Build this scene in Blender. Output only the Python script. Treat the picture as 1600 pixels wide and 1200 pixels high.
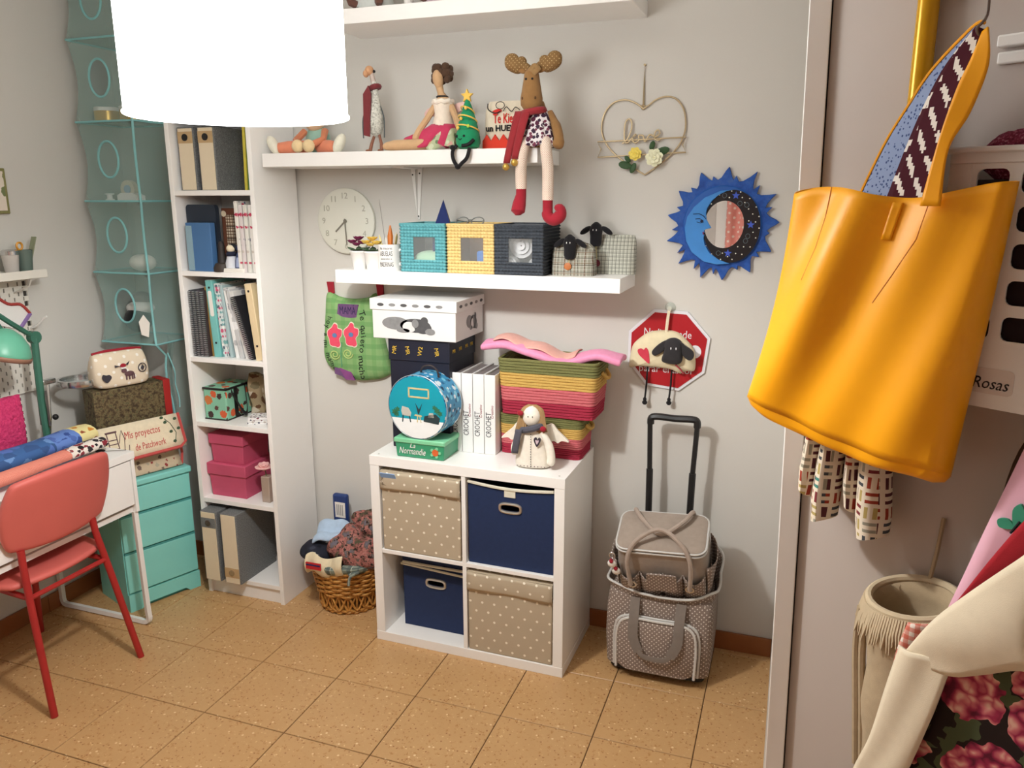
import bpy, bmesh, math, random
from mathutils import Vector, Matrix, noise
random.seed(7)
PI = math.pi
for o in list(bpy.data.objects):
    bpy.data.objects.remove(o, do_unlink=True)
scene = bpy.context.scene
COL = scene.collection

# ------------------------------------------------------------------ camera
CAM = Vector((1.1826, -2.8914, 1.7182))
yaw, pitch, roll = 0.3419, -0.2328, -0.0014
F = Vector((-math.sin(yaw)*math.cos(pitch), math.cos(yaw)*math.cos(pitch), math.sin(pitch)))
Rv = F.cross(Vector((0, 0, 1))).normalized()
Uv = Rv.cross(F)
R2 = math.cos(roll)*Rv + math.sin(roll)*Uv
U2 = -math.sin(roll)*Rv + math.cos(roll)*Uv
cd = bpy.data.cameras.new('camera')
cd.sensor_fit = 'HORIZONTAL'; cd.sensor_width = 36.0; cd.lens = 1237.8/1600*36.0
cd.clip_start = 0.05
cam = bpy.data.objects.new('camera', cd)
m = Matrix((R2, U2, -F)).transposed().to_4x4(); m.translation = CAM
cam.matrix_world = m
COL.objects.link(cam); scene.camera = cam

# ------------------------------------------------------------------ world, exposure
w = bpy.data.worlds.new('world'); scene.world = w; w.use_nodes = True
w.node_tree.nodes['Background'].inputs[0].default_value = (.9, .95, 1, 1)
w.node_tree.nodes['Background'].inputs[1].default_value = 0.3
vs = scene.view_settings
vs.view_transform = 'Standard'; vs.look = 'None'; vs.exposure = 0.8; vs.gamma = 1.0
vs.use_curve_mapping = False
BULB_W = 34.0          # pendant bulb
SHADE_E = 8.0          # glow of the lit pendant shade
LAMP = Vector((0.04, -1.41, 1.885))

# ------------------------------------------------------------------ mesh helpers
class MB:
    def __init__(s):
        s.v = []; s.f = []; s.M = Matrix.Identity(4)
    def at(s, M=None):
        s.M = M if M is not None else Matrix.Identity(4); return s
    def add(s, vs, fs):
        k = len(s.v)
        s.v += [tuple(s.M @ Vector(p)) for p in vs]
        s.f += [tuple(i+k for i in f) for f in fs]
        return s
    def box(s, x0, x1, y0, y1, z0, z1):
        return s.add([(x0,y0,z0),(x1,y0,z0),(x1,y1,z0),(x0,y1,z0),(x0,y0,z1),(x1,y0,z1),(x1,y1,z1),(x0,y1,z1)],
              [(3,2,1,0),(4,5,6,7),(0,1,5,4),(1,2,6,5),(2,3,7,6),(3,0,4,7)])
    def taper(s, x0, x1, y0, y1, z0, z1, k=.9):   # box with a smaller base (k) than top
        cx, cy = (x0+x1)/2, (y0+y1)/2
        b = [(cx+(x-cx)*k, cy+(y-cy)*k, z0) for x, y in ((x0,y0),(x1,y0),(x1,y1),(x0,y1))]
        t = [(x, y, z1) for x, y in ((x0,y0),(x1,y0),(x1,y1),(x0,y1))]
        return s.add(b+t, [(3,2,1,0),(4,5,6,7),(0,1,5,4),(1,2,6,5),(2,3,7,6),(3,0,4,7)])
    def lathe(s, prof, n=24, c=(0,0,0), cap=True, a0=0, a1=2*PI):
        full = abs(a1-a0-2*PI) < 1e-6
        vs = []; fs = []; m = n if full else n+1
        for r, z in prof:
            for i in range(m):
                a = a0+(a1-a0)*i/n
                vs.append((c[0]+r*math.cos(a), c[1]+r*math.sin(a), c[2]+z))
        for j in range(len(prof)-1):
            for i in range(n):
                i2 = (i+1) % m
                fs.append((j*m+i, j*m+i2, (j+1)*m+i2, (j+1)*m+i))
        if cap and full:
            if prof[0][0] > 1e-6: fs.append(tuple(reversed(range(m))))
            if prof[-1][0] > 1e-6: fs.append(tuple(range((len(prof)-1)*m, len(prof)*m)))
        return s.add(vs, fs)
    def cyl(s, r, z0, z1, n=20, c=(0,0,0)):
        return s.lathe([(r, z0), (r, z1)], n, c)
    def ell(s, c, r, M=None, nu=14, nv=9):
        vs = [(0,0,-1)]; fs = []
        for j in range(1, nv):
            t = -PI/2+PI*j/nv
            for i in range(nu):
                a = 2*PI*i/nu; vs.append((math.cos(t)*math.cos(a), math.cos(t)*math.sin(a), math.sin(t)))
        vs.append((0,0,1)); L = len(vs)-1
        for i in range(nu):
            i2 = (i+1) % nu
            fs.append((0, 1+i2, 1+i)); fs.append((L, L-nu+i, L-nu+i2))
            for j in range(nv-2):
                fs.append((1+j*nu+i, 1+j*nu+i2, 1+(j+1)*nu+i2, 1+(j+1)*nu+i))
        R = M if M is not None else Matrix.Identity(3)
        c = Vector(c)
        return s.add([c + R @ Vector((p[0]*r[0], p[1]*r[1], p[2]*r[2])) for p in vs], fs)
    def tube(s, pts, r, n=8, closed=False, sx=1.0, up=None):
        P = [Vector(p) for p in pts]; N = len(P)
        rr = r if isinstance(r, (list, tuple)) else [r]*N
        vs = []; fs = []; prev = None
        for i in range(N):
            if closed: t = P[(i+1) % N]-P[i-1]
            else: t = P[min(i+1, N-1)]-P[max(i-1, 0)]
            if t.length < 1e-9: t = Vector((0,0,1))
            t.normalize()
            if prev is None:
                a = Vector(up) if up else (Vector((0,0,1)) if abs(t.z) < .9 else Vector((1,0,0)))
            else: a = prev
            u = (a - t*a.dot(t))
            if u.length < 1e-6: u = t.orthogonal()
            u.normalize(); prev = u; v = t.cross(u)
            for k in range(n):
                g = 2*PI*k/n
                vs.append(P[i]+(u*math.cos(g)*sx+v*math.sin(g))*rr[i])
        for i in range(N if closed else N-1):
            j = (i+1) % N
            for k in range(n):
                k2 = (k+1) % n
                fs.append((i*n+k, i*n+k2, j*n+k2, j*n+k))
        if not closed:
            fs.append(tuple(reversed(range(n)))); fs.append(tuple(range((N-1)*n, N*n)))
        return s.add(vs, fs)
    def prism(s, poly, y0, y1):
        """polygon in (x, z), extruded along y from y0 (front) to y1 (back)"""
        n = len(poly)
        vs = [(p[0], y0, p[1]) for p in poly]+[(p[0], y1, p[1]) for p in poly]
        fs = [tuple(range(n)), tuple(reversed(range(n, 2*n)))]
        for i in range(n):
            j = (i+1) % n; fs.append((j, i, i+n, j+n))
        return s.add(vs, fs)
    def zprism(s, poly, z0, z1):
        n = len(poly)
        vs = [(p[0], p[1], z0) for p in poly]+[(p[0], p[1], z1) for p in poly]
        fs = [tuple(reversed(range(n))), tuple(range(n, 2*n))]
        for i in range(n):
            j = (i+1) % n; fs.append((i, j, j+n, i+n))
        return s.add(vs, fs)
    def loft(s, rings, closed=True, cap=True):
        n = len(rings[0]); vs = [p for r in rings for p in r]; fs = []
        for j in range(len(rings)-1):
            for i in range(n if closed else n-1):
                k = (i+1) % n
                fs.append((j*n+i, j*n+k, (j+1)*n+k, (j+1)*n+i))
        if cap and closed:
            fs.append(tuple(reversed(range(n)))); fs.append(tuple(range((len(rings)-1)*n, len(rings)*n)))
        return s.add(vs, fs)
    def grid(s, f, nu, nv):
        vs = [f(i/nu, j/nv) for j in range(nv+1) for i in range(nu+1)]
        fs = [(j*(nu+1)+i, j*(nu+1)+i+1, (j+1)*(nu+1)+i+1, (j+1)*(nu+1)+i) for j in range(nv) for i in range(nu)]
        return s.add(vs, fs)
    def tri(s):
        return sum(len(f)-2 for f in s.f)

def obj(name, mb, mat, parent=None, bevel=0, sub=0, smooth=True, solid=0, angle=42, seg=2, kind=None, off=0):
    me = bpy.data.meshes.new(name)
    me.from_pydata(mb.v, [], mb.f)
    bm = bmesh.new(); bm.from_mesh(me)
    bmesh.ops.recalc_face_normals(bm, faces=bm.faces) if not solid else None
    if smooth:
        for f in bm.faces: f.smooth = True
        th = math.radians(angle)
        for e in bm.edges:
            if len(e.link_faces) == 2:
                try:
                    if e.calc_face_angle() > th: e.smooth = False
                except ValueError: pass
    bm.to_mesh(me); bm.free()
    if isinstance(mat, (list, tuple)):
        for x in mat: me.materials.append(x)
    else: me.materials.append(mat)
    o = bpy.data.objects.new(name, me); COL.objects.link(o)
    if parent: o.parent = parent
    if solid:
        md = o.modifiers.new('solid', 'SOLIDIFY'); md.thickness = solid; md.offset = off
    if bevel:
        md = o.modifiers.new('bevel', 'BEVEL'); md.width = bevel; md.segments = seg; md.limit_method = 'ANGLE'
        md.angle_limit = math.radians(35); md.harden_normals = False
    if sub:
        md = o.modifiers.new('sub', 'SUBSURF'); md.levels = sub; md.render_levels = sub
    if kind: o['kind'] = kind
    return o

def tag(o, label, cat, group=None):
    o['label'] = label; o['category'] = cat
    if group: o['group'] = group
    return o
def thing(name, label, cat, loc=(0,0,0), rz=0, group=None, rot=None):
    o = bpy.data.objects.new(name, None); COL.objects.link(o)
    o.empty_display_size = .02
    o.location = loc; o.rotation_euler = rot if rot else (0, 0, rz)
    return tag(o, label, cat, group)
def struct(name, mb, mat, parent=None, **k):
    o = obj(name, mb, mat, parent, **k)
    if not parent: o['kind'] = 'structure'
    return o
def copy_tree(o, parent=None):
    c = o.copy(); COL.objects.link(c)
    if parent: c.parent = parent
    for ch in o.children: copy_tree(ch, c)
    return c
def T(x, y, z): return Matrix.Translation((x, y, z))
def RX(a): return Matrix.Rotation(a, 4, 'X')
def RY(a): return Matrix.Rotation(a, 4, 'Y')
def RZ(a): return Matrix.Rotation(a, 4, 'Z')
def SC(x, y, z): return Matrix.Diagonal((x, y, z, 1))
FRONT = RX(PI/2)          # local xy plane -> facing -y

def spline(pts, k=6, closed=False):
    P = [Vector(p) for p in pts]; N = len(P); out = []
    for i in range(N if closed else N-1):
        if closed: a, b, c, d = P[i-1], P[i], P[(i+1) % N], P[(i+2) % N]
        else: a, b, c, d = P[max(i-1,0)], P[i], P[i+1], P[min(i+2,N-1)]
        for q in range(k):
            t = q/k
            out.append(.5*((2*b)+(c-a)*t+(2*a-5*b+4*c-d)*t*t+(3*b-a-3*c+d)*t**3))
    if not closed: out.append(P[-1])
    return out
def spl2(pts, k=6, closed=True):
    return [(p.x, p.y) for p in spline([(x, y, 0) for x, y in pts], k, closed)]
def lerp(a, b, t): return a+(b-a)*t
def circ(cx, cz, r, n=32, rz=None):
    rz = rz or r
    return [(cx+r*math.cos(2*PI*i/n), cz+rz*math.sin(2*PI*i/n)) for i in range(n)]
def rrect(x0, x1, z0, z1, r, n=5):
    out = []
    for cx, cz, a in ((x1-r, z0+r, -PI/2), (x1-r, z1-r, 0), (x0+r, z1-r, PI/2), (x0+r, z0+r, PI)):
        for i in range(n+1):
            t = a+PI/2*i/n; out.append((cx+r*math.cos(t), cz+r*math.sin(t)))
    return out
def perfplate(mb, x0, z0, nx, nz, cw, ch, hole, y0, y1):
    """plate in xz with a hole polygon (list of (x, z) offsets from the cell centre, counter-clockwise) in each cell"""
    n = len(hole)
    for i in range(nx):
        for j in range(nz):
            cx, cz = x0+(i+.5)*cw, z0+(j+.5)*ch
            inner = [(cx+a, cz+b) for a, b in hole]
            outer = []
            if n == 4: outer = [(cx-cw/2, cz-ch/2), (cx+cw/2, cz-ch/2), (cx+cw/2, cz+ch/2), (cx-cw/2, cz+ch/2)]
            for a, b in (hole if n != 4 else ()):
                k = min(cw/2/abs(a) if abs(a) > 1e-9 else 1e9, ch/2/abs(b) if abs(b) > 1e-9 else 1e9)
                outer.append((cx+a*k, cz+b*k))
            vs = []; fs = []
            for y in (y0, y1):
                vs += [(p[0], y, p[1]) for p in outer]+[(p[0], y, p[1]) for p in inner]
            # corners
            cor = [(cx-cw/2, cz-ch/2), (cx+cw/2, cz-ch/2), (cx+cw/2, cz+ch/2), (cx-cw/2, cz+ch/2)]
            for k in range(n):
                k2 = (k+1) % n
                fs.append((k, k2, n+k2, n+k)); fs.append((2*n+k2, 2*n+k, 3*n+k, 3*n+k2))
                fs.append((n+k, n+k2, 3*n+k2, 3*n+k))
                p, q = outer[k], outer[k2]
                for c in cor:
                    if abs(p[0]-q[0]) > 1e-7 and abs(p[1]-q[1]) > 1e-7 and \
                       ((abs(c[0]-p[0]) < 1e-6 and abs(c[1]-q[1]) < 1e-6) or (abs(c[0]-q[0]) < 1e-6 and abs(c[1]-p[1]) < 1e-6)):
                        L = len(vs); vs += [(c[0], y0, c[1]), (c[0], y1, c[1])]
                        fs.append((k, L, k2)); fs.append((2*n+k2, L+1, 2*n+k))
            mb.add(vs, fs)

_fc = {}
def text(parent, s, size, loc, mat, rot=(PI/2, 0, 0), width=None, shear=0, ext=.0004, name='lettering', align='CENTER', bold=0):
    cu = bpy.data.curves.new('t', 'FONT'); cu.body = s; cu.size = size; cu.extrude = ext
    cu.align_x = align; cu.align_y = 'CENTER'; cu.shear = shear; cu.resolution_u = 2; cu.offset = bold
    t = bpy.data.objects.new('t', cu); COL.objects.link(t)
    bpy.context.view_layer.update()
    me = bpy.data.meshes.new_from_object(t.evaluated_get(bpy.context.evaluated_depsgraph_get()))
    bpy.data.objects.remove(t)
    if width and len(me.vertices):
        xs = [v.co.x for v in me.vertices]; ww = max(xs)-min(xs)
        for v in me.vertices: v.co.x *= width/ww
    me.materials.clear(); me.materials.append(mat)
    o = bpy.data.objects.new(name, me); COL.objects.link(o)
    o.parent = parent; o.location = loc; o.rotation_euler = rot
    return o

# ------------------------------------------------------------------ materials
def lin(c):
    return c/12.92 if c <= .04045 else ((c+.055)/1.055)**2.4
def C(r, g, b): return (lin(r/255), lin(g/255), lin(b/255), 1)
class NT:
    def __init__(s, name, rough=.6, metal=0, spec=.4):
        s.m = bpy.data.materials.new(name); s.m.use_nodes = True
        s.t = s.m.node_tree; s.b = s.t.nodes['Principled BSDF']
        s.b.inputs['Roughness'].default_value = rough; s.b.inputs['Metallic'].default_value = metal
        s.b.inputs['Specular IOR Level'].default_value = spec
        s._uv = None; s._tc = None
    def n(s, typ, **k):
        x = s.t.nodes.new(typ)
        for a, b in k.items(): setattr(x, a, b)
        return x
    def set(s, sock, v):
        if isinstance(v, bpy.types.NodeSocket): s.t.links.new(v, sock)
        else: sock.default_value = v
    def math(s, op, a, b=None, c=None):
        x = s.n('ShaderNodeMath', operation=op); s.set(x.inputs[0], a)
        if b is not None: s.set(x.inputs[1], b)
        if c is not None: s.set(x.inputs[2], c)
        return x.outputs[0]
    def mix(s, f, a, b):
        x = s.n('ShaderNodeMix', data_type='RGBA'); s.set(x.inputs[0], f); s.set(x.inputs[6], a); s.set(x.inputs[7], b)
        return x.outputs[2]
    def tc(s):
        if not s._tc: s._tc = s.n('ShaderNodeTexCoord')
        return s._tc
    def uv(s):
        if s._uv: return s._uv
        tc = s.tc()
        a = s.n('ShaderNodeSeparateXYZ'); s.t.links.new(tc.outputs['Object'], a.inputs[0])
        nn = s.n('ShaderNodeSeparateXYZ'); s.t.links.new(tc.outputs['Normal'], nn.inputs[0])
        ax, ay, az = [s.math('ABSOLUTE', nn.outputs[i]) for i in range(3)]
        fx = s.math('GREATER_THAN', ax, s.math('MAXIMUM', ay, az)); fz = s.math('GREATER_THAN', az, s.math('MAXIMUM', ax, ay))
        x, y, z = a.outputs
        u = s.math('MULTIPLY_ADD', s.math('SUBTRACT', y, x), fx, x)
        v = s.math('MULTIPLY_ADD', s.math('SUBTRACT', y, z), fz, z)
        s._uv = (u, v); return s._uv
    def uvv(s):
        u, v = s.uv(); c = s.n('ShaderNodeCombineXYZ'); s.set(c.inputs[0], u); s.set(c.inputs[1], v); return c.outputs[0]
    def noise(s, scale, detail=2, rough=.5, vec=None):
        x = s.n('ShaderNodeTexNoise'); x.inputs['Scale'].default_value = scale; x.inputs['Detail'].default_value = detail
        x.inputs['Roughness'].default_value = rough
        s.t.links.new(vec if vec else s.tc().outputs['Object'], x.inputs['Vector']); return x.outputs['Fac']
    def voro(s, scale, vec=None, rnd=1.0, dim='3D'):
        x = s.n('ShaderNodeTexVoronoi', voronoi_dimensions=dim); x.inputs['Scale'].default_value = scale
        x.inputs['Randomness'].default_value = rnd
        s.t.links.new(vec if vec else s.tc().outputs['Object'], x.inputs['Vector'])
        return x.outputs['Distance'], x.outputs['Color']
    def ramp(s, f, stops, const=False):
        x = s.n('ShaderNodeValToRGB'); r = x.color_ramp
        if const: r.interpolation = 'CONSTANT'
        while len(r.elements) < len(stops): r.elements.new(.5)
        for e, (p, c) in zip(r.elements, stops): e.position = p; e.color = c
        s.t.links.new(f, x.inputs[0]); return x.outputs[0]
    def col(s, v): s.set(s.b.inputs['Base Color'], v); return s
    def bump(s, h, st=.3, dist=.002):
        x = s.n('ShaderNodeBump'); x.inputs['Strength'].default_value = st; x.inputs['Distance'].default_value = dist
        s.t.links.new(h, x.inputs['Height']); s.t.links.new(x.outputs[0], s.b.inputs['Normal']); return s
    def sep(s, c):
        x = s.n('ShaderNodeSeparateColor'); s.t.links.new(c, x.inputs[0]); return x.outputs

def plain(name, c, rough=.55, metal=0, var=.06, vs_=30, bump=0, bs=250, spec=.4, bd=.001):
    """solid colour with a little mottling and relief"""
    t = NT(name, rough, metal, spec)
    if var:
        f = t.noise(vs_, 3)
        a = tuple(min(1, x*(1+var)) for x in c[:3])+(1,); b = tuple(x*(1-var) for x in c[:3])+(1,)
        t.col(t.mix(f, b, a))
    else: t.col(c)
    if bump: t.bump(t.noise(bs, 2), bump, bd)
    return t.m
def cloth(name, c, var=.12, rough=.9, bs=900):
    t = NT(name, rough, 0, .15)
    f = t.noise(60, 3)
    a = tuple(min(1, x*(1+var)) for x in c[:3])+(1,); b = tuple(x*(1-var) for x in c[:3])+(1,)
    t.col(t.mix(f, b, a)); t.bump(t.noise(bs, 1), .4, .0008)
    t.b.inputs['Sheen Weight'].default_value = .15
    return t.m
def dots(name, bg, dot, pitch, r, stag=True, rough=.85, py=None):
    py = py or pitch
    t = NT(name, rough, 0, .2); u, v = t.uv()
    def lat(o):
        a = t.math('SUBTRACT', t.math('FRACT', t.math('ADD', t.math('DIVIDE', u, pitch), o)), .5)
        b = t.math('SUBTRACT', t.math('FRACT', t.math('ADD', t.math('DIVIDE', v, py), o)), .5)
        b = t.math('MULTIPLY', b, py/pitch)
        d = t.math('SQRT', t.math('ADD', t.math('MULTIPLY', a, a), t.math('MULTIPLY', b, b)))
        return t.math('LESS_THAN', d, r/pitch)
    f = lat(.25)
    if stag: f = t.math('MAXIMUM', f, lat(.75))
    base = t.mix(t.noise(12, 3), tuple(x*.92 for x in bg[:3])+(1,), tuple(min(1, x*1.06) for x in bg[:3])+(1,))
    t.col(t.mix(f, base, dot)); t.bump(t.noise(900, 1), .3, .0006)
    return t.m
def plaid(name, bg, lines, rough=.9):
    """lines: list of (axis 0/1, pitch, duty, colour, opacity, offset)"""
    t = NT(name, rough, 0, .15); u, v = t.uv(); c = t.mix(t.noise(300, 2), tuple(x*.85 for x in bg[:3])+(1,), bg)
    for ax, pitch, duty, colr, op, off in lines:
        f = t.math('LESS_THAN', t.math('FRACT', t.math('ADD', t.math('DIVIDE', (u, v)[ax], pitch), off)), duty)
        c = t.mix(t.math('MULTIPLY', f, op), c, colr)
    t.col(c); t.bump(t.noise(900, 1), .4, .0008); return t.m
def prints(name, bg, cols, scale, r=.35, rough=.8, soft=.0, rnd=1.0, bg2=None):
    """scattered motifs: voronoi blobs in several colours on a ground"""
    t = NT(name, rough, 0, .25); d, c = t.voro(scale, t.uvv(), rnd, '2D')
    h = t.sep(c)
    wob = t.math('MULTIPLY_ADD', t.noise(scale*6, 2), .35, -.17)
    f = t.math('LESS_THAN', t.math('ADD', d, wob), t.math('MULTIPLY_ADD', h[1], r*.7, r*.45))
    n = len(cols); colr = t.ramp(h[0], [(i/n, k) for i, k in enumerate(cols)], True)
    b = bg if bg2 is None else t.mix(t.noise(8, 2), bg, bg2)
    t.col(t.mix(f, b, colr)); t.bump(t.noise(800, 1), .2, .0005); return t.m
def speck(name, stops, scale=120, rough=.7, detail=3, bump=.2):
    t = NT(name, rough, 0, .3); f = t.noise(scale, detail, .65); t.col(t.ramp(f, stops)); t.bump(f, bump, .001); return t.m
def glass(name, c=(.9, .97, .97, 1), rough=.03, alpha=.3):
    t = NT(name, rough, 0, .5); t.col(c); t.b.inputs['Alpha'].default_value = alpha
    return t.m
WHITE = plain('white_laminate', C(245, 243, 240), .35, var=.01)
PLWHITE = plain('white_plastic', C(238, 236, 232), .4, var=.02)
BLACKM = plain('black_plastic', C(28, 27, 28), .45, var=.05)
CHROME = plain('chrome', C(200, 200, 200), .2, 1, var=.02)
DARK = plain('dark_ink', C(30, 28, 32), .8, var=0)
INK = plain('black_ink', C(20, 20, 24), .8, var=0)
PINKF = cloth('pink_felt', C(228, 130, 160)); CREAM = cloth('cream_cotton', C(228, 214, 186)); REDF = cloth('red_felt', C(158, 38, 52))
GOLD = plain('brass', C(206, 168, 84), .3, .55, var=.05)
# ================================================================== the room
XL, XR, YB, YF, ZC = -1.705, 2.30, 0.0, -3.55, 2.62
t = NT('wall_paint', .85, 0, .2)
t.col(t.mix(t.noise(3, 3), C(208, 205, 199), C(214, 211, 205))); t.bump(t.noise(140, 3), .12, .001); WALLM = t.m
struct('wall_back', MB().box(XL-.1, XR+.1, 0, .1, 0, ZC), WALLM)
struct('wall_left', MB().box(XL-.1, XL, YF-.1, 0, 0, ZC), WALLM)
struct('wall_right', MB().box(XR, XR+.1, YF-.1, 0, 0, ZC), WALLM)
struct('wall_front', MB().box(XL, XR, YF-.1, YF, 0, ZC), WALLM)
struct('ceiling', MB().box(XL-.1, XR+.1, YF-.1, .1, ZC, ZC+.1), plain('ceiling_paint', C(236, 234, 230), .9, var=.02))
# closet built into the right corner: its side return
struct('wall_closet', MB().box(1.205, 1.255, -1.20, 0, 0, ZC), WALLM)

# floor of square ochre tiles, each its own piece
t = NT('floor_tile', .38, 0, .45)
d, c = t.voro(75); h = t.sep(c)
base = t.mix(t.noise(7, 4, .6), C(188, 146, 98), C(202, 162, 113))
sp = t.mix(t.math('LESS_THAN', t.noise(55, 4, .7), .40), base, C(176, 128, 76))
sp = t.mix(t.math('GREATER_THAN', t.noise(70, 3, .6), .66), sp, C(222, 190, 140))
f = t.math('MULTIPLY', t.math('LESS_THAN', d, .22), t.math('GREATER_THAN', h[0], .74))
sp = t.mix(f, sp, C(150, 100, 58))
f2 = t.math('MULTIPLY', t.math('LESS_THAN', d, .3), t.math('LESS_THAN', h[0], .05))
sp = t.mix(f2, sp, C(228, 200, 156))
oi = t.n('ShaderNodeObjectInfo')
sp = t.mix(t.math('MULTIPLY', oi.outputs['Random'], .12), sp, C(206, 156, 100))
t.col(sp); t.bump(t.noise(30, 3), .05, .001); TILEM = t.m
fl = struct('floor', MB().box(XL-.1, XR+.1, YF-.1, .1, -.1, -.004), plain('grout', C(84, 62, 40), .9, var=.1))
S, TX, TY = .3209, -.9314, -.6806
tm = None
i0, i1 = math.floor((XL-TX)/S), math.ceil((XR-TX)/S)
j0, j1 = math.floor((TY-0)/S), math.ceil((TY-YF)/S)
for i in range(i0, i1):
    for j in range(j0, j1):
        xa, xb = max(TX+i*S, XL), min(TX+(i+1)*S, XR)
        yb, ya = min(TY-j*S, 0), max(TY-(j+1)*S, YF)
        if xb-xa < .02 or yb-ya < .02: continue
        full = abs(xb-xa-S) < 1e-6 and abs(yb-ya-S) < 1e-6
        wx, wy = xb-xa-.0030, yb-ya-.0030
        if full and tm:
            o = bpy.data.objects.new('tile', tm); COL.objects.link(o); o.parent = fl
        else:
            b = MB(); e = .0016
            b.loft([[(-wx/2, -wy/2, -.012), (wx/2, -wy/2, -.012), (wx/2, wy/2, -.012), (-wx/2, wy/2, -.012)],
                    [(-wx/2, -wy/2, -e), (wx/2, -wy/2, -e), (wx/2, wy/2, -e), (-wx/2, wy/2, -e)],
                    [(-wx/2+e, -wy/2+e, 0), (wx/2-e, -wy/2+e, 0), (wx/2-e, wy/2-e, 0), (-wx/2+e, wy/2-e, 0)]])
            o = obj('tile', b, TILEM, fl, smooth=False)
            if full: tm = o.data
        o.location = ((xa+xb)/2, (ya+yb)/2, 0)
BASEM = plain('baseboard_tile', C(150, 92, 52), .4, var=.12, vs_=14, bump=.1)
bb = struct('baseboard_back', MB().box(XL, 1.205, -.004, 0, 0, .072), BASEM)
x = XL
while x < 1.2:
    x2 = min(x+.33, 1.205); obj('tile', MB().box(x+.001, x2-.001, -.012, -.004, .0, .074), BASEM, bb, bevel=.0015); x = x2
bl = struct('baseboard_left', MB().box(XL, XL+.004, YF, -.012, 0, .072), BASEM)
y = -.012
while y > YF+.05:
    y2 = max(y-.33, YF); obj('tile', MB().box(XL+.004, XL+.012, y2+.001, y-.001, .0, .074), BASEM, bl, bevel=.0015); y = y2

# closet front: white post, dark gap, grey-mauve door leaf standing ajar (leaning a hair with the old frame)
LEAN = T(1.228, -1.21, 1.28) @ RY(-.021)
AJAR = T(.014, 0, 0) @ LEAN @ RZ(-math.radians(32))
DOORM = plain('door_lacquer', C(192, 182, 175), .45, var=.02, vs_=4, bump=.03, bs=60)
dl = struct('door_1', MB().at(AJAR).box(.003, .86, -.035, .0, -1.28, 1.33), DOORM, bevel=.002)
obj('door_frame', MB().at(LEAN).box(-.042, -.004, -.045, .02, -1.28, 1.33), WHITE, dl, bevel=.002)
obj('door_gap', MB().at(LEAN).box(-.006, .004, -.020, .03, -1.28, 1.33), BLACKM, dl)

# front wall behind the viewer: white window frame and a pink dotted curtain (seen in the sun mirror)
wn = struct('window_1', MB().box(-.25, .66, YF, YF+.03, .9, 2.1), WHITE, bevel=.003)
obj('pane', MB().box(-.20, .20, YF+.03, YF+.034, .96, 2.04), plain('night_glass', C(60, 66, 74), .1, var=.02), wn)
obj('pane', MB().box(.25, .58, YF+.03, YF+.034, .96, 2.04), plain('blind', C(205, 200, 196), .5, var=.02), wn)
b = MB()
b.grid(lambda u, v: (.66+u*.75, YF+.07+.022*math.sin(u*46)*(1-.3*v), .12+v*2.2), 90, 4)
cu = obj('curtain', b, dots('curtain_cloth', C(240, 160, 150), C(250, 235, 225), .07, .009), solid=.002)
tag(cu, 'pink curtain with white dots reflected in the sun mirror', 'curtain')

# ================================================================== pendant lamp
la = thing('pendant_lamp', 'round white drum pendant lamp glowing above the room', 'lamp', LAMP)
t = NT('shade_cloth', .8)
em = t.n('ShaderNodeEmission'); stripe = t.n('ShaderNodeTexWave'); stripe.inputs['Scale'].default_value = 1.0
an = t.n('ShaderNodeSeparateXYZ'); t.t.links.new(t.tc().outputs['Object'], an.inputs[0])
ang = t.math('ARCTAN2', an.outputs[1], an.outputs[0])
st = t.math('MULTIPLY_ADD', t.math('SINE', t.math('MULTIPLY', ang, 60)), .5, .5)
t.t.links.new(t.mix(t.math('MULTIPLY', st, .25), (1, .99, .965, 1), (.80, .97, .97, 1)), em.inputs[0]); em.inputs[1].default_value = SHADE_E
t.t.nodes.remove(stripe)
t.t.links.new(em.outputs[0], t.t.nodes['Material Output'].inputs['Surface'])
SH = t.m
R_ = .226
b = MB().lathe([(R_, 0), (R_, .34)], 64, cap=False)
b.lathe([(R_-.004, .34), (R_-.004, 0)], 64, cap=False)
obj('shade', b, SH, la)
for z in (.001, .339):
    obj('rim', MB().tube([(R_*math.cos(2*PI*i/64), R_*math.sin(2*PI*i/64), z) for i in range(64)], .004, 6, True), SH, la)
b = MB()
for k in range(3):
    a = 2*PI*k/3; b.tube([(0, 0, .30), (R_*math.cos(a), R_*math.sin(a), .30)], .002, 6)
obj('spider', b, PLWHITE, la)
obj('cord', MB().cyl(.003, .30, ZC-LAMP.z, 8), PLWHITE, la)
obj('socket', MB().cyl(.018, .235, .31, 12), PLWHITE, la)
obj('canopy', MB().lathe([(.05, ZC-LAMP.z), (.045, ZC-LAMP.z-.03), (.01, ZC-LAMP.z-.04)], 20), PLWHITE, la)
t = NT('bulb_glow'); em = t.n('ShaderNodeEmission'); em.inputs[0].default_value = (1, .95, .86, 1); em.inputs[1].default_value = 20
t.t.links.new(em.outputs[0], t.t.nodes['Material Output'].inputs['Surface'])
bulb = obj('bulb', MB().ell((0, 0, .20), (.03, .03, .045)), t.m, la)
ld = bpy.data.lights.new('bulb_light', 'POINT'); ld.energy = BULB_W; ld.color = (1, .985, .955); ld.shadow_soft_size = .045
lo = bpy.data.objects.new('bulb_light', ld); lo.location = (0, 0, .065); lo.parent = la; COL.objects.link(lo)

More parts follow.
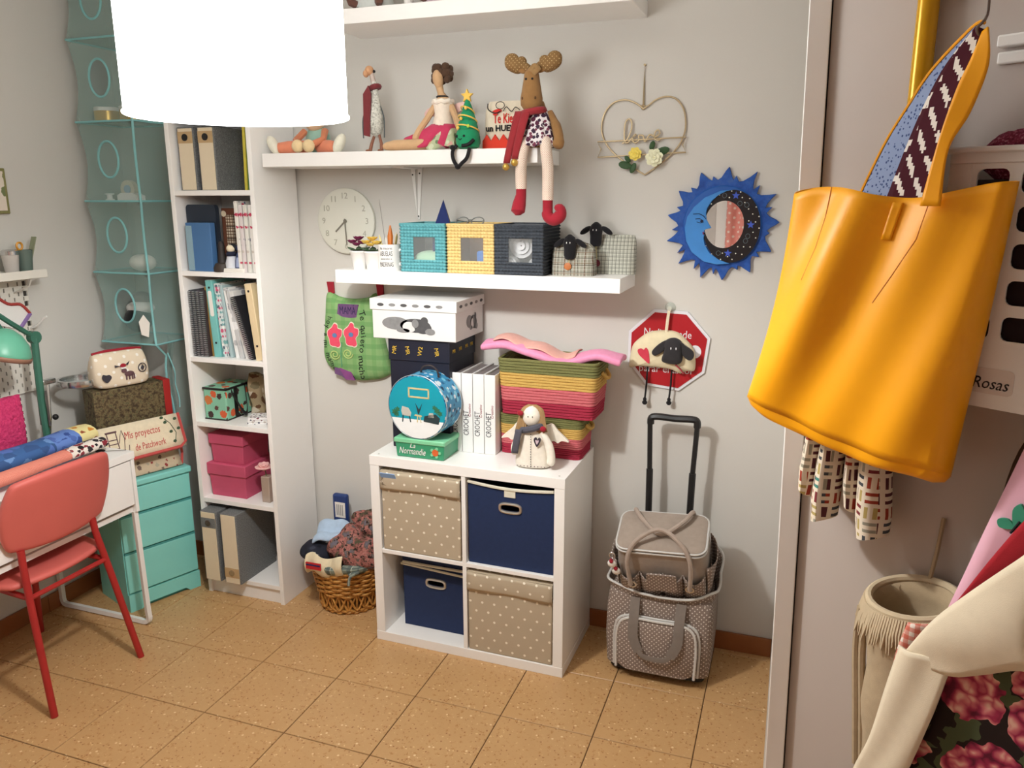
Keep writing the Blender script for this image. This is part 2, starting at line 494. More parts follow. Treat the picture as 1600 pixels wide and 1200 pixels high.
# ================================================================== furniture
# ---- four-cube shelving unit
KX, KY = .4962, -.0142
ku = thing('cube_shelf', 'white four-compartment cube shelf standing on the floor', 'shelf', (KX, KY, 0), -.014)
bv = .0012
obj('top_panel', MB().box(-.77, 0, -.39, 0, .732, .77), WHITE, ku, bevel=bv)
obj('bottom_panel', MB().box(-.77, 0, -.39, 0, 0, .038), WHITE, ku, bevel=bv)
obj('side_panel', MB().box(-.769, -.7315, -.389, 0, .038, .732), WHITE, ku, bevel=bv)
obj('side_panel', MB().box(-.0385, -.001, -.389, 0, .038, .732), WHITE, ku, bevel=bv)
obj('shelf_board', MB().box(-.7315, -.0385, -.388, -.001, .377, .393), WHITE, ku, bevel=bv)
obj('divider', MB().box(-.393, -.377, -.388, -.001, .393, .732), WHITE, ku, bevel=bv)
obj('divider', MB().box(-.393, -.377, -.388, -.001, .038, .377), WHITE, ku, bevel=bv)
for x in (-.742, -.028):
    obj('peg_cap', MB().cyl(.004, .77, .7704, 10, (x, -.365, 0)), plain('cap_grey', C(190, 186, 178), .5, var=0), ku)

# ---- tall narrow bookcase
bk = thing('bookcase', 'tall narrow white bookcase beside the hanging mesh organizer', 'bookcase', (-.785, -.0123, 0))
BW, BD, BH = .40, .28, 2.02
obj('side_panel', MB().box(-.02, 0, -BD, 0, 0, BH), WHITE, bk, bevel=.001)
obj('side_panel', MB().box(-BW, -BW+.02, -BD, 0, 0, BH), WHITE, bk, bevel=.001)
BSH = [1.742, 1.425, 1.070, .790, .447, .085]
for z in BSH + [BH]:
    obj('shelf_board', MB().box(-BW+.02, -.02, -BD+.001, -.004, z-.02, z), WHITE, bk, bevel=.001)
obj('plinth', MB().box(-BW+.02, -.02, -BD+.012, -BD+.03, .0, .065), WHITE, bk)
obj('back_panel', MB().box(-BW+.02, -.02, -.004, 0, .0, BH), WHITE, bk)

# ---- floating shelves
def lack(name, x, z, label):
    o = obj(name, MB().box(0, 1.10, -.26, 0, 0, .05), WHITE, bevel=.0015); o.location = (x, 0, z)
    return tag(o, label, 'shelf', 'floating white wall shelves')
lack('wall_shelf', -.4681, 1.3978, 'white floating wall shelf holding the three woven bins')
lack('wall_shelf', -.7619, 1.827, 'white floating wall shelf on which the plush moose sits')
lack('wall_shelf', -.4561, 2.3073, 'topmost white floating wall shelf, cut by the photo edge')
br = thing('shelf_bracket', 'slim white metal bracket screwed to the wall under the moose shelf', 'bracket', (-.235, 0, 1.63))
b = MB()
b.prism([(-.004, 0), (-.010, .197), (-.028, .197)], -.006, 0); b.prism([(.006, 0), (-.002, 0), (.004, .197), (.022, .197)], -.008, 0)
obj('strip', b, PLWHITE, br)
obj('arm', MB().box(-.026, .02, -.16, 0, .191, .197), PLWHITE, br)
for x, z in ((-.019, .17), (.011, .175), (.002, .012)):
    obj('screw', MB().at(T(x, -.008, z) @ FRONT).cyl(.003, 0, .002, 8), BLACKM, br)

# ---- white desk along the left wall
dk = thing('desk', 'white desk with a drawer and looped steel leg against the left wall', 'desk', (-1.705, -.60, 0))
obj('tabletop', MB().box(.013, .50, -.73, 0, .72, .75), WHITE, dk, bevel=.001)
obj('apron', MB().box(.013, .48, -.72, -.02, .50, .52), WHITE, dk)
obj('side_panel', MB().box(.013, .497, -.018, -.002, .50, .72), WHITE, dk, bevel=.001)
obj('side_panel', MB().box(.013, .497, -.728, -.712, .50, .72), WHITE, dk, bevel=.001)
dr = obj('drawer', MB().box(.10, .496, -.37, -.022, .535, .715), WHITE, dk, bevel=.001)
obj('drawer', MB().box(.10, .496, -.708, -.376, .535, .715), WHITE, dk, bevel=.001)
def legloop(y):
    p = spline([(.022, y, .50), (.022, y, .10), (.022, y, .03), (.04, y, .012), (.09, y, .012), (.25, y, .012), (.42, y, .012), (.472, y, .012), (.49, y, .03), (.487, y, .10), (.480, y, .50)], 4)
    return MB().tube(p, .0125, 4, sx=1.0, up=(.7, .7, 0))
obj('leg', legloop(-.012), PLWHITE, dk, smooth=False); obj('leg', legloop(-.715), PLWHITE, dk, smooth=False)

# ---- turquoise drawer unit in the corner
ANG = math.atan2(.110, .297)
TQ = plain('turquoise_paint', C(138, 216, 208), .4, var=.05, vs_=8)
TQD = plain('turquoise_shadow_gap', C(74, 152, 148), .6, var=.05)
# local x along the front (towards the far wall), y depth into the corner
du = thing('drawer_chest', 'small turquoise three-drawer chest in the corner behind the desk', 'chest of drawers', (-1.361, -.564, 0), PI/2-ANG)
W_, D_, H_ = .317, .27, .545
b = MB(); b.box(.008, W_-.008, .016, D_, .0, H_)
obj('body', b, TQD, du, bevel=.002)
obj('side_panel', MB().box(0, .012, .012, D_, .0, H_), TQ, du); obj('side_panel', MB().box(W_-.012, W_, .012, D_, .0, H_), TQ, du)
obj('top_board', MB().box(-.008, W_+.008, -.004, D_+.005, H_, H_+.028), TQ, du, bevel=.006)
zz = [(.085, .262), (.270, .425), (.433, H_)]
for k, (a, c) in enumerate(zz):
    dr = obj('drawer', MB().box(.003, W_-.003, 0, .02, a, c-.004), TQ, du, bevel=.003)
    obj('groove', MB().box(.003, W_-.003, .001, .02, c-.004, c+.004), TQD, dr)
obj('skirt', MB().prism([(0, 0), (.05, 0), (.07, .018), (W_-.07, .018), (W_-.05, 0), (W_, 0), (W_, .078), (0, .078)], .0, .018), TQ, du)

# ---- red chair
CH = thing('chair', 'coral red chair with rounded backrest and tubular legs at the desk', 'chair', (-1.34, -1.0, 0))
RED = plain('coral_shell', C(210, 104, 96), .5, var=.05, vs_=10, bump=.05)
REDL = plain('red_steel', C(166, 42, 40), .35, var=.05)
def back(u, v):
    y = (u-.5)*.415+.015; z = .562+v*.265
    k = abs(u-.5)*2
    return (.165+.070*v-.035*k*k, y, z)
# rounded outline: superellipse mapped grid
b = MB()
def bsh(u, v):
    a, c = u*2-1, v*2-1
    # square to rounded rectangle
    x = a*math.sqrt(max(0, 1-.26*c*c)); z = c*math.sqrt(max(0, 1-.24*a*a))
    return back(.5+x*.5*1.06, .5+z*.5*1.06)
b.grid(bsh, 16, 12)
obj('backrest', b, RED, CH, solid=.028, sub=1, angle=180)
b = MB()
def seat(u, v):
    a, c = u*2-1, v*2-1
    x = a*math.sqrt(max(0, 1-.30*c*c)); y = c*math.sqrt(max(0, 1-.30*a*a))
    return (-.035+x*.225, y*.222, .452-.012*math.cos(x*1.4)*math.cos(y*1.4)+.01*(x < -.8))
b.grid(seat, 14, 14)
obj('seat', b, RED, CH, solid=.024, sub=1, angle=180)
for s in (-1, 1):
    obj('leg', MB().tube([(.268, s*.192, 0), (.200, s*.163, .36), (.170, s*.148, .52), (.166, s*.145, .572)], .0125, 10), REDL, CH)
    obj('leg', MB().tube([(-.255, s*.20, 0), (-.19, s*.16, .32), (-.17, s*.15, .43)], .0125, 10), REDL, CH)
    obj('rail', MB().tube([(.192, s*.158, .41), (-.17, s*.15, .43)], .010, 8), REDL, CH)
obj('crossbar', MB().tube([(.192, -.158, .41), (.192, .158, .41)], .009, 8), REDL, CH)
# ================================================================== bookcase contents
GREYB = speck('grey_mottled_board', [(.3, C(86, 88, 90)), (.55, C(120, 122, 122)), (.75, C(150, 150, 148))], 260)
SPINE = plain('beige_spine', C(226, 211, 183), .7, var=.03)
TAPE = plain('kraft_strip', C(190, 160, 118), .7, var=.06)
def boxfile(x, y, z, w, h, d, label, ring='top', rz=0):
    t_ = thing('box_file', label, 'box file', (x, y, z), rz, 'grey and beige box files')
    obj('body', MB().box(-w/2, w/2, 0, d, 0, h), GREYB, t_, bevel=.002)
    obj('spine', MB().box(-w/2+.006, w/2-.006, -.003, 0, .002, h-.004), SPINE, t_, bevel=.001)
    zr = {'top': h*.84, 'bottom': h*.16}[ring]
    obj('strip', MB().box(-w/2+.005, w/2-.005, -.0042, -.003, zr-.022, zr+.022), TAPE if ring == 'bottom' else GREYB if z < 1 else TAPE, t_)
    r = obj('finger_ring', MB().at(T(0, -.0042, zr) @ FRONT).lathe([(.009, 0), (.0135, 0), (.0135, .003), (.009, .003)], 18), CHROME if z < 1 else BLACKM, t_)
    obj('hole', MB().at(T(0, -.0042, zr) @ FRONT).cyl(.009, 0, .0008, 16), BLACKM, r)
    return t_
boxfile(-1.111, -.262, 1.742, .080, .240, .235, 'beige-spined box file on the top bookcase shelf, left one of the pair')
boxfile(-1.014, -.262, 1.742, .080, .240, .235, 'beige-spined box file on the top bookcase shelf, right one of the pair')
boxfile(-1.113, -.335, .085, .084, .320, .25, 'beige-spined box file in the bottom compartment with its ring near the top', 'top', .0)
boxfile(-1.010, -.335, .085, .084, .320, .25, 'beige-spined box file in the bottom compartment with its ring near the base', 'bottom', .0)

def slab(name, x, y, z, w, h, d, mat, label, cat, lean=0, group=None, pages=True, hole=False):
    """thin upright book: cover in mat, paper block showing at top"""
    t_ = thing(name, label, cat, (x, y, z), group=group, rot=(0, lean, 0))
    obj('cover', MB().box(-w/2, w/2, 0, d, 0, h), mat, t_, bevel=min(.002, w*.2))
    if pages: obj('pages', MB().box(-w/2+w*.15, w/2-w*.15, .002, d-.002, h-.001, h+.0006), PAPER, t_)
    if hole:
        for q in (.06, h-.03):
            obj('hole', MB().at(T(0, 0, q) @ FRONT).cyl(.005, 0, .0006, 12), BLACKM, t_)
    return t_
PAPER = plain('paper', C(236, 232, 224), .8, var=.03)
slab('folder', -.846, -.26, 1.742, .012, .247, .23, plain('yellow_folder', C(206, 190, 70), .5), 'yellow folder standing on the top bookcase shelf', 'folder', .03)
slab('folder', -.828, -.26, 1.742, .014, .25, .23, plain('green_folder', C(70, 130, 84), .5), 'green folder at the right end of the top bookcase shelf', 'folder', .02)

# second shelf
t_ = thing('tablet_case', 'dark navy case with rounded corners behind a blue box', 'case', (-1.085, -.245, 1.425), 0)
obj('shell', MB().prism(rrect(-.072, .072, 0, .262, .014), -.0, .022), plain('navy_case', C(34, 44, 58), .5), t_)
t_ = thing('blue_book', 'blue hardback standing in front of the dark navy case', 'book', (-1.062, -.283, 1.425), 0)
obj('cover', MB().box(-.072, .048, 0, .03, 0, .192), plain('blue_cover', C(70, 112, 160), .5, var=.1, vs_=9), t_, bevel=.002)
obj('spine_panel', MB().box(-.072, -.042, -.0015, 0, .004, .18), plain('pale_blue_panel', C(140, 170, 184), .6, var=.1), t_)
t_ = thing('plaid_notebook', 'brown notebook with a checked cloth panel and a corner button', 'notebook', (-.960, -.20, 1.425), 0)
obj('cover', MB().box(-.062, .062, 0, .02, 0, .248), plain('brown_cover', C(104, 62, 44), .7), t_, bevel=.003)
PL = plaid('brown_check', C(226, 212, 186), [(0, .012, .45, C(92, 60, 44), .75, 0), (1, .012, .45, C(92, 60, 44), .75, .2), (0, .048, .1, C(40, 30, 28), .8, .1), (1, .048, .1, C(40, 30, 28), .8, .4)])
obj('check_panel', MB().box(-.040, .058, -.002, 0, .01, .222), PL, t_)
obj('button', MB().at(T(-.048, -.001, .226) @ FRONT).lathe([(.005, 0), (.011, 0), (.012, .003), (.005, .003)], 14), CREAM, t_)
obj('clasp', MB().box(.012, .022, -.004, .01, .242, .258), CHROME, t_)
t_ = thing('cat_figurine', 'slender black carved figurine beside the blue book', 'figurine', (-.985, -.262, 1.425))
obj('base', MB().lathe([(.034, 0), (.036, .015), (.028, .032), (.018, .036)], 16), plain('dark_wood', C(58, 48, 42), .6), t_)
obj('body', MB().lathe([(.018, .036), (.016, .06), (.012, .085), (.014, .10), (.011, .112), (.004, .12)], 12), plain('dark_wood_carved', C(44, 38, 36), .6), t_)
for s in (-1, 1): obj('ear', MB().at(T(s*.007, 0, .112)).lathe([(.004, 0), (0, .016)], 8), DARK, t_)
t_ = thing('doll_figurine', 'small figurine in a white apron and dark scarf', 'figurine', (-.945, -.255, 1.441))
obj('head', MB().ell((0, 0, .075), (.018, .016, .016)), CREAM, t_)
obj('scarf', MB().lathe([(.018, .046), (.021, .055), (.014, .064)], 14), plain('navy_scarf', C(30, 34, 54), .9), t_)
obj('apron', MB().lathe([(.026, 0), (.024, .02), (.016, .048)], 14), plain('apron_white', C(206, 208, 214), .9), t_)
obj('hair', MB().ell((.004, .008, .08), (.019, .014, .016)), DARK, t_)
t_ = thing('doll_figurine', 'small figurine dressed in dark blue next to the magazines', 'figurine', (-.905, -.25, 1.441))
obj('head', MB().ell((0, 0, .078), (.017, .016, .017)), plain('blue_hood', C(36, 44, 74), .9), t_)
obj('dress', MB().lathe([(.024, 0), (.022, .03), (.012, .062)], 14), plain('blue_dress', C(60, 72, 110), .9), t_)
obj('apron', MB().at(T(0, -.012, .0)).lathe([(.014, .004), (.012, .03), (.008, .042)], 10), plain('pale_apron', C(150, 160, 190), .9), t_)
t_ = thing('card_box', 'flat white card box under the two little figurines', 'box', (-.925, -.255, 1.425))
obj('tray', MB().box(-.055, .055, -.032, .036, 0, .0155), PAPER, t_, bevel=.002)
for k, (x, c_, l) in enumerate(((-.888, C(228, 224, 216), 'white magazine standing next to the checked notebook'), (-.868, C(214, 205, 204), 'pinkish printed magazine between two others on the second shelf'), (-.846, C(222, 220, 212), 'magazine with dark spine marks on the second shelf'), (-.822, C(226, 222, 216), 'rightmost magazine on the second shelf, against the side panel'))):
    slab('magazine', x, -.275, 1.425, .016, .275 - .014*(k > 0), .2, prints('mag_print_%d' % k, c_, [C(190, 60, 90), C(70, 80, 110), C(150, 150, 150), C(200, 190, 180)], 30, .22), l, 'magazine', -.015, 'magazines on the second shelf')

# third shelf
SPIR = plain('spiral_wire', C(196, 198, 202), .35, .9, var=0)
def spiralbook(x, lean, mat, label, w=.016, h=.275, y=-.275):
    t_ = thing('spiral_notebook', label, 'notebook', (x, y, 1.07), group='spiral notebooks on the third shelf', rot=(0, lean, 0))
    obj('cover', MB().box(-w/2, w/2, .004, .2, 0, h), mat, t_, bevel=.001)
    b = MB(); n = 34
    for k in range(n):
        z = .006+k*(h-.012)/(n-1)
        b.add([(-w*.42, -.003, z-.002), (w*.42, -.003, z-.002), (w*.42, -.003, z+.0018), (-w*.42, -.003, z+.0018), (-w*.42, .006, z-.002), (w*.42, .006, z-.002), (w*.42, .006, z+.0018), (-w*.42, .006, z+.0018)],
              [(0, 1, 2, 3), (0, 4, 5, 1), (3, 2, 6, 7), (1, 5, 6, 2), (0, 3, 7, 4)])
    obj('spiral', b, SPIR, t_, smooth=False, kind='stuff')
DKC = [plain('dark_cover_%d' % k, c_, .6) for k, c_ in enumerate((C(58, 60, 68), C(46, 48, 56), C(70, 66, 74), C(60, 50, 52)))]
for k, l in enumerate(('leftmost dark spiral notebook on the third shelf', 'second dark spiral notebook from the left on the third shelf', 'third dark spiral notebook from the left on the third shelf', 'fourth dark spiral notebook, next to the teal folder')):
    spiralbook(-1.151+.0195*k, -.005, DKC[k], l)
slab('folder', -1.075, -.255, 1.07, .012, .29, .2, plain('brown_folder', C(150, 118, 60), .6), 'thin mustard folder beside the teal ring binder', 'folder', -.045)
t_ = slab('ring_binder', -1.048, -.262, 1.07, .034, .318, .21, plain('teal_binder', C(120, 190, 186), .5), 'teal ring binder with a white label on its spine', 'binder', -.05, hole=True)
obj('label_card', MB().prism(rrect(-.009, .009, .17, .275, .007), -.001, 0), PAPER, t_)
slab('folder', -1.012, -.258, 1.07, .024, .305, .2, prints('floral_folder', C(206, 214, 214), [C(200, 90, 120), C(120, 170, 170), C(240, 240, 235), C(90, 110, 120)], 60, .5), 'floral printed folder next to the teal binder', 'folder', -.06)
slab('magazine', -.985, -.255, 1.07, .014, .30, .2, plain('grey_teal_mag', C(168, 190, 192), .6), 'pale blue-grey magazine leaning on the third shelf', 'magazine', -.09, 'leaning magazines on the third shelf')
for k, (x, ln, w_, h, c_, l) in enumerate(((-.955, -.13, .016, .29, C(232, 232, 230), 'white magazine leaning behind the curved spiral notebook'), (-.932, -.17, .02, .285, C(196, 196, 196), 'grey paper bundle leaning at a slant on the third shelf'), (-.905, -.21, .02, .28, C(214, 212, 208), 'thick white paper bundle leaning against the black spiral notebook'))):
    slab('paper_bundle', x, -.255, 1.07, w_, h, .2, prints('bundle_print_%d' % k, c_, [C(180, 180, 182), C(150, 150, 155), C(235, 235, 235)], 18, .4), l, 'magazine', ln, 'leaning magazines on the third shelf')
spiralbook(-.876, -.285, plain('black_cover', C(34, 34, 38), .6), 'black spiral notebook leaning steeply on the third shelf', .022, .265, -.268)
slab('photo_magazine', -.858, -.22, 1.07, .012, .265, .19, plain('dark_photo_mag', C(92, 92, 84), .5, var=.5, vs_=20), 'dark photo magazine leaning behind the cream binder', 'magazine', -.2, 'leaning magazines on the third shelf')
slab('ring_binder', -.838, -.268, 1.07, .032, .312, .2, plain('cream_binder', C(226, 204, 164), .55), 'cream ring binder leaning near the right side panel', 'binder', -.10, hole=True)
slab('folder', -.815, -.25, 1.07, .016, .30, .2, plain('olive_folder', C(170, 170, 60), .55), 'lime green folder wedged at the right of the third shelf', 'folder', -.04)

# fourth shelf
LB = prints('fox_print', C(134, 190, 162), [C(96, 66, 60), C(196, 116, 66), C(70, 52, 50), C(226, 214, 180), C(206, 96, 60)], 22, .42)
t_ = thing('lunch_bag', 'mint green lunch bag with woodland animal print and black strap', 'bag', (-1.10, -.245, .79), .0)
obj('body', MB().box(-.056, .060, 0, .17, 0, .142), LB, t_, bevel=.006)
for z, q in ((.136, 0), (.003, 1)):
    obj('piping', MB().tube([(-.056, -.001, z), (.06, -.001, z), (.061, .17, z)], .003 if q else .005, 6), BLACKM, t_)
obj('strap', MB().grid(lambda u, v: (.064+.012*math.sin(PI*u)+.022*(math.sin(PI*u)), .03+.09*u, .128-.11*math.sin(PI*u)+.0*v+.02*(v-.5)), 14, 1), BLACKM, t_, solid=.003)
obj('strap', MB().box(.0600, .063, .05, .07, .01, .14), BLACKM, t_)
t_ = thing('tote_bag_folded', 'brown and green printed bag folded behind the lunch bag', 'bag', (-.905, -.13, .79), 0)
b = MB(); b.grid(lambda u, v: (-.105+u*.185, .0+.035*math.sin(u*5)+.01*math.sin(v*7), v*(.185-.03*u)+.006*math.sin(u*14)), 16, 10)
obj('cloth', b, prints('brown_leaf_print', C(158, 140, 110), [C(96, 66, 44), C(120, 110, 84), C(190, 180, 160)], 26, .5), t_, solid=.06)
t_ = thing('booklet_stack', 'small stack of white patterned booklets lying in front of the folded bag', 'booklets', (-.885, -.215, .79), -.02+.45)
for k in range(3):
    obj('booklet', MB().box(-.058+.003*k, .05+.003*k, -.03-.003*k, .05-.003*k, .0005+.0105*k, .0105+.0105*k), prints('booklet_%d' % k, C(236, 234, 232), [C(120, 70, 80), C(80, 80, 100), C(200, 190, 180)], 60, .35), t_, bevel=.0008)

# fifth shelf: pink boxes, vase
PK = plain('pink_paper', C(196, 82, 112), .6, var=.1, vs_=14)
def pinkbox(x, z, w, d, h, label, y=-.26):
    t_ = thing('gift_box', label, 'box', (x, y, z), 0, 'lidded pink boxes')
    obj('box_body', MB().taper(-w/2+.006, w/2-.006, .006, d-.006, 0, h*.75, .95), PK, t_, bevel=.002)
    obj('lid', MB().box(-w/2, w/2, 0, d, h*.66, h), PK, t_, bevel=.003)
pinkbox(-1.062, .447, .20, .215, .150, 'larger lidded pink box underneath the smaller one')
pinkbox(-1.060, .597, .178, .19, .130, 'smaller lidded pink box stacked on the larger one', -.25)
t_ = thing('flower_vase', 'slim glass vase holding one pale pink bloom', 'vase', (-.872, -.235, .447))
obj('glass_body', MB().box(-.018, .022, -.018, .022, 0, .115), glass('vase_glass', C(196, 176, 160), .05, .75), t_, bevel=.003)
obj('stem', MB().tube([(0, 0, .03), (.002, 0, .10), (-.004, -.004, .15)], .002, 6), plain('stem_green', C(92, 120, 70), .7), t_)
fl_ = obj('flower_core', MB().ell((-.006, -.006, .155), (.016, .016, .016)), cloth('bloom_core', C(236, 170, 170)), t_)
PET = cloth('bloom_petal', C(240, 190, 186))
def petal(mb, c, n, r, l, tilt, wd=.5, a0=0):
    for k in range(n):
        a = a0+2*PI*k/n
        M = T(*c) @ RZ(a) @ RY(tilt)
        mb.at(M).ell((l*.5, 0, 0), (l*.5, l*wd, l*.10), nu=8, nv=5)
    mb.at()
for n, l, tl in ((8, .04, -.25), (7, .034, -.8), (5, .026, -1.2)):
    b = MB(); petal(b, (-.006, -.006, .148), n, 0, l, tl, .55, l*90); obj('petals', b, PET, fl_, kind='stuff')

# ================================================================== hanging mesh organizer
t = NT('aqua_net', .8, 0, .1); t.col(C(160, 192, 186)); t.b.inputs['Alpha'].default_value = .34; NET = t.m
AQ = plain('aqua_ribbon', C(134, 190, 192), .8, var=.05)
og = thing('mesh_organizer', 'turquoise hanging mesh organizer with round openings in the corner', 'organizer', (-1.495, -.155, 0))
HW = .148; TZ = [1.105, 1.405, 1.70, 2.015, 2.33, 2.60]
for k in range(len(TZ)-1):
    z0, z1 = TZ[k], TZ[k+1]
    def fr(u, v, s):
        q = 1-.16*math.sin(PI*v)*(.75 if s else 1)
        return q
    b = MB()
    zs = [z0+(z1-z0)*j/6 for j in range(7)]
    ring = lambda q, z: [(-HW*q, -HW*q*.85, z), (HW*q, -HW*q*.85, z), (HW*q, HW*q*.85, z), (-HW*q, HW*q*.85, z)]
    # side and back cloth
    for e in ((1, 2), (2, 3), (3, 0)):
        b.grid(lambda u, v, e=e: tuple(Vector(ring(1-.13*math.sin(PI*v), z0+(z1-z0)*v)[e[0]]).lerp(Vector(ring(1-.13*math.sin(PI*v), z0+(z1-z0)*v)[e[1]]), u)), 4, 6)
    tier = obj('tier', b, NET, og)
    # front cloth with a round opening
    n = 28; vs_ = []; fs_ = []
    hx, hz, r1, r2 = -.012, z0+(z1-z0)*.53, .052, .072
    for i in range(n):
        a = 2*PI*i/n; c_, s_ = math.cos(a), math.sin(a)
        vs_.append((hx+r1*c_, -HW*.85*.88, hz+r2*s_))
    for i in range(n):
        a = 2*PI*i/n; c_, s_ = math.cos(a), math.sin(a)
        m_ = max(abs(c_), abs(s_)); px, pz = c_/m_, s_/m_
        v_ = .5+.5*pz; q = 1-.13*math.sin(PI*v_)
        vs_.append((px*HW*q, -HW*.85*q, z0+(z1-z0)*v_))
    for i in range(n):
        j = (i+1) % n; fs_.append((i, j, n+j, n+i))
    obj('front_net', MB().add(vs_, fs_), NET, tier)
    obj('opening_rim', MB().tube([(p[0], p[1]-.001, p[2]) for p in vs_[:n]], .0045, 6, True), AQ, tier)
    if k in (1, 2, 4):   # zipped-shut disc of net
        obj('cover_net', MB().add(vs_[:n], [tuple(range(n))]), NET, tier)
    fr_ = ring(1, z0)
    obj('shelf_net', MB().box(-HW, HW, -HW*.85, HW*.85, z0, z0+.003), NET, tier)
    obj('hoop', MB().tube(fr_, .004, 6, True), AQ, tier)
pts = []
for k in range(len(TZ)-1):
    for j in range(6):
        v = j/6; q = 1-.13*math.sin(PI*v); pts.append((HW*q+.001, -HW*.85*q-.002, TZ[k]+(TZ[k+1]-TZ[k])*v))
b = MB()
b.grid(lambda u, v: (lerp(-.01, HW*.96, u)+.012*math.sin(v*7)*(u > .5), .105-.17*u*(1-.2*v)+.008*math.sin(u*14), lerp(.70, 1.10, v)), 8, 8)
b.grid(lambda u, v: (HW*.96-.02*u+.012*math.sin(v*7), -.065+.17*u, lerp(.70, 1.10, v)), 4, 8)
obj('slack_net', b, NET, og)
pts = [(HW*.97+.012*math.sin(v*7), -.07, lerp(.70, 1.10, v)) for v in [k/8 for k in range(8)]]+pts
obj('corner_cord', MB().tube(pts, .005, 6), AQ, og)
obj('tail_cord', MB().tube(spline([(HW*.95, -.06, 1.06), (HW*1.08, -.05, .98), (HW, -.04, .92), (HW*1.15, -.05, .86), (HW*1.2, -.06, .82)], 5), .003, 6), AQ, og)
OX, OY = -1.495, -.155
for x, l in ((-.075, 'round gold tin by the organizer opening, left of the pair'), (.06, 'round gold tin at the organizer corner, right of the pair')):
    t_ = thing('gold_tin', l, 'tin', (OX+x, OY-.03, 2.019), group='gold tins in the organizer')
    obj('can', MB().cyl(.05, 0, .045, 28), GOLD, t_, bevel=.002)
    obj('lid', MB().lathe([(.051, .045), (.051, .058), (.047, .06)], 28), PLWHITE, t_)
t_ = thing('tape_dispenser', 'white tape dispenser in the third mesh tier', 'dispenser', (OX+.03, OY-.06, 1.704))
obj('base', MB().prism([(-.05, 0), (.06, 0), (.06, .018), (.03, .03), (-.03, .03), (-.05, .02)], -.02, .02), PLWHITE, t_)
obj('roll', MB().at(T(.0, -.012, .045) @ FRONT @ T(0, 0, -.024)).lathe([(.018, 0), (.036, 0), (.036, .024), (.018, .024), (.018, 0)], 22, cap=False), plain('tape_beige', C(206, 196, 176), .4), t_)
obj('hub', MB().at(T(.0, -.012, .045) @ FRONT @ T(0, 0, -.026)).cyl(.017, 0, .028, 16), plain('blue_hub', C(150, 176, 196), .5), t_)
t_ = thing('spool', 'small white thread spool beside the tape dispenser', 'spool', (OX-.06, OY-.08, 1.704))
obj('reel', MB().lathe([(.018, 0), (.018, .004), (.011, .006), (.011, .022), (.018, .024), (.018, .028)], 16), PLWHITE, t_)
b = MB(); b.ell((0, 0, .035), (.062, .05, .036))
for v in range(len(b.v)):
    p = Vector(b.v[v]); b.v[v] = tuple(p*(1+.12*noise.noise(p*40)))
t_ = obj('wool_ball', b, cloth('white_wool', C(224, 220, 210)), None, sub=1); t_.location = (OX+.05, OY-.05, 1.409); tag(t_, 'white lump of wool in the fourth mesh tier', 'wool')
t_ = thing('sewing_pouch', 'black and white rolled fabric behind the open ring of the organizer', 'fabric', (OX-.02, OY-.02, 1.109))
obj('dark_roll', MB().ell((0, -.02, .085), (.065, .05, .055)), cloth('black_cloth', C(28, 28, 30)), t_)
obj('white_fold', MB().ell((.0, .0, .135), (.068, .05, .03)), cloth('white_cloth2', C(222, 220, 216)), t_)
obj('grey_fold', MB().ell((-.01, .02, .17), (.05, .04, .035)), cloth('grey_cloth2', C(120, 116, 112)), t_)
t_ = thing('paper_tag', 'white folded tag caught in the lower net of the organizer', 'tag', (OX+.105, OY-.14, 1.15), .3)
obj('card', MB().prism([(-.012, .0), (.018, -.01), (.028, .05), (.004, .085), (-.018, .055)], -.003, 0), PAPER, t_)

# ================================================================== on the turquoise chest (local frame of the chest)
CHL = Vector((-1.361, -.564, 0)); CA = PI/2-ANG
def chest(x, y, z): return CHL + Matrix.Rotation(CA, 3, 'Z') @ Vector((x, y, z))
t_ = thing('floral_box', 'dark floral storage box with a red end standing on the turquoise chest', 'box', chest(.02, .085, .5745), CA)
FLB = speck('dark_floral', [(.30, C(42, 34, 26)), (.45, C(78, 64, 46)), (.56, C(120, 106, 74)), (.62, C(64, 70, 50)), (.75, C(150, 130, 90))], 60, .6, 4, .05)
obj('box_body', MB().box(-.03, .262, 0, .10, 0, .375), FLB, t_, bevel=.003)
obj('red_end', MB().box(.262, .292, .0, .10, .0, .378), plain('red_card', C(168, 36, 34), .6), t_, bevel=.002)
t_ = thing('reindeer_pouch', 'cream zip pouch with a printed reindeer on top of the dark floral box', 'pouch', chest(.125, .137, .9505), CA)
b = MB(); rings = []
for j, (w_, d_, z) in enumerate(((.10, .050, 0), (.112, .055, .012), (.118, .054, .06), (.112, .042, .11), (.104, .026, .138), (.098, .010, .147))):
    rings.append([(w_*math.copysign(abs(math.cos(a))**.45, math.cos(a)), d_*math.copysign(abs(math.sin(a))**.55, math.sin(a)), z) for a in [2*PI*i/28 for i in range(28)]])
b.loft(rings)
obj('body', b, dots('pouch_cloth', C(226, 210, 186), C(242, 236, 226), .055, .006), t_, sub=1)
obj('zip', MB().tube([(-.10, 0, .144), (-.05, 0, .150), (.05, 0, .150), (.10, 0, .144)], .006, 6), REDF, t_)
def ffl(parent, poly, mat, y=-.056, th=.0015, name='print'):
    return obj(name, MB().prism(poly, y-th, y), mat, parent)
BR = cloth('print_brown', C(104, 76, 80)); DG = cloth('print_dark', C(66, 62, 70))
ffl(t_, circ(-.004, .092, .012, 14, .009), REDF); ffl(t_, circ(-.004, .082, .013, 14, .004), PLWHITE)
ffl(t_, circ(-.002, .070, .011, 14, .009), BR); ffl(t_, circ(.018, .055, .02, 14, .011), BR)
for x in (.002, .014, .026, .034): ffl(t_, [(x, .03), (x+.006, .03), (x+.006, .052), (x, .052)], BR)
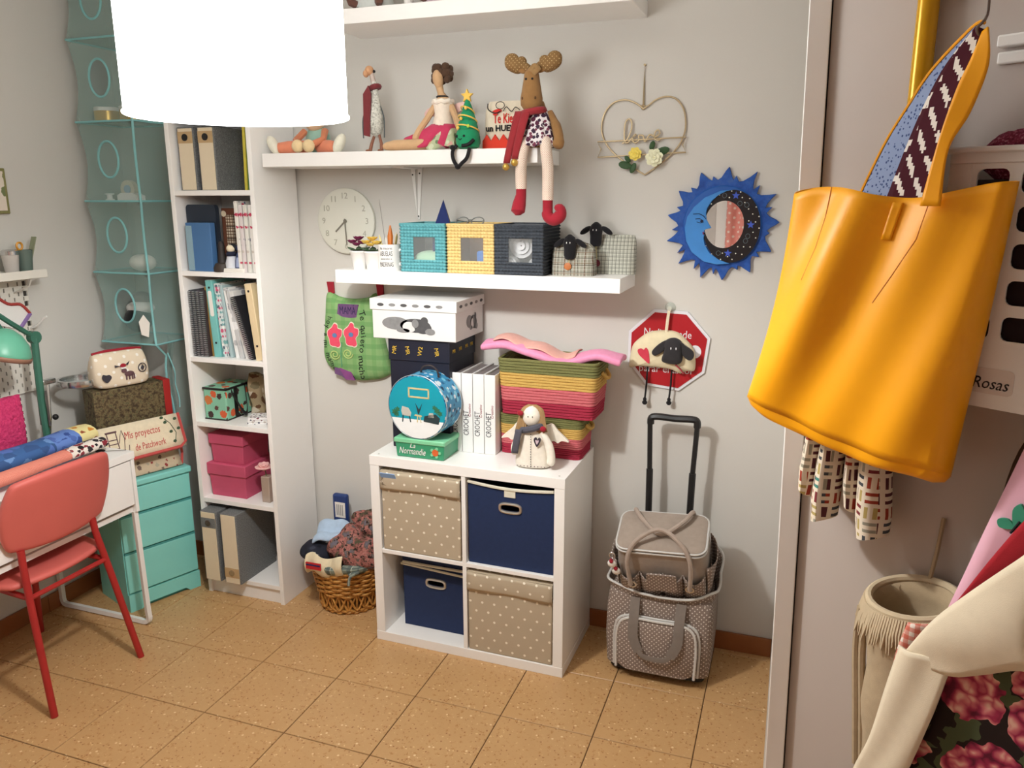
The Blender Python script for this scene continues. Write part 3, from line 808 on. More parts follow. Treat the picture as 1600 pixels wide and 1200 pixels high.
ffl(t_, [(-.014, .09), (-.038, .098), (-.036, .088)], DG); ffl(t_, [(.006, .095), (.024, .108), (.016, .092)], DG)
ffl(t_, spl2([(-.075, .03), (-.092, .05), (-.088, .066), (-.075, .062), (-.062, .062), (-.055, .048)], 4), DG)
obj('print_ring', MB().tube([(.074+.016*math.cos(a), -.056, .072+.018*math.sin(a)) for a in [2*PI*i/20 for i in range(20)]], .002, 5, True), DG, t_)
ffl(t_, [(.066, .07), (.074, .084), (.083, .074), (.076, .06)], DG)
# folded project holder leaning on the box
t_ = thing('patchwork_folder', 'embroidered fabric project folder with red binding in front of the dark box', 'fabric folder', chest(.0, .012, .5745), CA, rot=(0, 0, CA))
FP = prints('folder_print', C(206, 186, 158), [C(150, 60, 60), C(120, 100, 90), C(180, 170, 150)], 30, .25)
obj('lower_panel', MB().grid(lambda u, v: (-.01+u*.312, .015+.055*v+.006*math.sin(v*PI*2), .004+v*.125), 10, 8), FP, t_, solid=.006)
LINEN = cloth('linen', C(230, 216, 188))
PT = lambda x, v: (x, -.012+.055*v, .095+v*.135)
obj('flap', MB().grid(lambda u, v: PT(-.045+u*.36, v), 6, 4), LINEN, t_, solid=.006)
RB = cloth('coral_binding', C(196, 84, 80))
obj('binding', MB().tube([PT(-.045, 1), PT(-.045, 0), PT(.10, -.02), PT(.29, 0), PT(.315, .12), PT(.315, 1)], .008, 6), RB, t_)
obj('binding', MB().tube([(.302, .015, .10), (.318, .04, .05), (.302, .02, .006)], .006, 6), RB, t_)
RT = math.atan2(.135, .055)
text(t_, 'Mis proyectos', .044, tuple(Vector(PT(.145, .66))+Vector((0, -.005, 0))), RB, (RT, 0, 0), .15, .2)
text(t_, 'de Patchwork', .040, tuple(Vector(PT(.165, .27))+Vector((0, -.005, 0))), RB, (RT, 0, 0), .13, .2)
b = MB()
for v in (.22, .84): b.tube([PT(.0, v), PT(.045, v)], .004, 6)
for v in (.36, .5, .62): b.tube([PT(.006, v), PT(.04, v)], .002, 6)
for x in (.005, .041): b.tube([PT(x, .22), PT(x, .84)], .002, 6)
for i in range(len(b.v)): b.v[i] = (b.v[i][0], b.v[i][1]-.004, b.v[i][2])
obj('spool_motif', b, BR, t_, kind='stuff')
b = MB().tube([Vector(PT(x, v))+Vector((0, -.005, 0)) for x, v in ((.045, .5), (.055, .7), (.065, .85), (.07, .6), (.06, .3), (.075, .2), (.082, .4))], .0015, 5)
obj('thread_motif', b, BR, t_)
GL = cloth('leaf_thread', C(70, 92, 70))
b = MB().tube([Vector(PT(x, v))+Vector((0, -.005, 0)) for x, v in ((.27, .15), (.285, .45), (.27, .75), (.25, .92))], .0015, 5)
obj('stem_motif', b, GL, t_)
for x, v in ((.265, .5), (.30, .55), (.295, .85), (.27, .2), (.25, .8), (.24, .95)):
    p = Vector(PT(x, v)); obj('leaf_motif', MB().ell(p+Vector((0, -.004, 0)), (.008, .002, .008), nu=8, nv=5), GL, t_)

# ================================================================== left wall and desk top
XW = -1.705
t_ = thing('picture_frame', 'small framed picture on the left wall, cut by the photo edge', 'picture', (XW, -.68, 1.74), PI/2)
obj('frame', MB().prism([(-.08, -.085), (.09, -.085), (.09, .085), (-.08, .085)], -.014, 0), plain('gold_green_frame', C(132, 128, 80), .5), t_, bevel=.003)
obj('picture', MB().box(-.068, .078, -.0155, -.014, -.073, .073), prints('picture_print', C(226, 214, 200), [C(170, 60, 60), C(120, 130, 90)], 20, .3), t_)
# pegboard: real slots
pg = thing('pegboard', 'white metal pegboard with oval slots behind the desk lamp', 'pegboard', (XW, -.565, .955), PI/2)
PEGM = plain('peg_white', C(226, 222, 212), .5, var=.02)
hole = [(-.0028, -.0075), (.0028, -.0075), (.0028, .0075), (-.0028, .0075)]
b = MB()
cw, chh = .04, .04
for half in (0, 1):
    pass
# two interleaved slot rows: cells of 40 x 20 mm, shifted every other row
for r in range(24):
    off = 0 if r % 2 == 0 else -.02
    n0 = 14
    perfplate(b, -.56+off+ (0 if r % 2 == 0 else .0), r*.02, n0, 1, .04, .02, hole, -.012, -.007)
obj('plate', b, PEGM, pg, smooth=False)
obj('shade_backing', MB().box(-.58, .0, -.003, 0, .0, .48), plain('peg_shadow', C(70, 66, 62), .8), pg)  # dark sheet, its colour painted as the shade seen through the slots
obj('edge', MB().tube([(-.58, -.01, 0), (0, -.01, 0), (0, -.01, .48), (-.58, -.01, .48)], .005, 6, True), PEGM, pg)
sf = thing('peg_shelf', 'narrow white shelf with a lip fixed above the pegboard', 'shelf', (XW, -.565, 1.412), PI/2)
obj('board', MB().box(-.40, .005, -.125, -.013, 0, .006), PEGM, sf); obj('lip', MB().box(-.40, .005, -.128, -.122, 0, .032), PEGM, sf, bevel=.002)
obj('bracket', MB().tube([(-.06, -.115, -.002), (-.06, -.10, -.03), (-.06, -.04, -.05), (-.06, -.014, -.06)], .003, 6), PEGM, sf)
for yy, h, c_, l, tool in ((-.66, .085, C(190, 184, 178), 'grey translucent cup of pink pins on the peg shelf', 1), (-.60, .10, C(96, 112, 104), 'dark green pencil cup on the peg shelf', 0)):
    t_ = thing('pencil_cup', l, 'cup', (XW+.065, yy, 1.4185))
    obj('cup', MB().lathe([(.022, 0), (.03, h), (.028, h), (.02, .004)], 18, cap=False), plain('cup_%d' % tool, c_, .4), t_)
    obj('bottom', MB().cyl(.0215, 0.0005, .004, 16), plain('cup_b%d' % tool, c_, .4), t_)
    if tool:
        obj('pins', MB().ell((0, 0, .05), (.021, .021, .03)), plain('pink_pins', C(226, 110, 150), .5), t_)
        obj('lid', MB().lathe([(.031, h), (.031, h+.015), (.02, h+.02)], 16), CHROME, t_)
    else:
        obj('ruler', MB().at(T(.0, .01, .03) @ RX(-.35)).box(-.012, .012, -.002, .002, 0, .125), plain('ruler_green', C(140, 146, 118), .4), t_)
        obj('scissors_handle', MB().tube([(0, -.015+.012*math.cos(a), .115+.014*math.sin(a)) for a in [2*PI*i/14 for i in range(14)]], .004, 6, True), plain('orange_handle', C(214, 150, 50), .4), t_)
# paper house with a purple edge hooked on the pegboard
t_ = thing('house_card', 'white card house with red roof and purple sides hung on the pegboard', 'card', (XW+.016, -.66, 1.27), PI/2)
obj('card', MB().prism([(-.09, -.02), (.03, -.06), (.085, -.005), (.05, .035), (.0, .045), (-.05, .09)], -.004, 0), PLWHITE, t_)
obj('roof_edge', MB().tube(spline([(-.06, -.006, .09), (-.005, -.006, .045), (.05, -.006, .035), (.085, -.006, -.005)], 4), .006, 6), plain('red_edge', C(176, 66, 60), .6), t_)
obj('side_edge', MB().tube([(.085, -.006, -.005), (.03, -.006, -.06)], .008, 6), plain('purple_edge', C(140, 112, 168), .6), t_)
t_ = obj('peg_hook', MB().tube(spline([(XW+.013, -.575, 1.205), (XW+.05, -.57, 1.22), (XW+.075, -.565, 1.245), (XW+.09, -.56, 1.255)], 4), .004, 8), PLWHITE); tag(t_, 'white plastic hook at the edge of the pegboard', 'hook')

# green task lamp
tl = thing('task_lamp', 'green jointed desk lamp clamped to the white desk', 'desk lamp', (-1.53, -.70, .75))
GRN = plain('lamp_green', C(60, 110, 92), .4, var=.06); GRD = plain('lamp_shade_green', C(104, 178, 150), .35, var=.04)
obj('base', MB().lathe([(.05, 0.0005), (.05, .01), (.02, .02)], 24), GRN, tl)
obj('post', MB().tube([(0, 0, .01), (-.005, .0, .20), (-.015, .015, .44)], .0135, 8), GRN, tl)
obj('joint', MB().at(T(-.015, .015, .445) @ RY(PI/2)).cyl(.024, -.012, .012, 16), GRN, tl)
obj('arm', MB().tube([(-.015, .015, .445), (0, -.09, .52), (.01, -.24, .64)], .010, 8), GRN, tl)
for x in (-.022, .022): obj('spring', MB().tube([(x, 0, .10), (x, .002, .24)], .004, 6), plain('spring_steel', C(120, 118, 116), .35, .8), tl)
sh = obj('lamp_head', MB().at(T(.04, -.150, .460) @ RX(-.25) @ RY(.15)).lathe([(.095, -.06), (.092, -.035), (.078, .0), (.05, .03), (.02, .045), (.0, .047)], 28, cap=False), GRD, tl, solid=.003)
obj('rim', MB().at(T(.04, -.150, .460) @ RX(-.25) @ RY(.15)).lathe([(.0955, -.062), (.0975, -.05), (.0965, -.045)], 28, cap=False), plain('copper_rim', C(150, 110, 90), .4), sh, solid=.002)
obj('head_stem', MB().tube([(.01, -.24, .64), (.03, -.18, .57), (.04, -.155, .505)], .008, 8), GRN, tl)
# magnifier
mg = thing('magnifier', 'round chrome desk magnifier on a jointed stand', 'magnifier', (-1.60, -.64, .75))
obj('base', MB().lathe([(.035, .0005), (.035, .008), (.008, .014)], 18), BLACKM, mg)
obj('stem', MB().tube([(0, 0, .01), (.01, .01, .10), (.0, .03, .245)], .007, 8), CHROME, mg)
obj('knob', MB().ell((.018, .03, .105), (.012, .012, .012)), BLACKM, mg); obj('knob', MB().ell((.0, -.01, .10), (.01, .01, .01)), BLACKM, mg)
obj('clip', MB().box(-.014, .014, .0, .06, .24, .26), CHROME, mg, bevel=.004)
obj('lens_ring', MB().at(T(.045, .14, .232)).lathe([(.072, -.012), (.084, -.012), (.086, 0), (.084, .012), (.072, .012), (.072, -.012)], 30, cap=False), CHROME, mg)
obj('lens', MB().at(T(.045, .14, .232)).lathe([(.0, -.006), (.072, 0), (.0, .006)], 30), glass('lens_glass', C(220, 232, 232), .02, .25), mg)
# pink crocheted cushion
t_ = thing('cushion', 'hot pink crocheted cushion with black and white edging at the left', 'cushion', (-1.53, -.955, .751), PI/2)
b = MB()
b.grid(lambda u, v: (-.16+.32*u+.0, -.035*math.sin(PI*u)**.4*math.sin(PI*v)**.4, .0+.245*v), 44, 36)
for i in range(len(b.v)):
    p = Vector(b.v[i]); q = noise.noise(Vector((p.x*110, 3, p.z*110+40*math.sin(p.x*30)*.05)))
    b.v[i] = (p.x, p.y-.007*q, p.z)
t = NT('pink_crochet', .9, 0, .1); t.col(t.mix(t.noise(120, 2), C(168, 30, 82), C(236, 84, 132))); t.bump(t.noise(160, 2), .8, .004)
obj('cover', b, t.m, t_, solid=.01)
EDG = NT('edging', .9); u, v = EDG.uv(); EDG.col(EDG.mix(EDG.math('LESS_THAN', EDG.math('FRACT', EDG.math('DIVIDE', v, .026)), .5), C(30, 26, 30), C(230, 224, 216)))
obj('edging', MB().tube([(.16, 0, 0), (.162, -.004, .12), (.16, 0, .245)], .006, 6), EDG.m, t_)
# two fabric rolls and a flat piece on the desk
def roll(name, a, c_, r, mats, label, splits):
    a, c_ = Vector(a), Vector(c_); t_ = thing(name, label, 'fabric', a)
    pr = 0
    for q, mm in zip(splits+[1.0], mats):
        pts = [(c_-a)*lerp(pr, q, k/6) for k in range(7)]
        b = MB().tube(pts, [r*(1+.06*math.sin(9*(pr+k*(q-pr)/6))) for k in range(7)], 14, sx=.62)
        obj('cloth', b, mm, t_); pr = q
    return t_
BLQ = prints('blue_quilt', C(66, 104, 160), [C(110, 150, 204), C(60, 90, 140), C(90, 120, 190)], 16, .5)
BLQ2 = prints('blue_light', C(104, 136, 204), [C(84, 110, 180), C(60, 84, 150)], 20, .4)
YEL = prints('cream_patch', C(236, 222, 160), [C(210, 140, 60), C(150, 80, 50), C(236, 222, 160)], 24, .45)
roll('fabric_roll', (-1.40, -1.13, .808), (-1.44, -.60, .800), .058, [plain('pale_ring', C(140, 168, 214), .9), BLQ, BLQ2, YEL], 'thick blue patchwork roll with a yellow end on the desk', [.14, .62, .84])
COR = plaid('coral_gingham', C(230, 140, 122), [(0, .006, .5, C(240, 180, 160), .35, 0), (1, .006, .5, C(226, 120, 104), .35, 0)])
PIR = prints('pirate_print', C(236, 226, 216), [C(36, 32, 36), C(140, 50, 60), C(50, 46, 50)], 36, .5)
roll('fabric_roll', (-1.27, -1.17, .795), (-1.325, -.64, .786), .034, [BR, COR, PIR], 'thin coral fabric roll with a black and white printed end on the desk', [.06, .66])
t_ = thing('scissors', 'thin dark scissors lying near the desk corner', 'scissors', (-1.30, -.645, .7505), .5)
obj('blade', MB().box(0, .075, -.004, .0, .001, .004), CHROME, t_); obj('handle', MB().tube([(-.02+.016*math.cos(a), .0+.01*math.sin(a), .004) for a in [2*PI*i/14 for i in range(14)]], .003, 6, True), BLACKM, t_)
# ================================================================== things on the moose shelf (top z = 1.877)
ZM = 1.8772
SKIN = cloth('doll_skin', C(206, 168, 128)); SKIN2 = cloth('doll_skin_light', C(226, 190, 154))
# --- rag doll sitting with spread legs under the lamp
t_ = thing('rag_doll', 'floppy rag doll with orange trousers and white feet sitting under the lamp', 'doll', (-.60, -.17, ZM))
ORG = cloth('orange_trousers', C(226, 140, 108)); MINT = cloth('mint_cloth', C(150, 186, 170))
obj('body', MB().ell((0, .05, .055), (.05, .04, .055)), MINT, t_)
obj('head', MB().ell((0, .03, .125), (.042, .036, .042)), SKIN2, t_)
b = MB()
for k in range(14):
    a = PI*k/13; b.ell((.04*math.cos(a), .035, .13+.038*math.sin(a)), (.016, .02, .016), nu=8, nv=5)
obj('hair', b, cloth('green_hair', C(120, 160, 130)), t_, kind='stuff')
for s in (-1, 1):
    obj('leg', MB().tube([(s*.03, .02, .026), (s*.09, -.02, .024), (s*.125, -.03, .022)], [.026, .024, .02], 10), ORG, t_)
    obj('foot', MB().at(T(s*.145, -.035, .032) @ RY(s*.5)).ell((0, 0, 0), (.020, .024, .040)), cloth('white_foot', C(230, 226, 208)), t_)
    obj('arm', MB().tube([(s*.045, .03, .085), (s*.06, -.01, .05), (s*.025, -.05, .028)], [.014, .013, .012], 8), cloth('orange_sleeve', C(206, 130, 96)), t_)
    obj('hand', MB().ell((s*.024, -.055, .026), (.024, .02, .024)), cloth('hand_peach', C(232, 206, 160)), t_)
# --- wooden goose
t_ = thing('goose_figure', 'tall standing wooden goose with an orange head and maroon scarf', 'figurine', (-.325, -.19, ZM))
WOODO = plain('goose_beak', C(206, 156, 116), .6); WSP = speck('goose_body', [(.35, C(150, 150, 140)), (.5, C(206, 206, 196)), (.7, C(226, 226, 216))], 160)
obj('body', MB().at(T(.018, 0, .125)).lathe([(.004, -.072), (.02, -.06), (.029, -.03), (.028, 0), (.022, .04), (.013, .08), (.010, .12)], 16), WSP, t_)
obj('neck', MB().tube([(.018, 0, .23), (.012, 0, .258), (.006, 0, .282)], [.010, .009, .010], 10), plain('goose_neck', C(196, 180, 170), .6), t_)
h_ = obj('head', MB().ell((.002, -.004, .283), (.016, .018, .017)), WOODO, t_)
obj('beak', MB().at(T(-.008, -.012, .272)).ell((0, 0, 0), (.010, .012, .013)), WOODO, h_)
obj('comb', MB().ell((.018, 0, .280), (.006, .006, .006)), DARK, h_)
MAR = cloth('maroon_scarf', C(122, 54, 58))
obj('scarf', MB().tube([(.02+.015*math.cos(a), .015*math.sin(a), .225+.004*math.cos(a)) for a in [2*PI*i/14 for i in range(14)]], .010, 8, True), MAR, t_)
obj('scarf_tail', MB().prism([(.010, .052), (-.014, .058), (-.011, .16), (-.010, .20), (.012, .228), (.022, .20), (.014, .12)], -.036, -.030), MAR, t_)
for s, x in ((1, .004), (2, .03)):
    l = obj('leg', MB().tube([(x+.008*(s == 1), 0, .062), (x-.006+.014*(s-1), 0, .03), (x-.012+.022*(s-1), -.004, .004)], [.005, .006, .007], 8), plain('goose_leg%d' % s, C(140, 88, 66), .6), t_)
    obj('foot', MB().ell((x-.013+.023*(s-1), -.012, .005), (.009, .018, .0048)), plain('goose_foot%d' % s, C(150, 96, 70), .6), l)
for x, zt in ((-.034, .05), (.052, .05)):
    obj('wire_wing', MB().tube(spline([(.018+(x-.018)*.5, 0, .17), (x, 0, .12), (x, -.002, zt)], 5), .0025, 6), plain('wing_wire', C(96, 104, 108), .5, .5), t_)
# --- slender seated doll
t_ = thing('angel_doll', 'slender brown-haired doll in a pink skirt seated with her legs to the side', 'doll', (-.05, -.16, ZM))
obj('torso', MB().at(T(.0, 0, .085)).lathe([(.046, -.03), (.040, 0), (.030, .04), (.034, .075), (.030, .09), (.012, .098)], 16), cloth('cream_top', C(236, 222, 206)), t_)
obj('neck', MB().tube([(.0, 0, .175), (-.006, -.004, .20), (-.010, -.008, .225)], [.024, .012, .014], 10), SKIN, t_)
h_ = obj('head', MB().at(T(-.012, -.012, .245) @ RY(-.15)).ell((0, 0, 0), (.019, .020, .032)), SKIN, t_)
b = MB(); random.seed(3)
for k in range(46):
    a, q = random.random()*2*PI, random.random()
    b.ell((-.004+.034*math.cos(a)*(1-.2*q), .012+.020*math.sin(a), .258+.034*(q*1.4-.5)), (.013, .012, .013), nu=7, nv=5)
obj('hair', b, cloth('brown_hair', C(84, 62, 48)), h_, kind='stuff')
obj('necklace', MB().tube([(.019*math.cos(a)-.002, .019*math.sin(a), .186) for a in [2*PI*i/16 for i in range(16)]], .0035, 6, True), DARK, t_)
obj('ruff', MB().tube([(.034*math.cos(a), .030*math.sin(a), .168+.003*math.sin(8*a)) for a in [2*PI*i/24 for i in range(24)]], .009, 8, True), cloth('cream_ruff', C(242, 232, 218)), t_)
for s in (-1, 1):
    arm = [(-.03, 0, .158), (-.055, -.02, .11), (-.075, -.045, .07), (-.082, -.06, .045)] if s < 0 else [(.03, 0, .158), (.055, -.01, .11), (.075, -.02, .06), (.08, -.03, .02)]
    a_ = obj('arm', MB().tube(spline(arm, 4), [.0115]*13, 8), SKIN, t_)
    obj('hand', MB().ell(arm[-1], (.012, .012, .014)), SKIN, a_)
    obj('wing', MB().prism(spl2([(s*.03, .13), (s*.085, .125+.03*(s > 0)), (s*.075, .15+.02*(s > 0)), (s*.03, .16)], 4), .028, .038), cloth('pink_wing%d' % s, C(236, 196, 188)), t_)
# skirt: draped cone swept towards the feet (to the left)
def skirt(u, v, w=1.0, drop=0):
    a = 2*PI*u
    r = lerp(.038, .078*w, v**.8)
    cx = -.045*v**1.2; cz = lerp(.085, .018-drop, v**.9)
    rz = .012*math.sin(7*a)*v
    z = max(cz+.035*v*math.cos(a+.3)*(-1)*.4+.012*v*math.sin(5*a), .003)
    return (cx+(r+rz)*math.cos(a)*1.15, -.012*v+(r*.75+rz)*math.sin(a), z)
obj('underskirt', MB().grid(lambda u, v: tuple(Vector(skirt(u, v, .98))+Vector((.028*v, -.004, -.004*v))), 40, 8), prints('green_floral', C(178, 186, 150), [C(110, 130, 96), C(200, 206, 176), C(214, 160, 150)], 40, .5), t_, solid=.003)
obj('skirt', MB().grid(lambda u, v: tuple(Vector(skirt(u*.72+.30, v))+Vector((-.01*v, -.006, .006))), 36, 8), cloth('pink_skirt', C(196, 62, 96)), t_, solid=.003)
for k in (0, 1):
    leg = [(-.02, -.03-.02*k, .022), (-.09, -.055-.018*k, .020), (-.155, -.065-.022*k, .018), (-.195, -.07-.025*k, .014)]
    l = obj('leg', MB().tube(spline(leg, 4), [.019]*9+[.016, .015, .012, .007], 10), SKIN, t_)
# --- crocheted Christmas tree with a face and dangling black legs
t_ = thing('tree_plush', 'small green crocheted Christmas tree with star, face and black legs', 'plush toy', (.075, -.232, ZM))
GT = cloth('tree_green', C(36, 140, 96), bs=500); DGT = cloth('tree_green_dark', C(28, 112, 78))
obj('body', MB().lathe([(.026, 0), (.040, .008), (.043, .03), (.041, .05), (.038, .062), (.033, .065), (.036, .072), (.031, .092), (.025, .097), (.028, .102), (.022, .122), (.017, .126), (.019, .131), (.012, .150), (.005, .166)], 24), GT, t_)
obj('shade_band', MB().lathe([(.0432, .018), (.0437, .03), (.0425, .044)], 24, cap=False, a0=.1, a1=1.0), DGT, t_)
YC = cloth('yellow_star', C(236, 196, 96))
star = []
for k in range(10):
    a = PI/2+PI*k/5; r = .024 if k % 2 == 0 else .011; star.append((r*math.cos(a), .176+r*math.sin(a)))
obj('star', MB().prism(star, -.008, .004), YC, t_, bevel=.002)
for z0, r0 in ((.068, .037), (.100, .030), (.129, .021)):
    obj('garland', MB().tube([((r0+.002)*math.cos(a), (r0+.002)*math.sin(a), z0+.012*math.cos(a+2)) for a in [2*PI*i/24 for i in range(24)]], .0026, 6, True), YC, t_)
for x, z, c_ in ((-.012, .10, 0), (.016, .075, 1), (.004, .135, 0), (-.022, .07, 0)):
    obj('bauble', MB().ell((x, -(.038-.16*(z-.06)), z), (.006, .005, .006), nu=8, nv=6), YC if not c_ else cloth('lime_bauble', C(190, 220, 90)), t_)
for x in (-.026, .004): obj('eye', MB().ell((x-.002, -.041+abs(x)*.35, .042), (.005, .004, .005), nu=10, nv=6), INK, t_)
obj('mouth', MB().tube([(-.018, -.041, .034), (-.012, -.0425, .029), (-.006, -.0428, .034)], .0014, 5), INK, t_)
obj('eyebrow_scarf', MB().tube(spline([(-.005, -.043, .010), (.018, -.042, .014), (.034, -.030, .030)], 4), .006, 6), INK, t_)
BLY = cloth('black_yarn', C(34, 32, 34))
obj('legs', MB().tube(spline([(-.028, -.035, .012), (-.038, -.048, -.008), (-.034, -.052, -.036), (-.018, -.052, -.058), (-.002, -.052, -.048), (.016, -.050, -.030), (.022, -.040, .002)], 5), .0065, 8), BLY, t_)
for p in ((-.038, -.046, .004), (-.018, -.052, -.060)): obj('knot', MB().ell(p, (.011, .010, .009)), BLY, t_)
# --- printed cushion with writing
t_ = thing('word_cushion', 'cream cushion with red and black lettering behind the plush moose', 'cushion', (.185, -.13, ZM))
b = MB(); rings = []
for j in range(13):
    v = j/12; w_ = .082*(1-.10*(2*v-1)**4)*(1 if v < .8 else 1-.6*(v-.8)**1.2); d_ = .045*math.sin(PI*min(max(v, .03), .97))**.45
    rings.append([(w_*math.copysign(abs(math.cos(a))**.6, math.cos(a)), d_*math.sin(a), .165*v) for a in [2*PI*i/28 for i in range(28)]])
b.loft(rings); obj('cover', b, cloth('cushion_cream', C(226, 214, 192)), t_)
RDI = plain('red_print', C(206, 46, 40), .8, var=.05)
zig = [(-.078, .004), (.078, .004), (.078, .03)]+[(.078-.156*k/10, .030+(.022 if k % 2 else .0)) for k in range(1, 10)]+[(-.078, .03)]
obj('red_band', MB().prism(zig, -.0462, -.040), plain('red_band_print', C(214, 58, 38), .8), t_)
text(t_, 'Te Kiero', .046, (.012, -.0466, .103), RDI, width=.098, bold=.0006)
text(t_, 'un HUEVO', .028, (.0, -.0466, .071), INK, width=.13, bold=.001)
obj('smile', MB().tube(spline([(-.058, -.042, .155), (-.055, -.046, .135), (-.03, -.046, .122), (-.008, -.046, .130)], 5), .002, 6), INK, t_)
obj('lips', MB().prism(spl2([(-.04, .128), (-.02, .124), (-.006, .130), (-.02, .136)], 4), -.047, -.04), RDI, t_)
obj('doodle', MB().tube(spline([(.0, -.045, .128), (.012, -.045, .142), (.03, -.045, .126), (.045, -.045, .14), (.06, -.042, .13)], 5), .0014, 5), INK, t_)
obj('doodle', MB().tube([(-.012+.016*math.cos(a), -.043, .148+.012*math.sin(a)) for a in [2*PI*i/16 for i in range(16)]], .0014, 5, True), INK, t_)
# --- plush moose
mo = thing('plush_moose', 'long-legged plush moose in a patterned dress sitting on the shelf edge', 'plush toy', (.325, -.215, ZM))
SUE = cloth('moose_suede', C(150, 112, 70), .15); SUED = dots('antler_suede', C(136, 104, 66), C(196, 170, 120), .014, .0016)
obj('body', MB().at(T(.005, 0, 0)).lathe([(.045, .0), (.058, .02), (.052, .06), (.038, .10), (.022, .13), (.014, .15)], 18), SUE, mo)
hd = obj('head', MB().at(T(-.012, -.035, 0)).lathe([(.0, .112), (.022, .116), (.036, .135), (.037, .158), (.032, .185), (.028, .21), (.024, .235), (.012, .252), (0, .256)], 20), SUE, mo)
for s in (-1, 1):
    an = [(-.012+s*.010, -.028, .250), (-.012+s*.034, -.024, .260), (-.012+s*.064, -.022, .266), (-.012+s*.098, -.02, .276)]
    a_ = obj('antler', MB().tube(spline(an, 4), [.012, .013, .014, .016, .02, .024, .026, .026, .025, .023, .020, .014, .005], 12), SUED, hd)
    obj('antler_lobe', MB().ell((-.012+s*.040, -.022, .276), (.018, .016, .016)), SUED, a_); obj('antler_lobe', MB().ell((-.012+s*.074, -.02, .280), (.026, .020, .024)), SUED, a_)
    obj('nostril', MB().ell((-.012+s*.022, -.064, .155), (.004, .003, .005), nu=8, nv=5), plain('nostril_dark%d' % s, C(90, 62, 40), .9), hd)
    obj('eye', MB().ell((-.012+s*.011, -.062, .215), (.004, .003, .004), nu=8, nv=5), INK, hd)
    obj('ear', MB().at(T(-.012+s*.028, -.034, .242) @ RY(s*1.0)).ell((0, 0, .014), (.010, .006, .022)), SUE, hd)
b = MB()
for k in range(9):
    a = 2*PI*k/9; b.at(T(.004+.010*math.cos(a), -.054, .245+.008*math.sin(a)) @ RY(a)).ell((0, 0, 0), (.012, .005, .009), nu=7, nv=5)
obj('forelock', b, cloth('ribbon_brown', C(150, 118, 78)), hd, kind='stuff')
DRS = prints('dress_print', C(226, 220, 222), [C(84, 36, 58), C(60, 40, 60), C(120, 60, 80)], 75, .62)
obj('dress', MB().grid(lambda u, v: ((.026+.040*v**.8+.006*v*math.sin(9*2*PI*u))*math.cos(2*PI*u)+.010, -.012-.012*v+(.030+.026*v+.006*v*math.sin(9*2*PI*u))*math.sin(2*PI*u), .118-.112*v+.006*v*math.sin(5*2*PI*u)+.0), 64, 10), DRS, mo, solid=.003)
obj('arm', MB().tube(spline([(.040, -.005, .112), (.068, -.02, .07), (.085, -.04, .025), (.082, -.05, -.005)], 4), [.014]*4+[.017]*5+[.02, .02, .017, .010], 10), SUE, mo)
obj('arm', MB().tube(spline([(-.035, -.005, .112), (-.062, -.02, .07), (-.072, -.04, .02), (-.06, -.052, -.01)], 4), [.014]*4+[.017]*5+[.02, .02, .017, .010], 10), SUE, mo)
SCF = cloth('scarf_red', C(150, 48, 54))
obj('scarf_loop', MB().tube([(-.008+.036*math.cos(a), -.030+.030*math.sin(a), .113+.006*math.cos(a)) for a in [2*PI*i/20 for i in range(20)]], .012, 8, True), SCF, mo)
for k, (x0, x1, zb) in enumerate(((-.045, -.082, -.052), (-.02, -.052, -.038))):
    tl_ = obj('scarf_tail', MB().grid(lambda u, v: (lerp(x0, x1, v)+.030*(u-.5)*(1-.25*v), -.062-.026*math.sin(PI*v*.5)-.004*k, lerp(.115, zb, v)), 3, 10), SCF, mo, solid=.005)
    obj('bell', MB().ell((x1, -.094, zb-.012), (.012, .012, .012)), GOLD, tl_)
LEGM = dots('leg_dots', C(236, 222, 206), C(206, 140, 130), .007, .0011)
for k, (x0, x1, zf) in enumerate(((-.025, -.036, -.135), (.045, .058, -.172))):
    pts = spline([(x0, -.01, .018), (x0, -.055, .016), (lerp(x0, x1, .5), -.072, -.015), (x1, -.072, -.07), (x1, -.070, zf)], 5)
    l = obj('leg', MB().tube(pts, [.019]*len(pts), 12), LEGM, mo)
    if k == 0:
        obj('boot', MB().tube([(x1, -.07, zf+.012), (x1, -.071, zf-.02), (x1-.004, -.078, zf-.05), (x1-.006, -.086, zf-.074), (x1-.005, -.088, zf-.086)], [.0175, .018, .023, .024, .010], 12), REDF, l)
    else:
        pts = spline([(x1, -.07, zf+.012), (x1, -.07, zf-.03), (x1+.002, -.072, zf-.052), (x1+.022, -.074, zf-.064), (x1+.044, -.076, zf-.052), (x1+.046, -.078, zf-.030), (x1+.028, -.080, zf-.022)], 4)
        obj('boot', MB().tube(pts, [.0175]*6+[.02]*6+[.021]*6+[.02, .019, .018, .017, .014, .01, .006], 12), REDF, l)

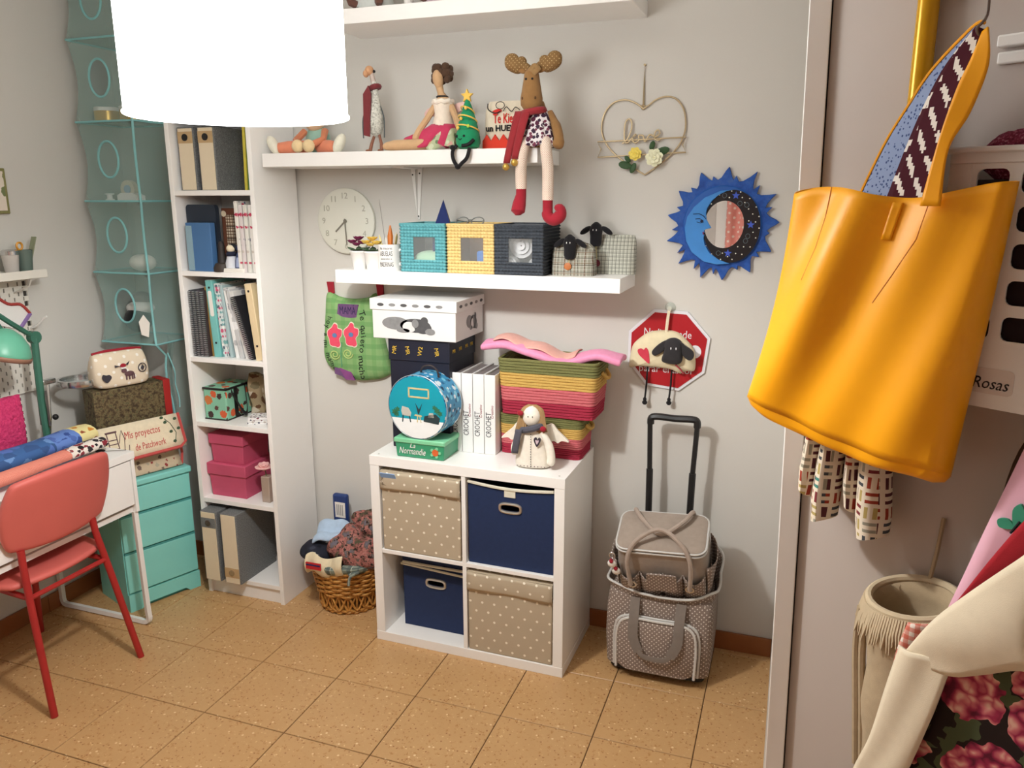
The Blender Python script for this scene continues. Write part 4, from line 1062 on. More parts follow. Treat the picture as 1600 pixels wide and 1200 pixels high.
# ================================================================== top shelf: dolls cut by the photo edge
for k, (x, l, c1, c2) in enumerate(((-.30, 'brown-footed doll in pale clothes on the topmost shelf, left of two', C(104, 72, 62), C(206, 210, 206)), (-.03, 'brown-footed doll in a mauve dress on the topmost shelf, right of two', C(110, 74, 66), C(206, 186, 196)))):
    t_ = thing('sitting_doll', l, 'doll', (x, -.17, 2.3578), 0, 'dolls on the topmost shelf')
    cb, cp = cloth('doll_brown_%d' % k, c1), cloth('doll_pale_%d' % k, c2)
    obj('dress', MB().lathe([(.07, 0), (.066, .03), (.045, .08), (.028, .12), (.015, .13)], 18), cp, t_)
    obj('head', MB().ell((0, -.005, .155), (.03, .028, .034)), SKIN2, t_)
    obj('hair', MB().ell((0, .006, .166), (.034, .03, .03)), cb, t_)
    for s in (-1, 1):
        lg = obj('leg', MB().tube([(s*.03, -.03, .020), (s*.05, -.065, .018)], .014, 8), cp, t_)
        obj('shoe', MB().tube([(s*.045, -.06, .016), (s*.055, -.075, .022), (s*.06, -.082, .034)], [.014, .0155, .011], 8), cb, lg)
t_ = thing('candle', 'short white candle between the two dolls on the topmost shelf', 'candle', (-.155, -.20, 2.3578))
obj('wax', MB().lathe([(.016, 0), (.016, .06), (.012, .062)], 16), PLWHITE, t_); obj('wick', MB().cyl(.0012, .06, .072, 6), INK, t_)

# ================================================================== things on the bin shelf (top z = 1.448)
ZL = 1.4479
# --- potted flowers
for k, (x, y, pc, l) in enumerate(((-.392, -.205, C(116, 24, 70), 'small white pot of purple flowers on the bin shelf'), (-.327, -.215, C(226, 190, 84), 'small white pot of yellow flowers next to the mug'))):
    t_ = thing('flower_pot', l, 'potted plant', (x, y, ZL), 0, 'small potted flowers')
    obj('pot', MB().lathe([(.024, 0), (.034, .062), (.036, .064), (.036, .070), (.032, .070), (.028, .062)], 22, cap=False), PLWHITE, t_)
    obj('soil', MB().lathe([(.0, .058), (.0315, .058)], 20, cap=False), plain('soil_%d' % k, C(60, 48, 40), .9), t_)
    obj('pot_base', MB().cyl(.0238, .0004, .004, 20), PLWHITE, t_)
    LF = plain('leaf_green_%d' % k, C(56, 84, 52), .6)
    for q in range(6):
        a = 2*PI*q/6+k
        obj('leaf', MB().at(T(0, 0, .064) @ RZ(a) @ RY(-.35)).ell((.026, 0, 0), (.026, .013, .003), nu=10, nv=5), LF, t_)
    FP_ = cloth('petal_%d' % k, pc)
    for q, (dx, dy, dz, r) in enumerate(((0, 0, .108, .026), (-.024, -.006, .096, .024), (.022, -.01, .094, .026), (.002, -.02, .088, .022))):
        b = MB(); petal(b, (dx, dy, dz), 7, 0, r, -.6, .5, q); obj('bloom', b, FP_, t_, kind='stuff')
    obj('stalk', MB().tube([(0, 0, .06), (0, 0, .10)], .002, 6), LF, t_)
# --- mug of crochet tools
t_ = thing('pencil_mug', 'white mug with black lettering full of crochet hooks and brushes', 'mug', (-.262, -.205, ZL))
obj('mug_body', MB().lathe([(.0, .0), (.040, 0), (.042, .004), (.042, .094), (.040, .096), (.038, .094), (.038, .006), (0, .006)], 30), PLWHITE, t_)
obj('mug_handle', MB().tube(spline([(.041, 0, .075), (.060, .004, .07), (.066, .004, .05), (.060, .004, .028), (.041, 0, .022)], 5), .006, 8), PLWHITE, t_)
for z, s_, sz, w_ in ((.082, 'las mejores', .013, .048), (.062, 'ABUELAS', .026, .050), (.044, 'ascienden a', .011, .044), (.022, 'MADRINAS', .026, .054)):
    o = text(t_, s_, sz, (0, 0, 0), INK, width=w_)
    for v in o.data.vertices:      # wrap the print round the mug, facing the room
        a = -PI/2+.0+(v.co.x-.004)/.0424; r = .0424+v.co.z*.5
        v.co = Vector((r*math.cos(a), r*math.sin(a), z+v.co.y))
    o.rotation_euler = (0, 0, .25)
for k, (dx, dy, h, c_, n_, rr) in enumerate(((-.022, -.01, .13, C(226, 214, 150), 'brush', .004), (-.012, .01, .12, C(230, 226, 216), 'brush', .004), (.006, -.005, .165, C(196, 110, 40), 'carved_hook', .007), (.02, .0, .14, C(206, 190, 160), 'pencil', .004), (.026, -.012, .135, C(120, 110, 60), 'pencil', .004), (-.02, .016, .26, C(150, 146, 140), 'needle', .0014), (.014, .014, .12, C(170, 60, 60), 'pencil', .004))):
    tp = (dx*1.6-(.012 if n_ == 'needle' else 0), dy, h)
    prof = [rr]*4+[rr*.35] if n_ != 'carved_hook' else [.006, .009, .011, .006, .003]
    o = obj(n_, MB().tube([Vector((dx*.5, dy*.5, .008)).lerp(Vector(tp), q) for q in (0, .5, .75, .9, 1)], prof, 8), plain('tool_%d' % k, c_, .5), t_)
# --- woven bins
def wovenbin(x, label, c1, c2, inner, w=.176, h=.172, d=.20, y=-.258):
    t_ = thing('woven_bin', label, 'bin', (x, y, ZL), 0, 'woven bins with a window')
    t = NT('weave_'+label[:6], .85, 0, .2); t.col(t.mix(t.noise(90, 2), c1, c2)); t.bump(t.noise(500, 2), .5, .001); WM = t.m
    rows, cw_ = 15, .0098
    def wall(fn, L, win=None, z0=0, n0='side_wall'):
        b = MB(); n = max(3, round(L/.0125)); sw = L/n; sh = h/rows
        for r in range(rows):
            for i in range(n):
                u0, z0_ = i*sw, r*sh
                cu, cz = u0+sw/2, z0_+sh/2
                if win and win[0] < cu < win[1] and win[2] < cz < win[3]: continue
                k = .0075
                sl = sw*.22*(1 if (r % 2) else -1)
                P = [(u0-.001, z0_+.0006), (u0+sw+.001, z0_+.0006), (u0+sw+.001, z0_+sh-.0006), (u0-.001, z0_+sh-.0006), (cu-sl*.5, cz-.001), (cu+sl*.5, cz+.001)]
                vs_ = [fn(p[0], p[1], 0) for p in P[:4]]+[fn(P[4][0], P[4][1], k), fn(P[5][0], P[5][1], k)]
                b.add(vs_, [(0, 1, 5, 4), (1, 2, 5), (2, 3, 4, 5), (3, 0, 4), (3, 2, 1, 0)])
        obj(n0, b, WM, t_, smooth=True, angle=80, kind='stuff')
    win = (w*.26, w*.76, h*.26, h*.74)
    wall(lambda a, z, k: (-w/2+a, -k, z), w, win, n0='front_wall')
    wall(lambda a, z, k: (w/2+k, a, z), d); wall(lambda a, z, k: (w/2-a, d+k, z), w); wall(lambda a, z, k: (-w/2-k, d-a, z), d)
    b = MB()   # liner: plain box walls behind the weave, open front window and top
    fw = [(-w/2+.002, .002), (w/2-.002, .002)]
    x0, x1, wz0, wz1 = -w/2+.001, w/2-.001, win[2]-.004, win[3]+.004; wx0, wx1 = -w/2+win[0]-.004, -w/2+win[1]+.004
    LIN = inner
    for bx in ((x0, wx0, .001, .004, .001, h-.002), (wx1, x1, .001, .004, .001, h-.002), (wx0, wx1, .001, .004, .001, wz0), (wx0, wx1, .001, .004, wz1, h-.002)):
        b.box(*bx)
    obj('front_liner', b, WM, t_, smooth=False, kind='stuff')
    obj('liner', MB().box(x0, x1, d-.004, d-.001, .001, h-.002), LIN, t_); obj('liner', MB().box(x0, x0+.003, .004, d-.004, .001, h-.002), LIN, t_)
    obj('liner', MB().box(x1-.003, x1, .004, d-.004, .001, h-.002), LIN, t_); obj('floor_liner', MB().box(x0, x1, .004, d-.004, .0005, .004), LIN, t_)
    obj('window_pane', MB().box(wx0, wx1, .0015, .003, wz0, wz1), glass('pane_'+label[:5], C(220, 226, 226), .08, .10), t_)
    obj('rim', MB().tube([(-w/2, -.002, h), (w/2, -.002, h), (w/2, d, h), (-w/2, d, h)], .004, 6, True), WM, t_)
    return t_
GREYIN = plain('bin_grey_in', C(120, 124, 120), .8); BROWNIN = plain('bin_brown_in', C(150, 118, 92), .8); DKIN = plain('bin_dark_in', C(130, 132, 134), .8)
wovenbin(-.098, 'teal woven bin with a clear window beside the mug', C(74, 138, 146), C(112, 180, 186), GREYIN)
wovenbin(.089, 'yellow woven bin with a clear window between two other bins', C(206, 172, 104), C(232, 206, 146), BROWNIN)
wovenbin(.270, 'charcoal woven bin with a clear window beneath the moose boots', C(48, 52, 58), C(78, 84, 92), DKIN)
o = obj('yarn_ball', MB().ell((0, 0, .036), (.07, .04, .036)), cloth('mint_yarn', C(170, 206, 176)), None, sub=1); o.location = (-.095, -.20, ZL+.0045); tag(o, 'mint green yarn seen through the window of the teal bin', 'yarn')
t_ = obj('blue_pouch', MB().box(-.035, .03, 0, .03, 0, .075), cloth('blue_felt', C(66, 118, 190)), None, bevel=.008, seg=3); t_.location = (.135, -.23, ZL+.0045); tag(t_, 'blue felt piece seen through the window of the yellow bin', 'felt')
for k, (x, z, r, l) in enumerate(((.262, .095, .045, 'large white yarn cake seen through the charcoal bin window'), (.226, .030, .0285, 'white yarn cake at the lower left of the charcoal bin window'), (.325, .030, .0285, 'white yarn cake at the lower right of the charcoal bin window'))):
    t_ = thing('yarn_cake', l, 'yarn', (x, -.245 + (.028 if k == 0 else 0), ZL+.0045), group='yarn cakes in the charcoal bin')
    for q in range(3):
        obj('winding', MB().at(T(0, .02, z) @ FRONT).lathe([(r*(.32*q+.06), .0+.004*(2-q)), (r*(.32*q+.34), .006+.004*(2-q)), (r*(.32*q+.36), -.03)], 22, cap=False), cloth('yarn_w%d%d' % (k, q), C(236-16*q, 236-16*q, 238-16*q)), t_)
# pyramid standing in the teal bin, clip and glasses on the yellow bin
t_ = thing('blue_pyramid', 'dark blue and grey fabric pyramid poking out of the teal bin', 'pyramid', (-.058, -.165, ZL+.0045), .35)
NV = cloth('navy_triangle', C(40, 52, 100)); GT2 = cloth('taupe_triangle', C(140, 128, 112))
A_ = [(-.036, -.036, 0), (.036, -.036, 0), (.036, .036, 0), (-.036, .036, 0), (-.036, -.036, .14), (.036, -.036, .14), (.036, .036, .14), (-.036, .036, .14), (.004, 0, .255)]
obj('lower_block', MB().add(A_[:8], [(3, 2, 1, 0), (4, 5, 6, 7), (0, 1, 5, 4), (1, 2, 6, 5), (2, 3, 7, 6), (3, 0, 4, 7)]), NV, t_)
obj('blue_face', MB().add([A_[4], A_[5], A_[8], A_[7]], [(0, 1, 2), (0, 2, 3), (0, 3, 1), (1, 3, 2)]), NV, t_); obj('grey_face', MB().add([A_[5], A_[6], A_[8], A_[7]], [(0, 1, 2), (1, 3, 2), (0, 3, 1), (0, 2, 3)]), GT2, t_)
t_ = thing('eyeglasses', 'folded eyeglasses resting across the yellow bin rim', 'glasses', (.065, -.20, ZL+.177))
GM = plain('glasses_grey', C(110, 112, 108), .3)
for s in (-1, 1):
    obj('lens_frame', MB().tube([(s*.030+.024*math.cos(a), .010*math.sin(a), .006+.014*math.sin(a)) for a in [2*PI*i/18 for i in range(18)]], .002, 6, True), GM, t_)
    obj('temple', MB().tube([(s*.052, 0, .008), (s*.035, .03, .004), (-s*.03, .036, .004)], .002, 6), GM, t_)
obj('bridge', MB().tube([(-.007, 0, .01), (.007, 0, .01)], .002, 6), GM, t_)

# --- sheep doorstops
def sheep_stop(x, y, w, h, d, mat, btn, label, hx, hz, bx_, tall):
    t_ = thing('sheep_doorstop', label, 'doorstop', (x, y, ZL), 0, 'checked fabric sheep doorstops')
    b = MB(); rings = []
    for j in range(11):
        v = j/10; k = (1-.10*v**3 if not tall else 1) * (1 if v < .75 else math.sqrt(max(0.02, 1-((v-.75)/.27)**2)) if not tall else 1-.08*((v-.75)/.25)**2)
        dd = 1-.75*v**2.2
        rings.append([(w/2*k*math.copysign(abs(math.cos(a))**.5, math.cos(a)), d/2*dd*math.copysign(abs(math.sin(a))**.6, math.sin(a))+.0, h*v) for a in [2*PI*i/30 for i in range(30)]])
    b.loft(rings); obj('body', b, mat, t_)
    BLK = cloth('sheep_black', C(30, 29, 32))
    yf = -d/2*.62
    hd_ = obj('head', MB().at(T(hx, yf-.01, hz)).lathe([(0, -.042), (.016, -.04), (.021, -.028), (.021, -.005), (.024, .015), (.018, .033), (.006, .043), (0, .044)], 16), BLK, t_)
    for s in (-1, 1):
        obj('ear', MB().at(T(hx+s*.020, yf-.008, hz+.026) @ RY(s*2.15)).ell((0, 0, .022), (.010, .007, .024)), BLK, hd_)
        obj('eye', MB().ell((hx+s*.006, yf-.032, hz+.016), (.0018, .002, .0035), nu=7, nv=5), PLWHITE, hd_)
    obj('button', MB().at(T(hx+bx_, -d/2*.97-.002, h*.28) @ FRONT).lathe([(.0, .0), (.012, 0), (.013, .003), (.009, .005), (0, .004)], 16), btn, t_)
    obj('ribbon', MB().tube([(hx, yf-.012, hz-.04), (hx+bx_*.6, -d/2*.9, h*.40), (hx+bx_, -d/2*.99, h*.30)], .0025, 6), plain('ribbon_'+label[:4], C(190, 176, 130), .8), t_)
P1 = plaid('grey_plaid', C(150, 148, 134), [(0, .024, .12, C(60, 48, 44), .7, .1), (0, .012, .12, C(226, 224, 214), .5, .4), (0, .036, .08, C(120, 80, 60), .6, .7), (1, .012, .10, C(226, 224, 214), .5, .2), (1, .024, .12, C(70, 60, 56), .6, .5), (1, .036, .08, C(110, 84, 60), .6, .8)])
P2 = plaid('ivory_plaid', C(206, 206, 192), [(0, .0065, .25, C(110, 112, 106), .6, 0), (0, .013, .14, C(54, 54, 56), .75, .2), (1, .0065, .25, C(110, 112, 106), .5, 0), (1, .013, .13, C(54, 54, 56), .7, .3)])
sheep_stop(.447, -.17, .156, .118, .09, P1, plain('orange_button', C(176, 104, 54), .5), 'rounded brown plaid sheep doorstop with an orange button', -.006, .098, -.004, False)
sheep_stop(.570, -.075, .155, .136, .07, P2, plain('plum_button', C(110, 36, 52), .5), 'upright pale checked sheep doorstop with a plum button', -.062, .138, .006, True)
# ================================================================== bins in the cube shelf
KM = T(KX, KY, 0) @ RZ(-.014)
def kal(x, y, z): return tuple(KM @ Vector((x, y, z)))
BEI = dots('beige_dots', C(186, 171, 148), C(238, 230, 212), .048, .0048, py=.074)
def dotbox(x, z, y, label, tagc=False, w=.326, h=.322):
    t_ = thing('dotted_box', label, 'storage box', kal(x, y, z), -.014, 'dotted beige storage boxes')
    obj('body', MB().box(-w/2, w/2, 0, .36, 0, h-.07), BEI, t_, bevel=.004)
    obj('lid', MB().grid(lambda u, v: (-w/2-.002+(w+.004)*u, -.004-.003*math.sin(PI*v)-.002*math.sin(u*9), h-.076+.073*v+.004*math.sin(PI*u)*(v < .01)), 16, 6), BEI, t_, solid=.004)
    obj('lid_top', MB().box(-w/2-.002, w/2+.002, -.004, .36, h-.004, h), BEI, t_, bevel=.003)
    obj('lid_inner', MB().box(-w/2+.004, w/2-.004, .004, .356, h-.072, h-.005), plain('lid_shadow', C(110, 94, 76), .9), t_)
    if tagc:
        g = obj('tag_card', MB().at(T(-.13, -.012, h-.02) @ RX(.5)).box(-.028, .036, -.001, .001, -.018, .018), plain('blue_tag', C(140, 176, 226), .6), t_)
        obj('tag_flap', MB().at(T(-.13, -.0085, h-.045)).box(-.026, .030, -.001, .001, -.012, .02), plain('grey_tag', C(120, 104, 86), .8), t_)
dotbox(-.562, .3935, -.385, 'beige dotted box with a blue tag, upper left in the cube shelf', True)
dotbox(-.208, .0385, -.385, 'beige dotted box in the lower right cube', False, .33, .325)
NAV = cloth('navy_canvas', C(36, 50, 86)); TRIM = cloth('ivory_trim', C(222, 218, 200)); MET = plain('satin_metal', C(206, 200, 190), .35, .9, var=.02)
def navybin(x, y, z, w, h, label, sag, flap=False):
    t_ = thing('navy_bin', label, 'storage bin', kal(x, y, z), -.014, 'navy canvas bins')
    d = .29
    def top(u): return h-sag*math.sin(PI*u)
    # front wall with an oval grip hole
    n = 40; hx, hz, a_, c_ = 0, h*.735, .036, .0125; vs_ = []; fs_ = []
    for yy in (0, .006):
        for i in range(n):
            g = 2*PI*i/n; cs, sn = math.cos(g), math.sin(g)
            vs_.append((hx+a_*math.copysign(abs(cs)**.6, cs), yy, hz+c_*math.copysign(abs(sn)**.6, sn)))
        for i in range(n):
            g = 2*PI*i/n; cs, sn = math.cos(g), math.sin(g); m_ = max(abs(cs), abs(sn)); px, pz = cs/m_, sn/m_
            X = px*w/2; Zt = top(.5+px/2)
            vs_.append((X, yy, hz+(pz*(Zt-hz) if pz > 0 else pz*hz)))
    for i in range(n):
        j = (i+1) % n
        fs_ += [(i, j, n+j, n+i), (2*n+j, 2*n+i, 3*n+i, 3*n+j), (i, 2*n+i, 2*n+j, j)]
    obj('front_wall', MB().add(vs_, fs_), NAV, t_)
    obj('side_wall', MB().box(-w/2, -w/2+.006, .006, d, 0, h), NAV, t_); obj('side_wall', MB().box(w/2-.006, w/2, .006, d, 0, h), NAV, t_)
    obj('back_wall', MB().box(-w/2+.006, w/2-.006, d-.006, d, 0, h), NAV, t_); obj('base', MB().box(-w/2+.006, w/2-.006, .006, d-.006, 0, .006), NAV, t_)
    obj('trim', MB().tube([(-w/2+w*k/16, -.002, top(k/16)) for k in range(17)], .006, 6, sx=1.0), TRIM, t_)
    g = obj('grip_ring', MB().tube([(hx+(a_+.004)*math.copysign(abs(math.cos(q))**.6, math.cos(q)), -.001, hz+(c_+.004)*math.copysign(abs(math.sin(q))**.6, math.sin(q))) for q in [2*PI*i/28 for i in range(28)]], .0055, 8, True), MET, t_)
    if not flap: obj('white_tab', MB().box(-.022, .02, -.004, -.001, h-sag-.030, h-sag-.004), TRIM, t_)
    else:
        fl = obj('folded_lid', MB().at(T(0, .0, h) @ RX(.35)).box(-w/2-.004, w/2+.004, .006, .012, -.0, .045), NAV, t_)
        obj('lid_trim', MB().tube([(-w/2-.006, -.006, h-.006), (w/2+.004, -.008, h-.02)], .005, 6), TRIM, fl)
navybin(-.208, -.372, .3935, .328, .318, 'navy canvas bin with a metal grip, upper right in the cube shelf', .012)
navybin(-.545, -.305, .0385, .285, .272, 'navy canvas bin pushed back in the lower left cube', .0, True)

# ================================================================== on top of the cube shelf (z = .77)
ZK = .7704
# dark box and white puppy box
NAVB = plain('midnight_card', C(26, 28, 44), .55, var=.1)
YM = plain('yellow_mark', C(214, 176, 60), .6, var=0)
t_ = thing('midnight_box', 'tall midnight blue box with yellow marks under the white puppy box', 'box', (-.125, -.27, ZK))
obj('box_body', MB().box(-.118, .127, .004, .245, 0, .345), NAVB, t_, bevel=.002)
obj('lid', MB().box(-.122, .131, 0, .249, .345, .4275), NAVB, t_, bevel=.002)
for k, x in enumerate((-.096, -.042, .012, .078)):
    text(t_, 'MR' if k != 2 else 'W2', .024, (x, -.0008, .385), YM, rot=(PI/2, 1.45 if k % 2 else -1.4, 0), name='gold_mark')
for k, y in enumerate((.04, .1, .16, .21)):
    text(t_, 'MR', .02, (.1318, y, .385), YM, rot=(PI/2, 0, PI/2), name='gold_mark')
t_ = thing('puppy_box', 'white photo box printed with sleeping puppies on top of the dark box', 'box', (-.135, -.285, 1.1985))
WB = plain('photo_grey', C(222, 222, 220), .5, var=.05, vs_=5)
obj('box_body', MB().box(-.168, .172, .004, .272, 0, .118), WB, t_, bevel=.002)
obj('lid', MB().box(-.176, .178, 0, .276, .108, .150), WB, t_, bevel=.002)
PG = [plain('photo_dark', C(78, 78, 80), .6, var=.25, vs_=60), plain('photo_mid', C(130, 130, 130), .6, var=.25, vs_=60), plain('photo_light', C(214, 214, 212), .6)]
def puppy(par, f, k=1.25):
    """flat printed picture of two sleeping puppies made of overlapping ovals; f maps (x, z, layer) to a matrix"""
    for nm, x, z, rx, rz, g, ly in (('print_body', -.045, .068, .045, .024, 1, 1), ('print_body', .02, .062, .05, .026, 0, 1), ('print_head', .045, .055, .028, .022, 0, 2), ('print_chest', .0, .056, .022, .020, 2, 2), ('print_ear', .05, .082, .012, .014, 0, 3), ('print_muzzle', .068, .042, .016, .012, 1, 3), ('print_ear', .02, .07, .011, .016, 1, 3), ('print_paw', -.02, .042, .022, .008, 1, 2)):
        obj(nm, MB().at(f(x*k, z, ly)).prism(circ(0, 0, rx*k, 20, rz), -.0006, 0), PG[g], par)
puppy(t_, lambda x, z, l: T(-.015+x, .004-.0004*l, z-.008))
puppy(t_, lambda x, z, l: T(.172+.0004*l, .16+x, z-.008) @ RZ(PI/2), .62)
for k in range(6):
    obj('print_small', MB().at(T(-.13+k*.048, 0, .128)).prism(circ(0, 0, .014, 12, .006), -.0006, 0), PG[k % 2], t_)
for k in range(5):
    obj('print_small', MB().at(T(.178, .04+k*.05, .128) @ RZ(PI/2)).prism(circ(0, 0, .014, 12, .006), -.0006, 0), PG[k % 2], t_)
# green tin
t_ = thing('green_tin', 'small green tin box with white script under the round tin', 'tin', (-.078, -.372, ZK))
GTN = plain('tin_green', C(60, 150, 110), .35, var=.08, vs_=12); GTL = plain('tin_green_light', C(130, 206, 160), .35)
obj('tin_body', MB().taper(-.100, .100, 0, .15, 0, .060, .96), GTN, t_, bevel=.004)
obj('lid', MB().box(-.104, .104, -.004, .154, .056, .0745), GTL, t_, bevel=.004)
text(t_, 'La', .026, (-.028, -.0015, .048), PLWHITE, shear=.3)
text(t_, 'Normandie', .036, (-.030, -.0015, .026), PLWHITE, width=.108, shear=.3)
OR = plain('orange_print', C(214, 100, 50), .5, var=.1)
rs = obj('rose_print', MB().prism(circ(.065, .030, .013, 14), -.003, .003), OR, t_)
for a in range(5): obj('leaf_print', MB().prism(circ(.065+.017*math.cos(a*1.2566), .030+.015*math.sin(a*1.2566), .006, 8), -.0025, .003), GTL, rs)
# round suitcase tin
t_ = thing('round_tin', 'round blue suitcase tin printed with a teal living room', 'tin', (-.082, -.372, .8452), -.05)
Rr = .121
MR_ = T(0, 0, Rr)
obj('drum', MB().at(MR_ @ FRONT @ T(0, 0, -.125)).lathe([(Rr-.003, 0), (Rr, .003), (Rr, .122), (Rr-.003, .125)], 56), prints('tin_side', C(60, 140, 184), [C(30, 60, 90), C(120, 190, 214), C(210, 220, 226), C(40, 100, 140)], 48, .45, .4), t_)
for y in (.002, .122): obj('seam', MB().at(MR_ @ FRONT @ T(0, 0, -y)).lathe([(Rr, -.002), (Rr+.002, 0), (Rr, .002)], 56, cap=False), plain('tin_edge', C(200, 206, 206), .3, .6), t_)
def chord(z0, up, r=Rr-.004, n=30):
    a0 = math.asin(z0/r)
    return [(r*math.cos(a), Rr+r*math.sin(a)) for a in ([a0+(PI-2*a0)*i/n for i in range(n+1)] if up else [PI-a0+(PI+2*a0)*i/n for i in range(n+1)])]
obj('print_wall', MB().prism(chord(-.045, True), -.0015, .002), plain('print_teal', C(20, 150, 170), .35, var=.15, vs_=6), t_)
obj('print_floor', MB().prism(chord(-.045, False), -.0015, .002), plain('print_white', C(236, 238, 238), .35), t_)
FRM = plain('print_frame', C(206, 190, 140), .5)
fx0, fx1, fz0, fz1 = -.035, .052, .158, .196
for bx in ((fx0, fx1, fz1-.006, fz1), (fx0, fx1, fz0, fz0+.006), (fx0, fx0+.006, fz0, fz1), (fx1-.006, fx1, fz0, fz1)):
    obj('print_frame', MB().box(bx[0], bx[1], -.0025, -.0015, bx[2], bx[3]), FRM, t_)
PGN = plain('print_plant', C(50, 110, 80), .6, var=.3, vs_=80); PCH = plain('print_chair', C(190, 186, 176), .6); PDK = plain('print_dark2', C(40, 56, 60), .6)
for nm, poly, mm in (('print_armchair', [(-.062, .088), (-.028, .086), (-.024, .10), (-.036, .118), (-.062, .122), (-.066, .105)], PCH), ('print_leg', [(-.064, .062), (-.060, .062), (-.056, .09), (-.060, .09)], PDK), ('print_leg', [(-.030, .064), (-.026, .064), (-.030, .088), (-.034, .088)], PDK),
        ('print_sofa', [(.026, .072), (.088, .066), (.094, .09), (.076, .104), (.05, .098), (.03, .092)], PDK), ('print_cushion', [(.044, .088), (.07, .09), (.066, .108), (.05, .106)], PCH), ('print_table', [(-.012, .090), (.02, .088), (.018, .094), (-.008, .096)], FRM), ('print_leg', [(-.002, .066), (.002, .066), (.004, .09), (.0, .09)], FRM), ('print_leg', [(.014, .066), (.017, .066), (.012, .09), (.009, .09)], FRM), ('print_twig', [(.004, .098), (.008, .098), (.022, .140), (.008, .115), (-.006, .138)], PDK)):
    obj(nm, MB().prism(poly, -.0026, -.0015), mm, t_)
for x, z, r in ((-.094, .098, .014), (-.082, .108, .012), (-.086, .09, .012), (.082, .118, .014), (.094, .108, .012), (.072, .128, .010)):
    obj('print_leaves', MB().prism([(x+r*(1 if k % 2 else .55)*math.cos(k*PI/6), z+r*(1 if k % 2 else .55)*math.sin(k*PI/6)) for k in range(12)], -.0028, -.0015), PGN, t_)
obj('carry_handle', MB().tube(spline([(-.012, .055, 2*Rr-.003), (.0, .052, 2*Rr+.02), (.03, .055, 2*Rr+.028), (.055, .06, 2*Rr+.008), (.058, .062, 2*Rr-.03)], 5), .004, 8), plain('leather_dark', C(50, 40, 40), .6), t_)
obj('clasp', MB().at(T(.058, .062, 2*Rr-.036) @ RY(.5)).box(-.008, .008, -.01, .01, -.006, .012), BLACKM, t_)
# four crochet volumes
BKW = plain('book_white', C(238, 238, 236), .45, var=.01); BKG = plain('book_grey_pages', C(120, 112, 112), .7, var=.08, vs_=200)
RSC = plain('red_script', C(150, 60, 70), .7, var=0)
x = -.008
for k, l in enumerate(('leftmost white crochet volume, half hidden by the round tin', 'second white crochet volume from the left', 'third white crochet volume from the left', 'rightmost white crochet volume, touching the striped baskets')):
    t_ = thing('crochet_book', l, 'book', (x+.0225, -.24, ZK), 0, 'white crochet volumes')
    w_ = .0435
    obj('spine', MB().box(-w_/2, w_/2, 0, .004, 0, .307), BKW, t_, bevel=.0015)
    obj('board', MB().box(-w_/2, -w_/2+.003, .004, .215, 0, .307), BKW, t_); obj('board', MB().box(w_/2-.003, w_/2, .004, .215, 0, .307), BKW, t_)
    obj('pages', MB().box(-w_/2+.003, w_/2-.003, .004, .205, .004, .300), BKG, t_)
    text(t_, 'CROCHET', .030, (-.004, -.0004, .115), plain('spine_ink_%d' % k, C(60, 60, 66), .8, var=0), rot=(PI/2, -PI/2, 0), width=.096)
    text(t_, 'Creativo', .014, (.010, -.0004, .165), RSC, rot=(PI/2, -PI/2, 0), width=.05, shear=.3)
    x += .0455
# striped rope baskets
BANDS = [(C(150, 40, 60), C(180, 56, 80)), (C(190, 88, 100), C(216, 124, 126)), (C(190, 150, 76), C(216, 182, 106)), (C(100, 102, 60), C(136, 134, 86))]
BM = []
for k, (a, c_) in enumerate(BANDS):
    t = NT('rope_%d' % k, .85, 0, .2); t.col(t.mix(t.noise(160, 3, .7), a, c_)); t.bump(t.noise(420, 2), .7, .0015); BM.append(t.m)
def ropebasket(loc, w0, w1, d0, d1, h, label, rz=0):
    t_ = thing('rope_basket', label, 'basket', loc, rz, 'striped rope baskets')
    n = 20; per = n//4; rr = h/n/2
    for bnd in range(4):
        bo = None
        for q in range(per):
            i = bnd*per+q; v = (i+.5)/n; w_, d_ = lerp(w0, w1, v)/2, lerp(d0, d1, v)/2
            pts = [(p[0], p[1], v*h) for p in rrect(-w_+rr, w_-rr, -d_+rr, d_-rr, .022, 4)]
            # short straight runs so that the rope can ripple
            pp = []
            for a in range(len(pts)):
                A, B = Vector(pts[a]), Vector(pts[(a+1) % len(pts)]); m_ = max(1, int((B-A).length/.03))
                for c_ in range(m_): pp.append(A.lerp(B, c_/m_)+Vector((0, 0, .0008*math.sin(40*(A.x+c_*.03+i)))))
            o = obj('rope_coil', MB().tube(pp, rr*1.12, 6, True), BM[bnd], t_)
    w_, d_ = w0/2-.006, d0/2-.006
    obj('base', MB().box(-w_, w_, -d_, d_, .001, .012), BM[0], t_)
    obj('handle', MB().tube(spline([(w1/2*.985, -.035, h*.80), (w1/2+.014, -.02, h*.70), (w1/2+.014, .02, h*.70), (w1/2*.985, .035, h*.80)], 4), .007, 8), BM[2], t_)
    return t_
ropebasket((.334, -.115, ZK), .315, .325, .17, .18, .156, 'lower striped rope basket standing on the cube shelf')
ropebasket((.362, -.118, .9285), .355, .385, .19, .205, .212, 'upper striped rope basket holding the pink cloth')
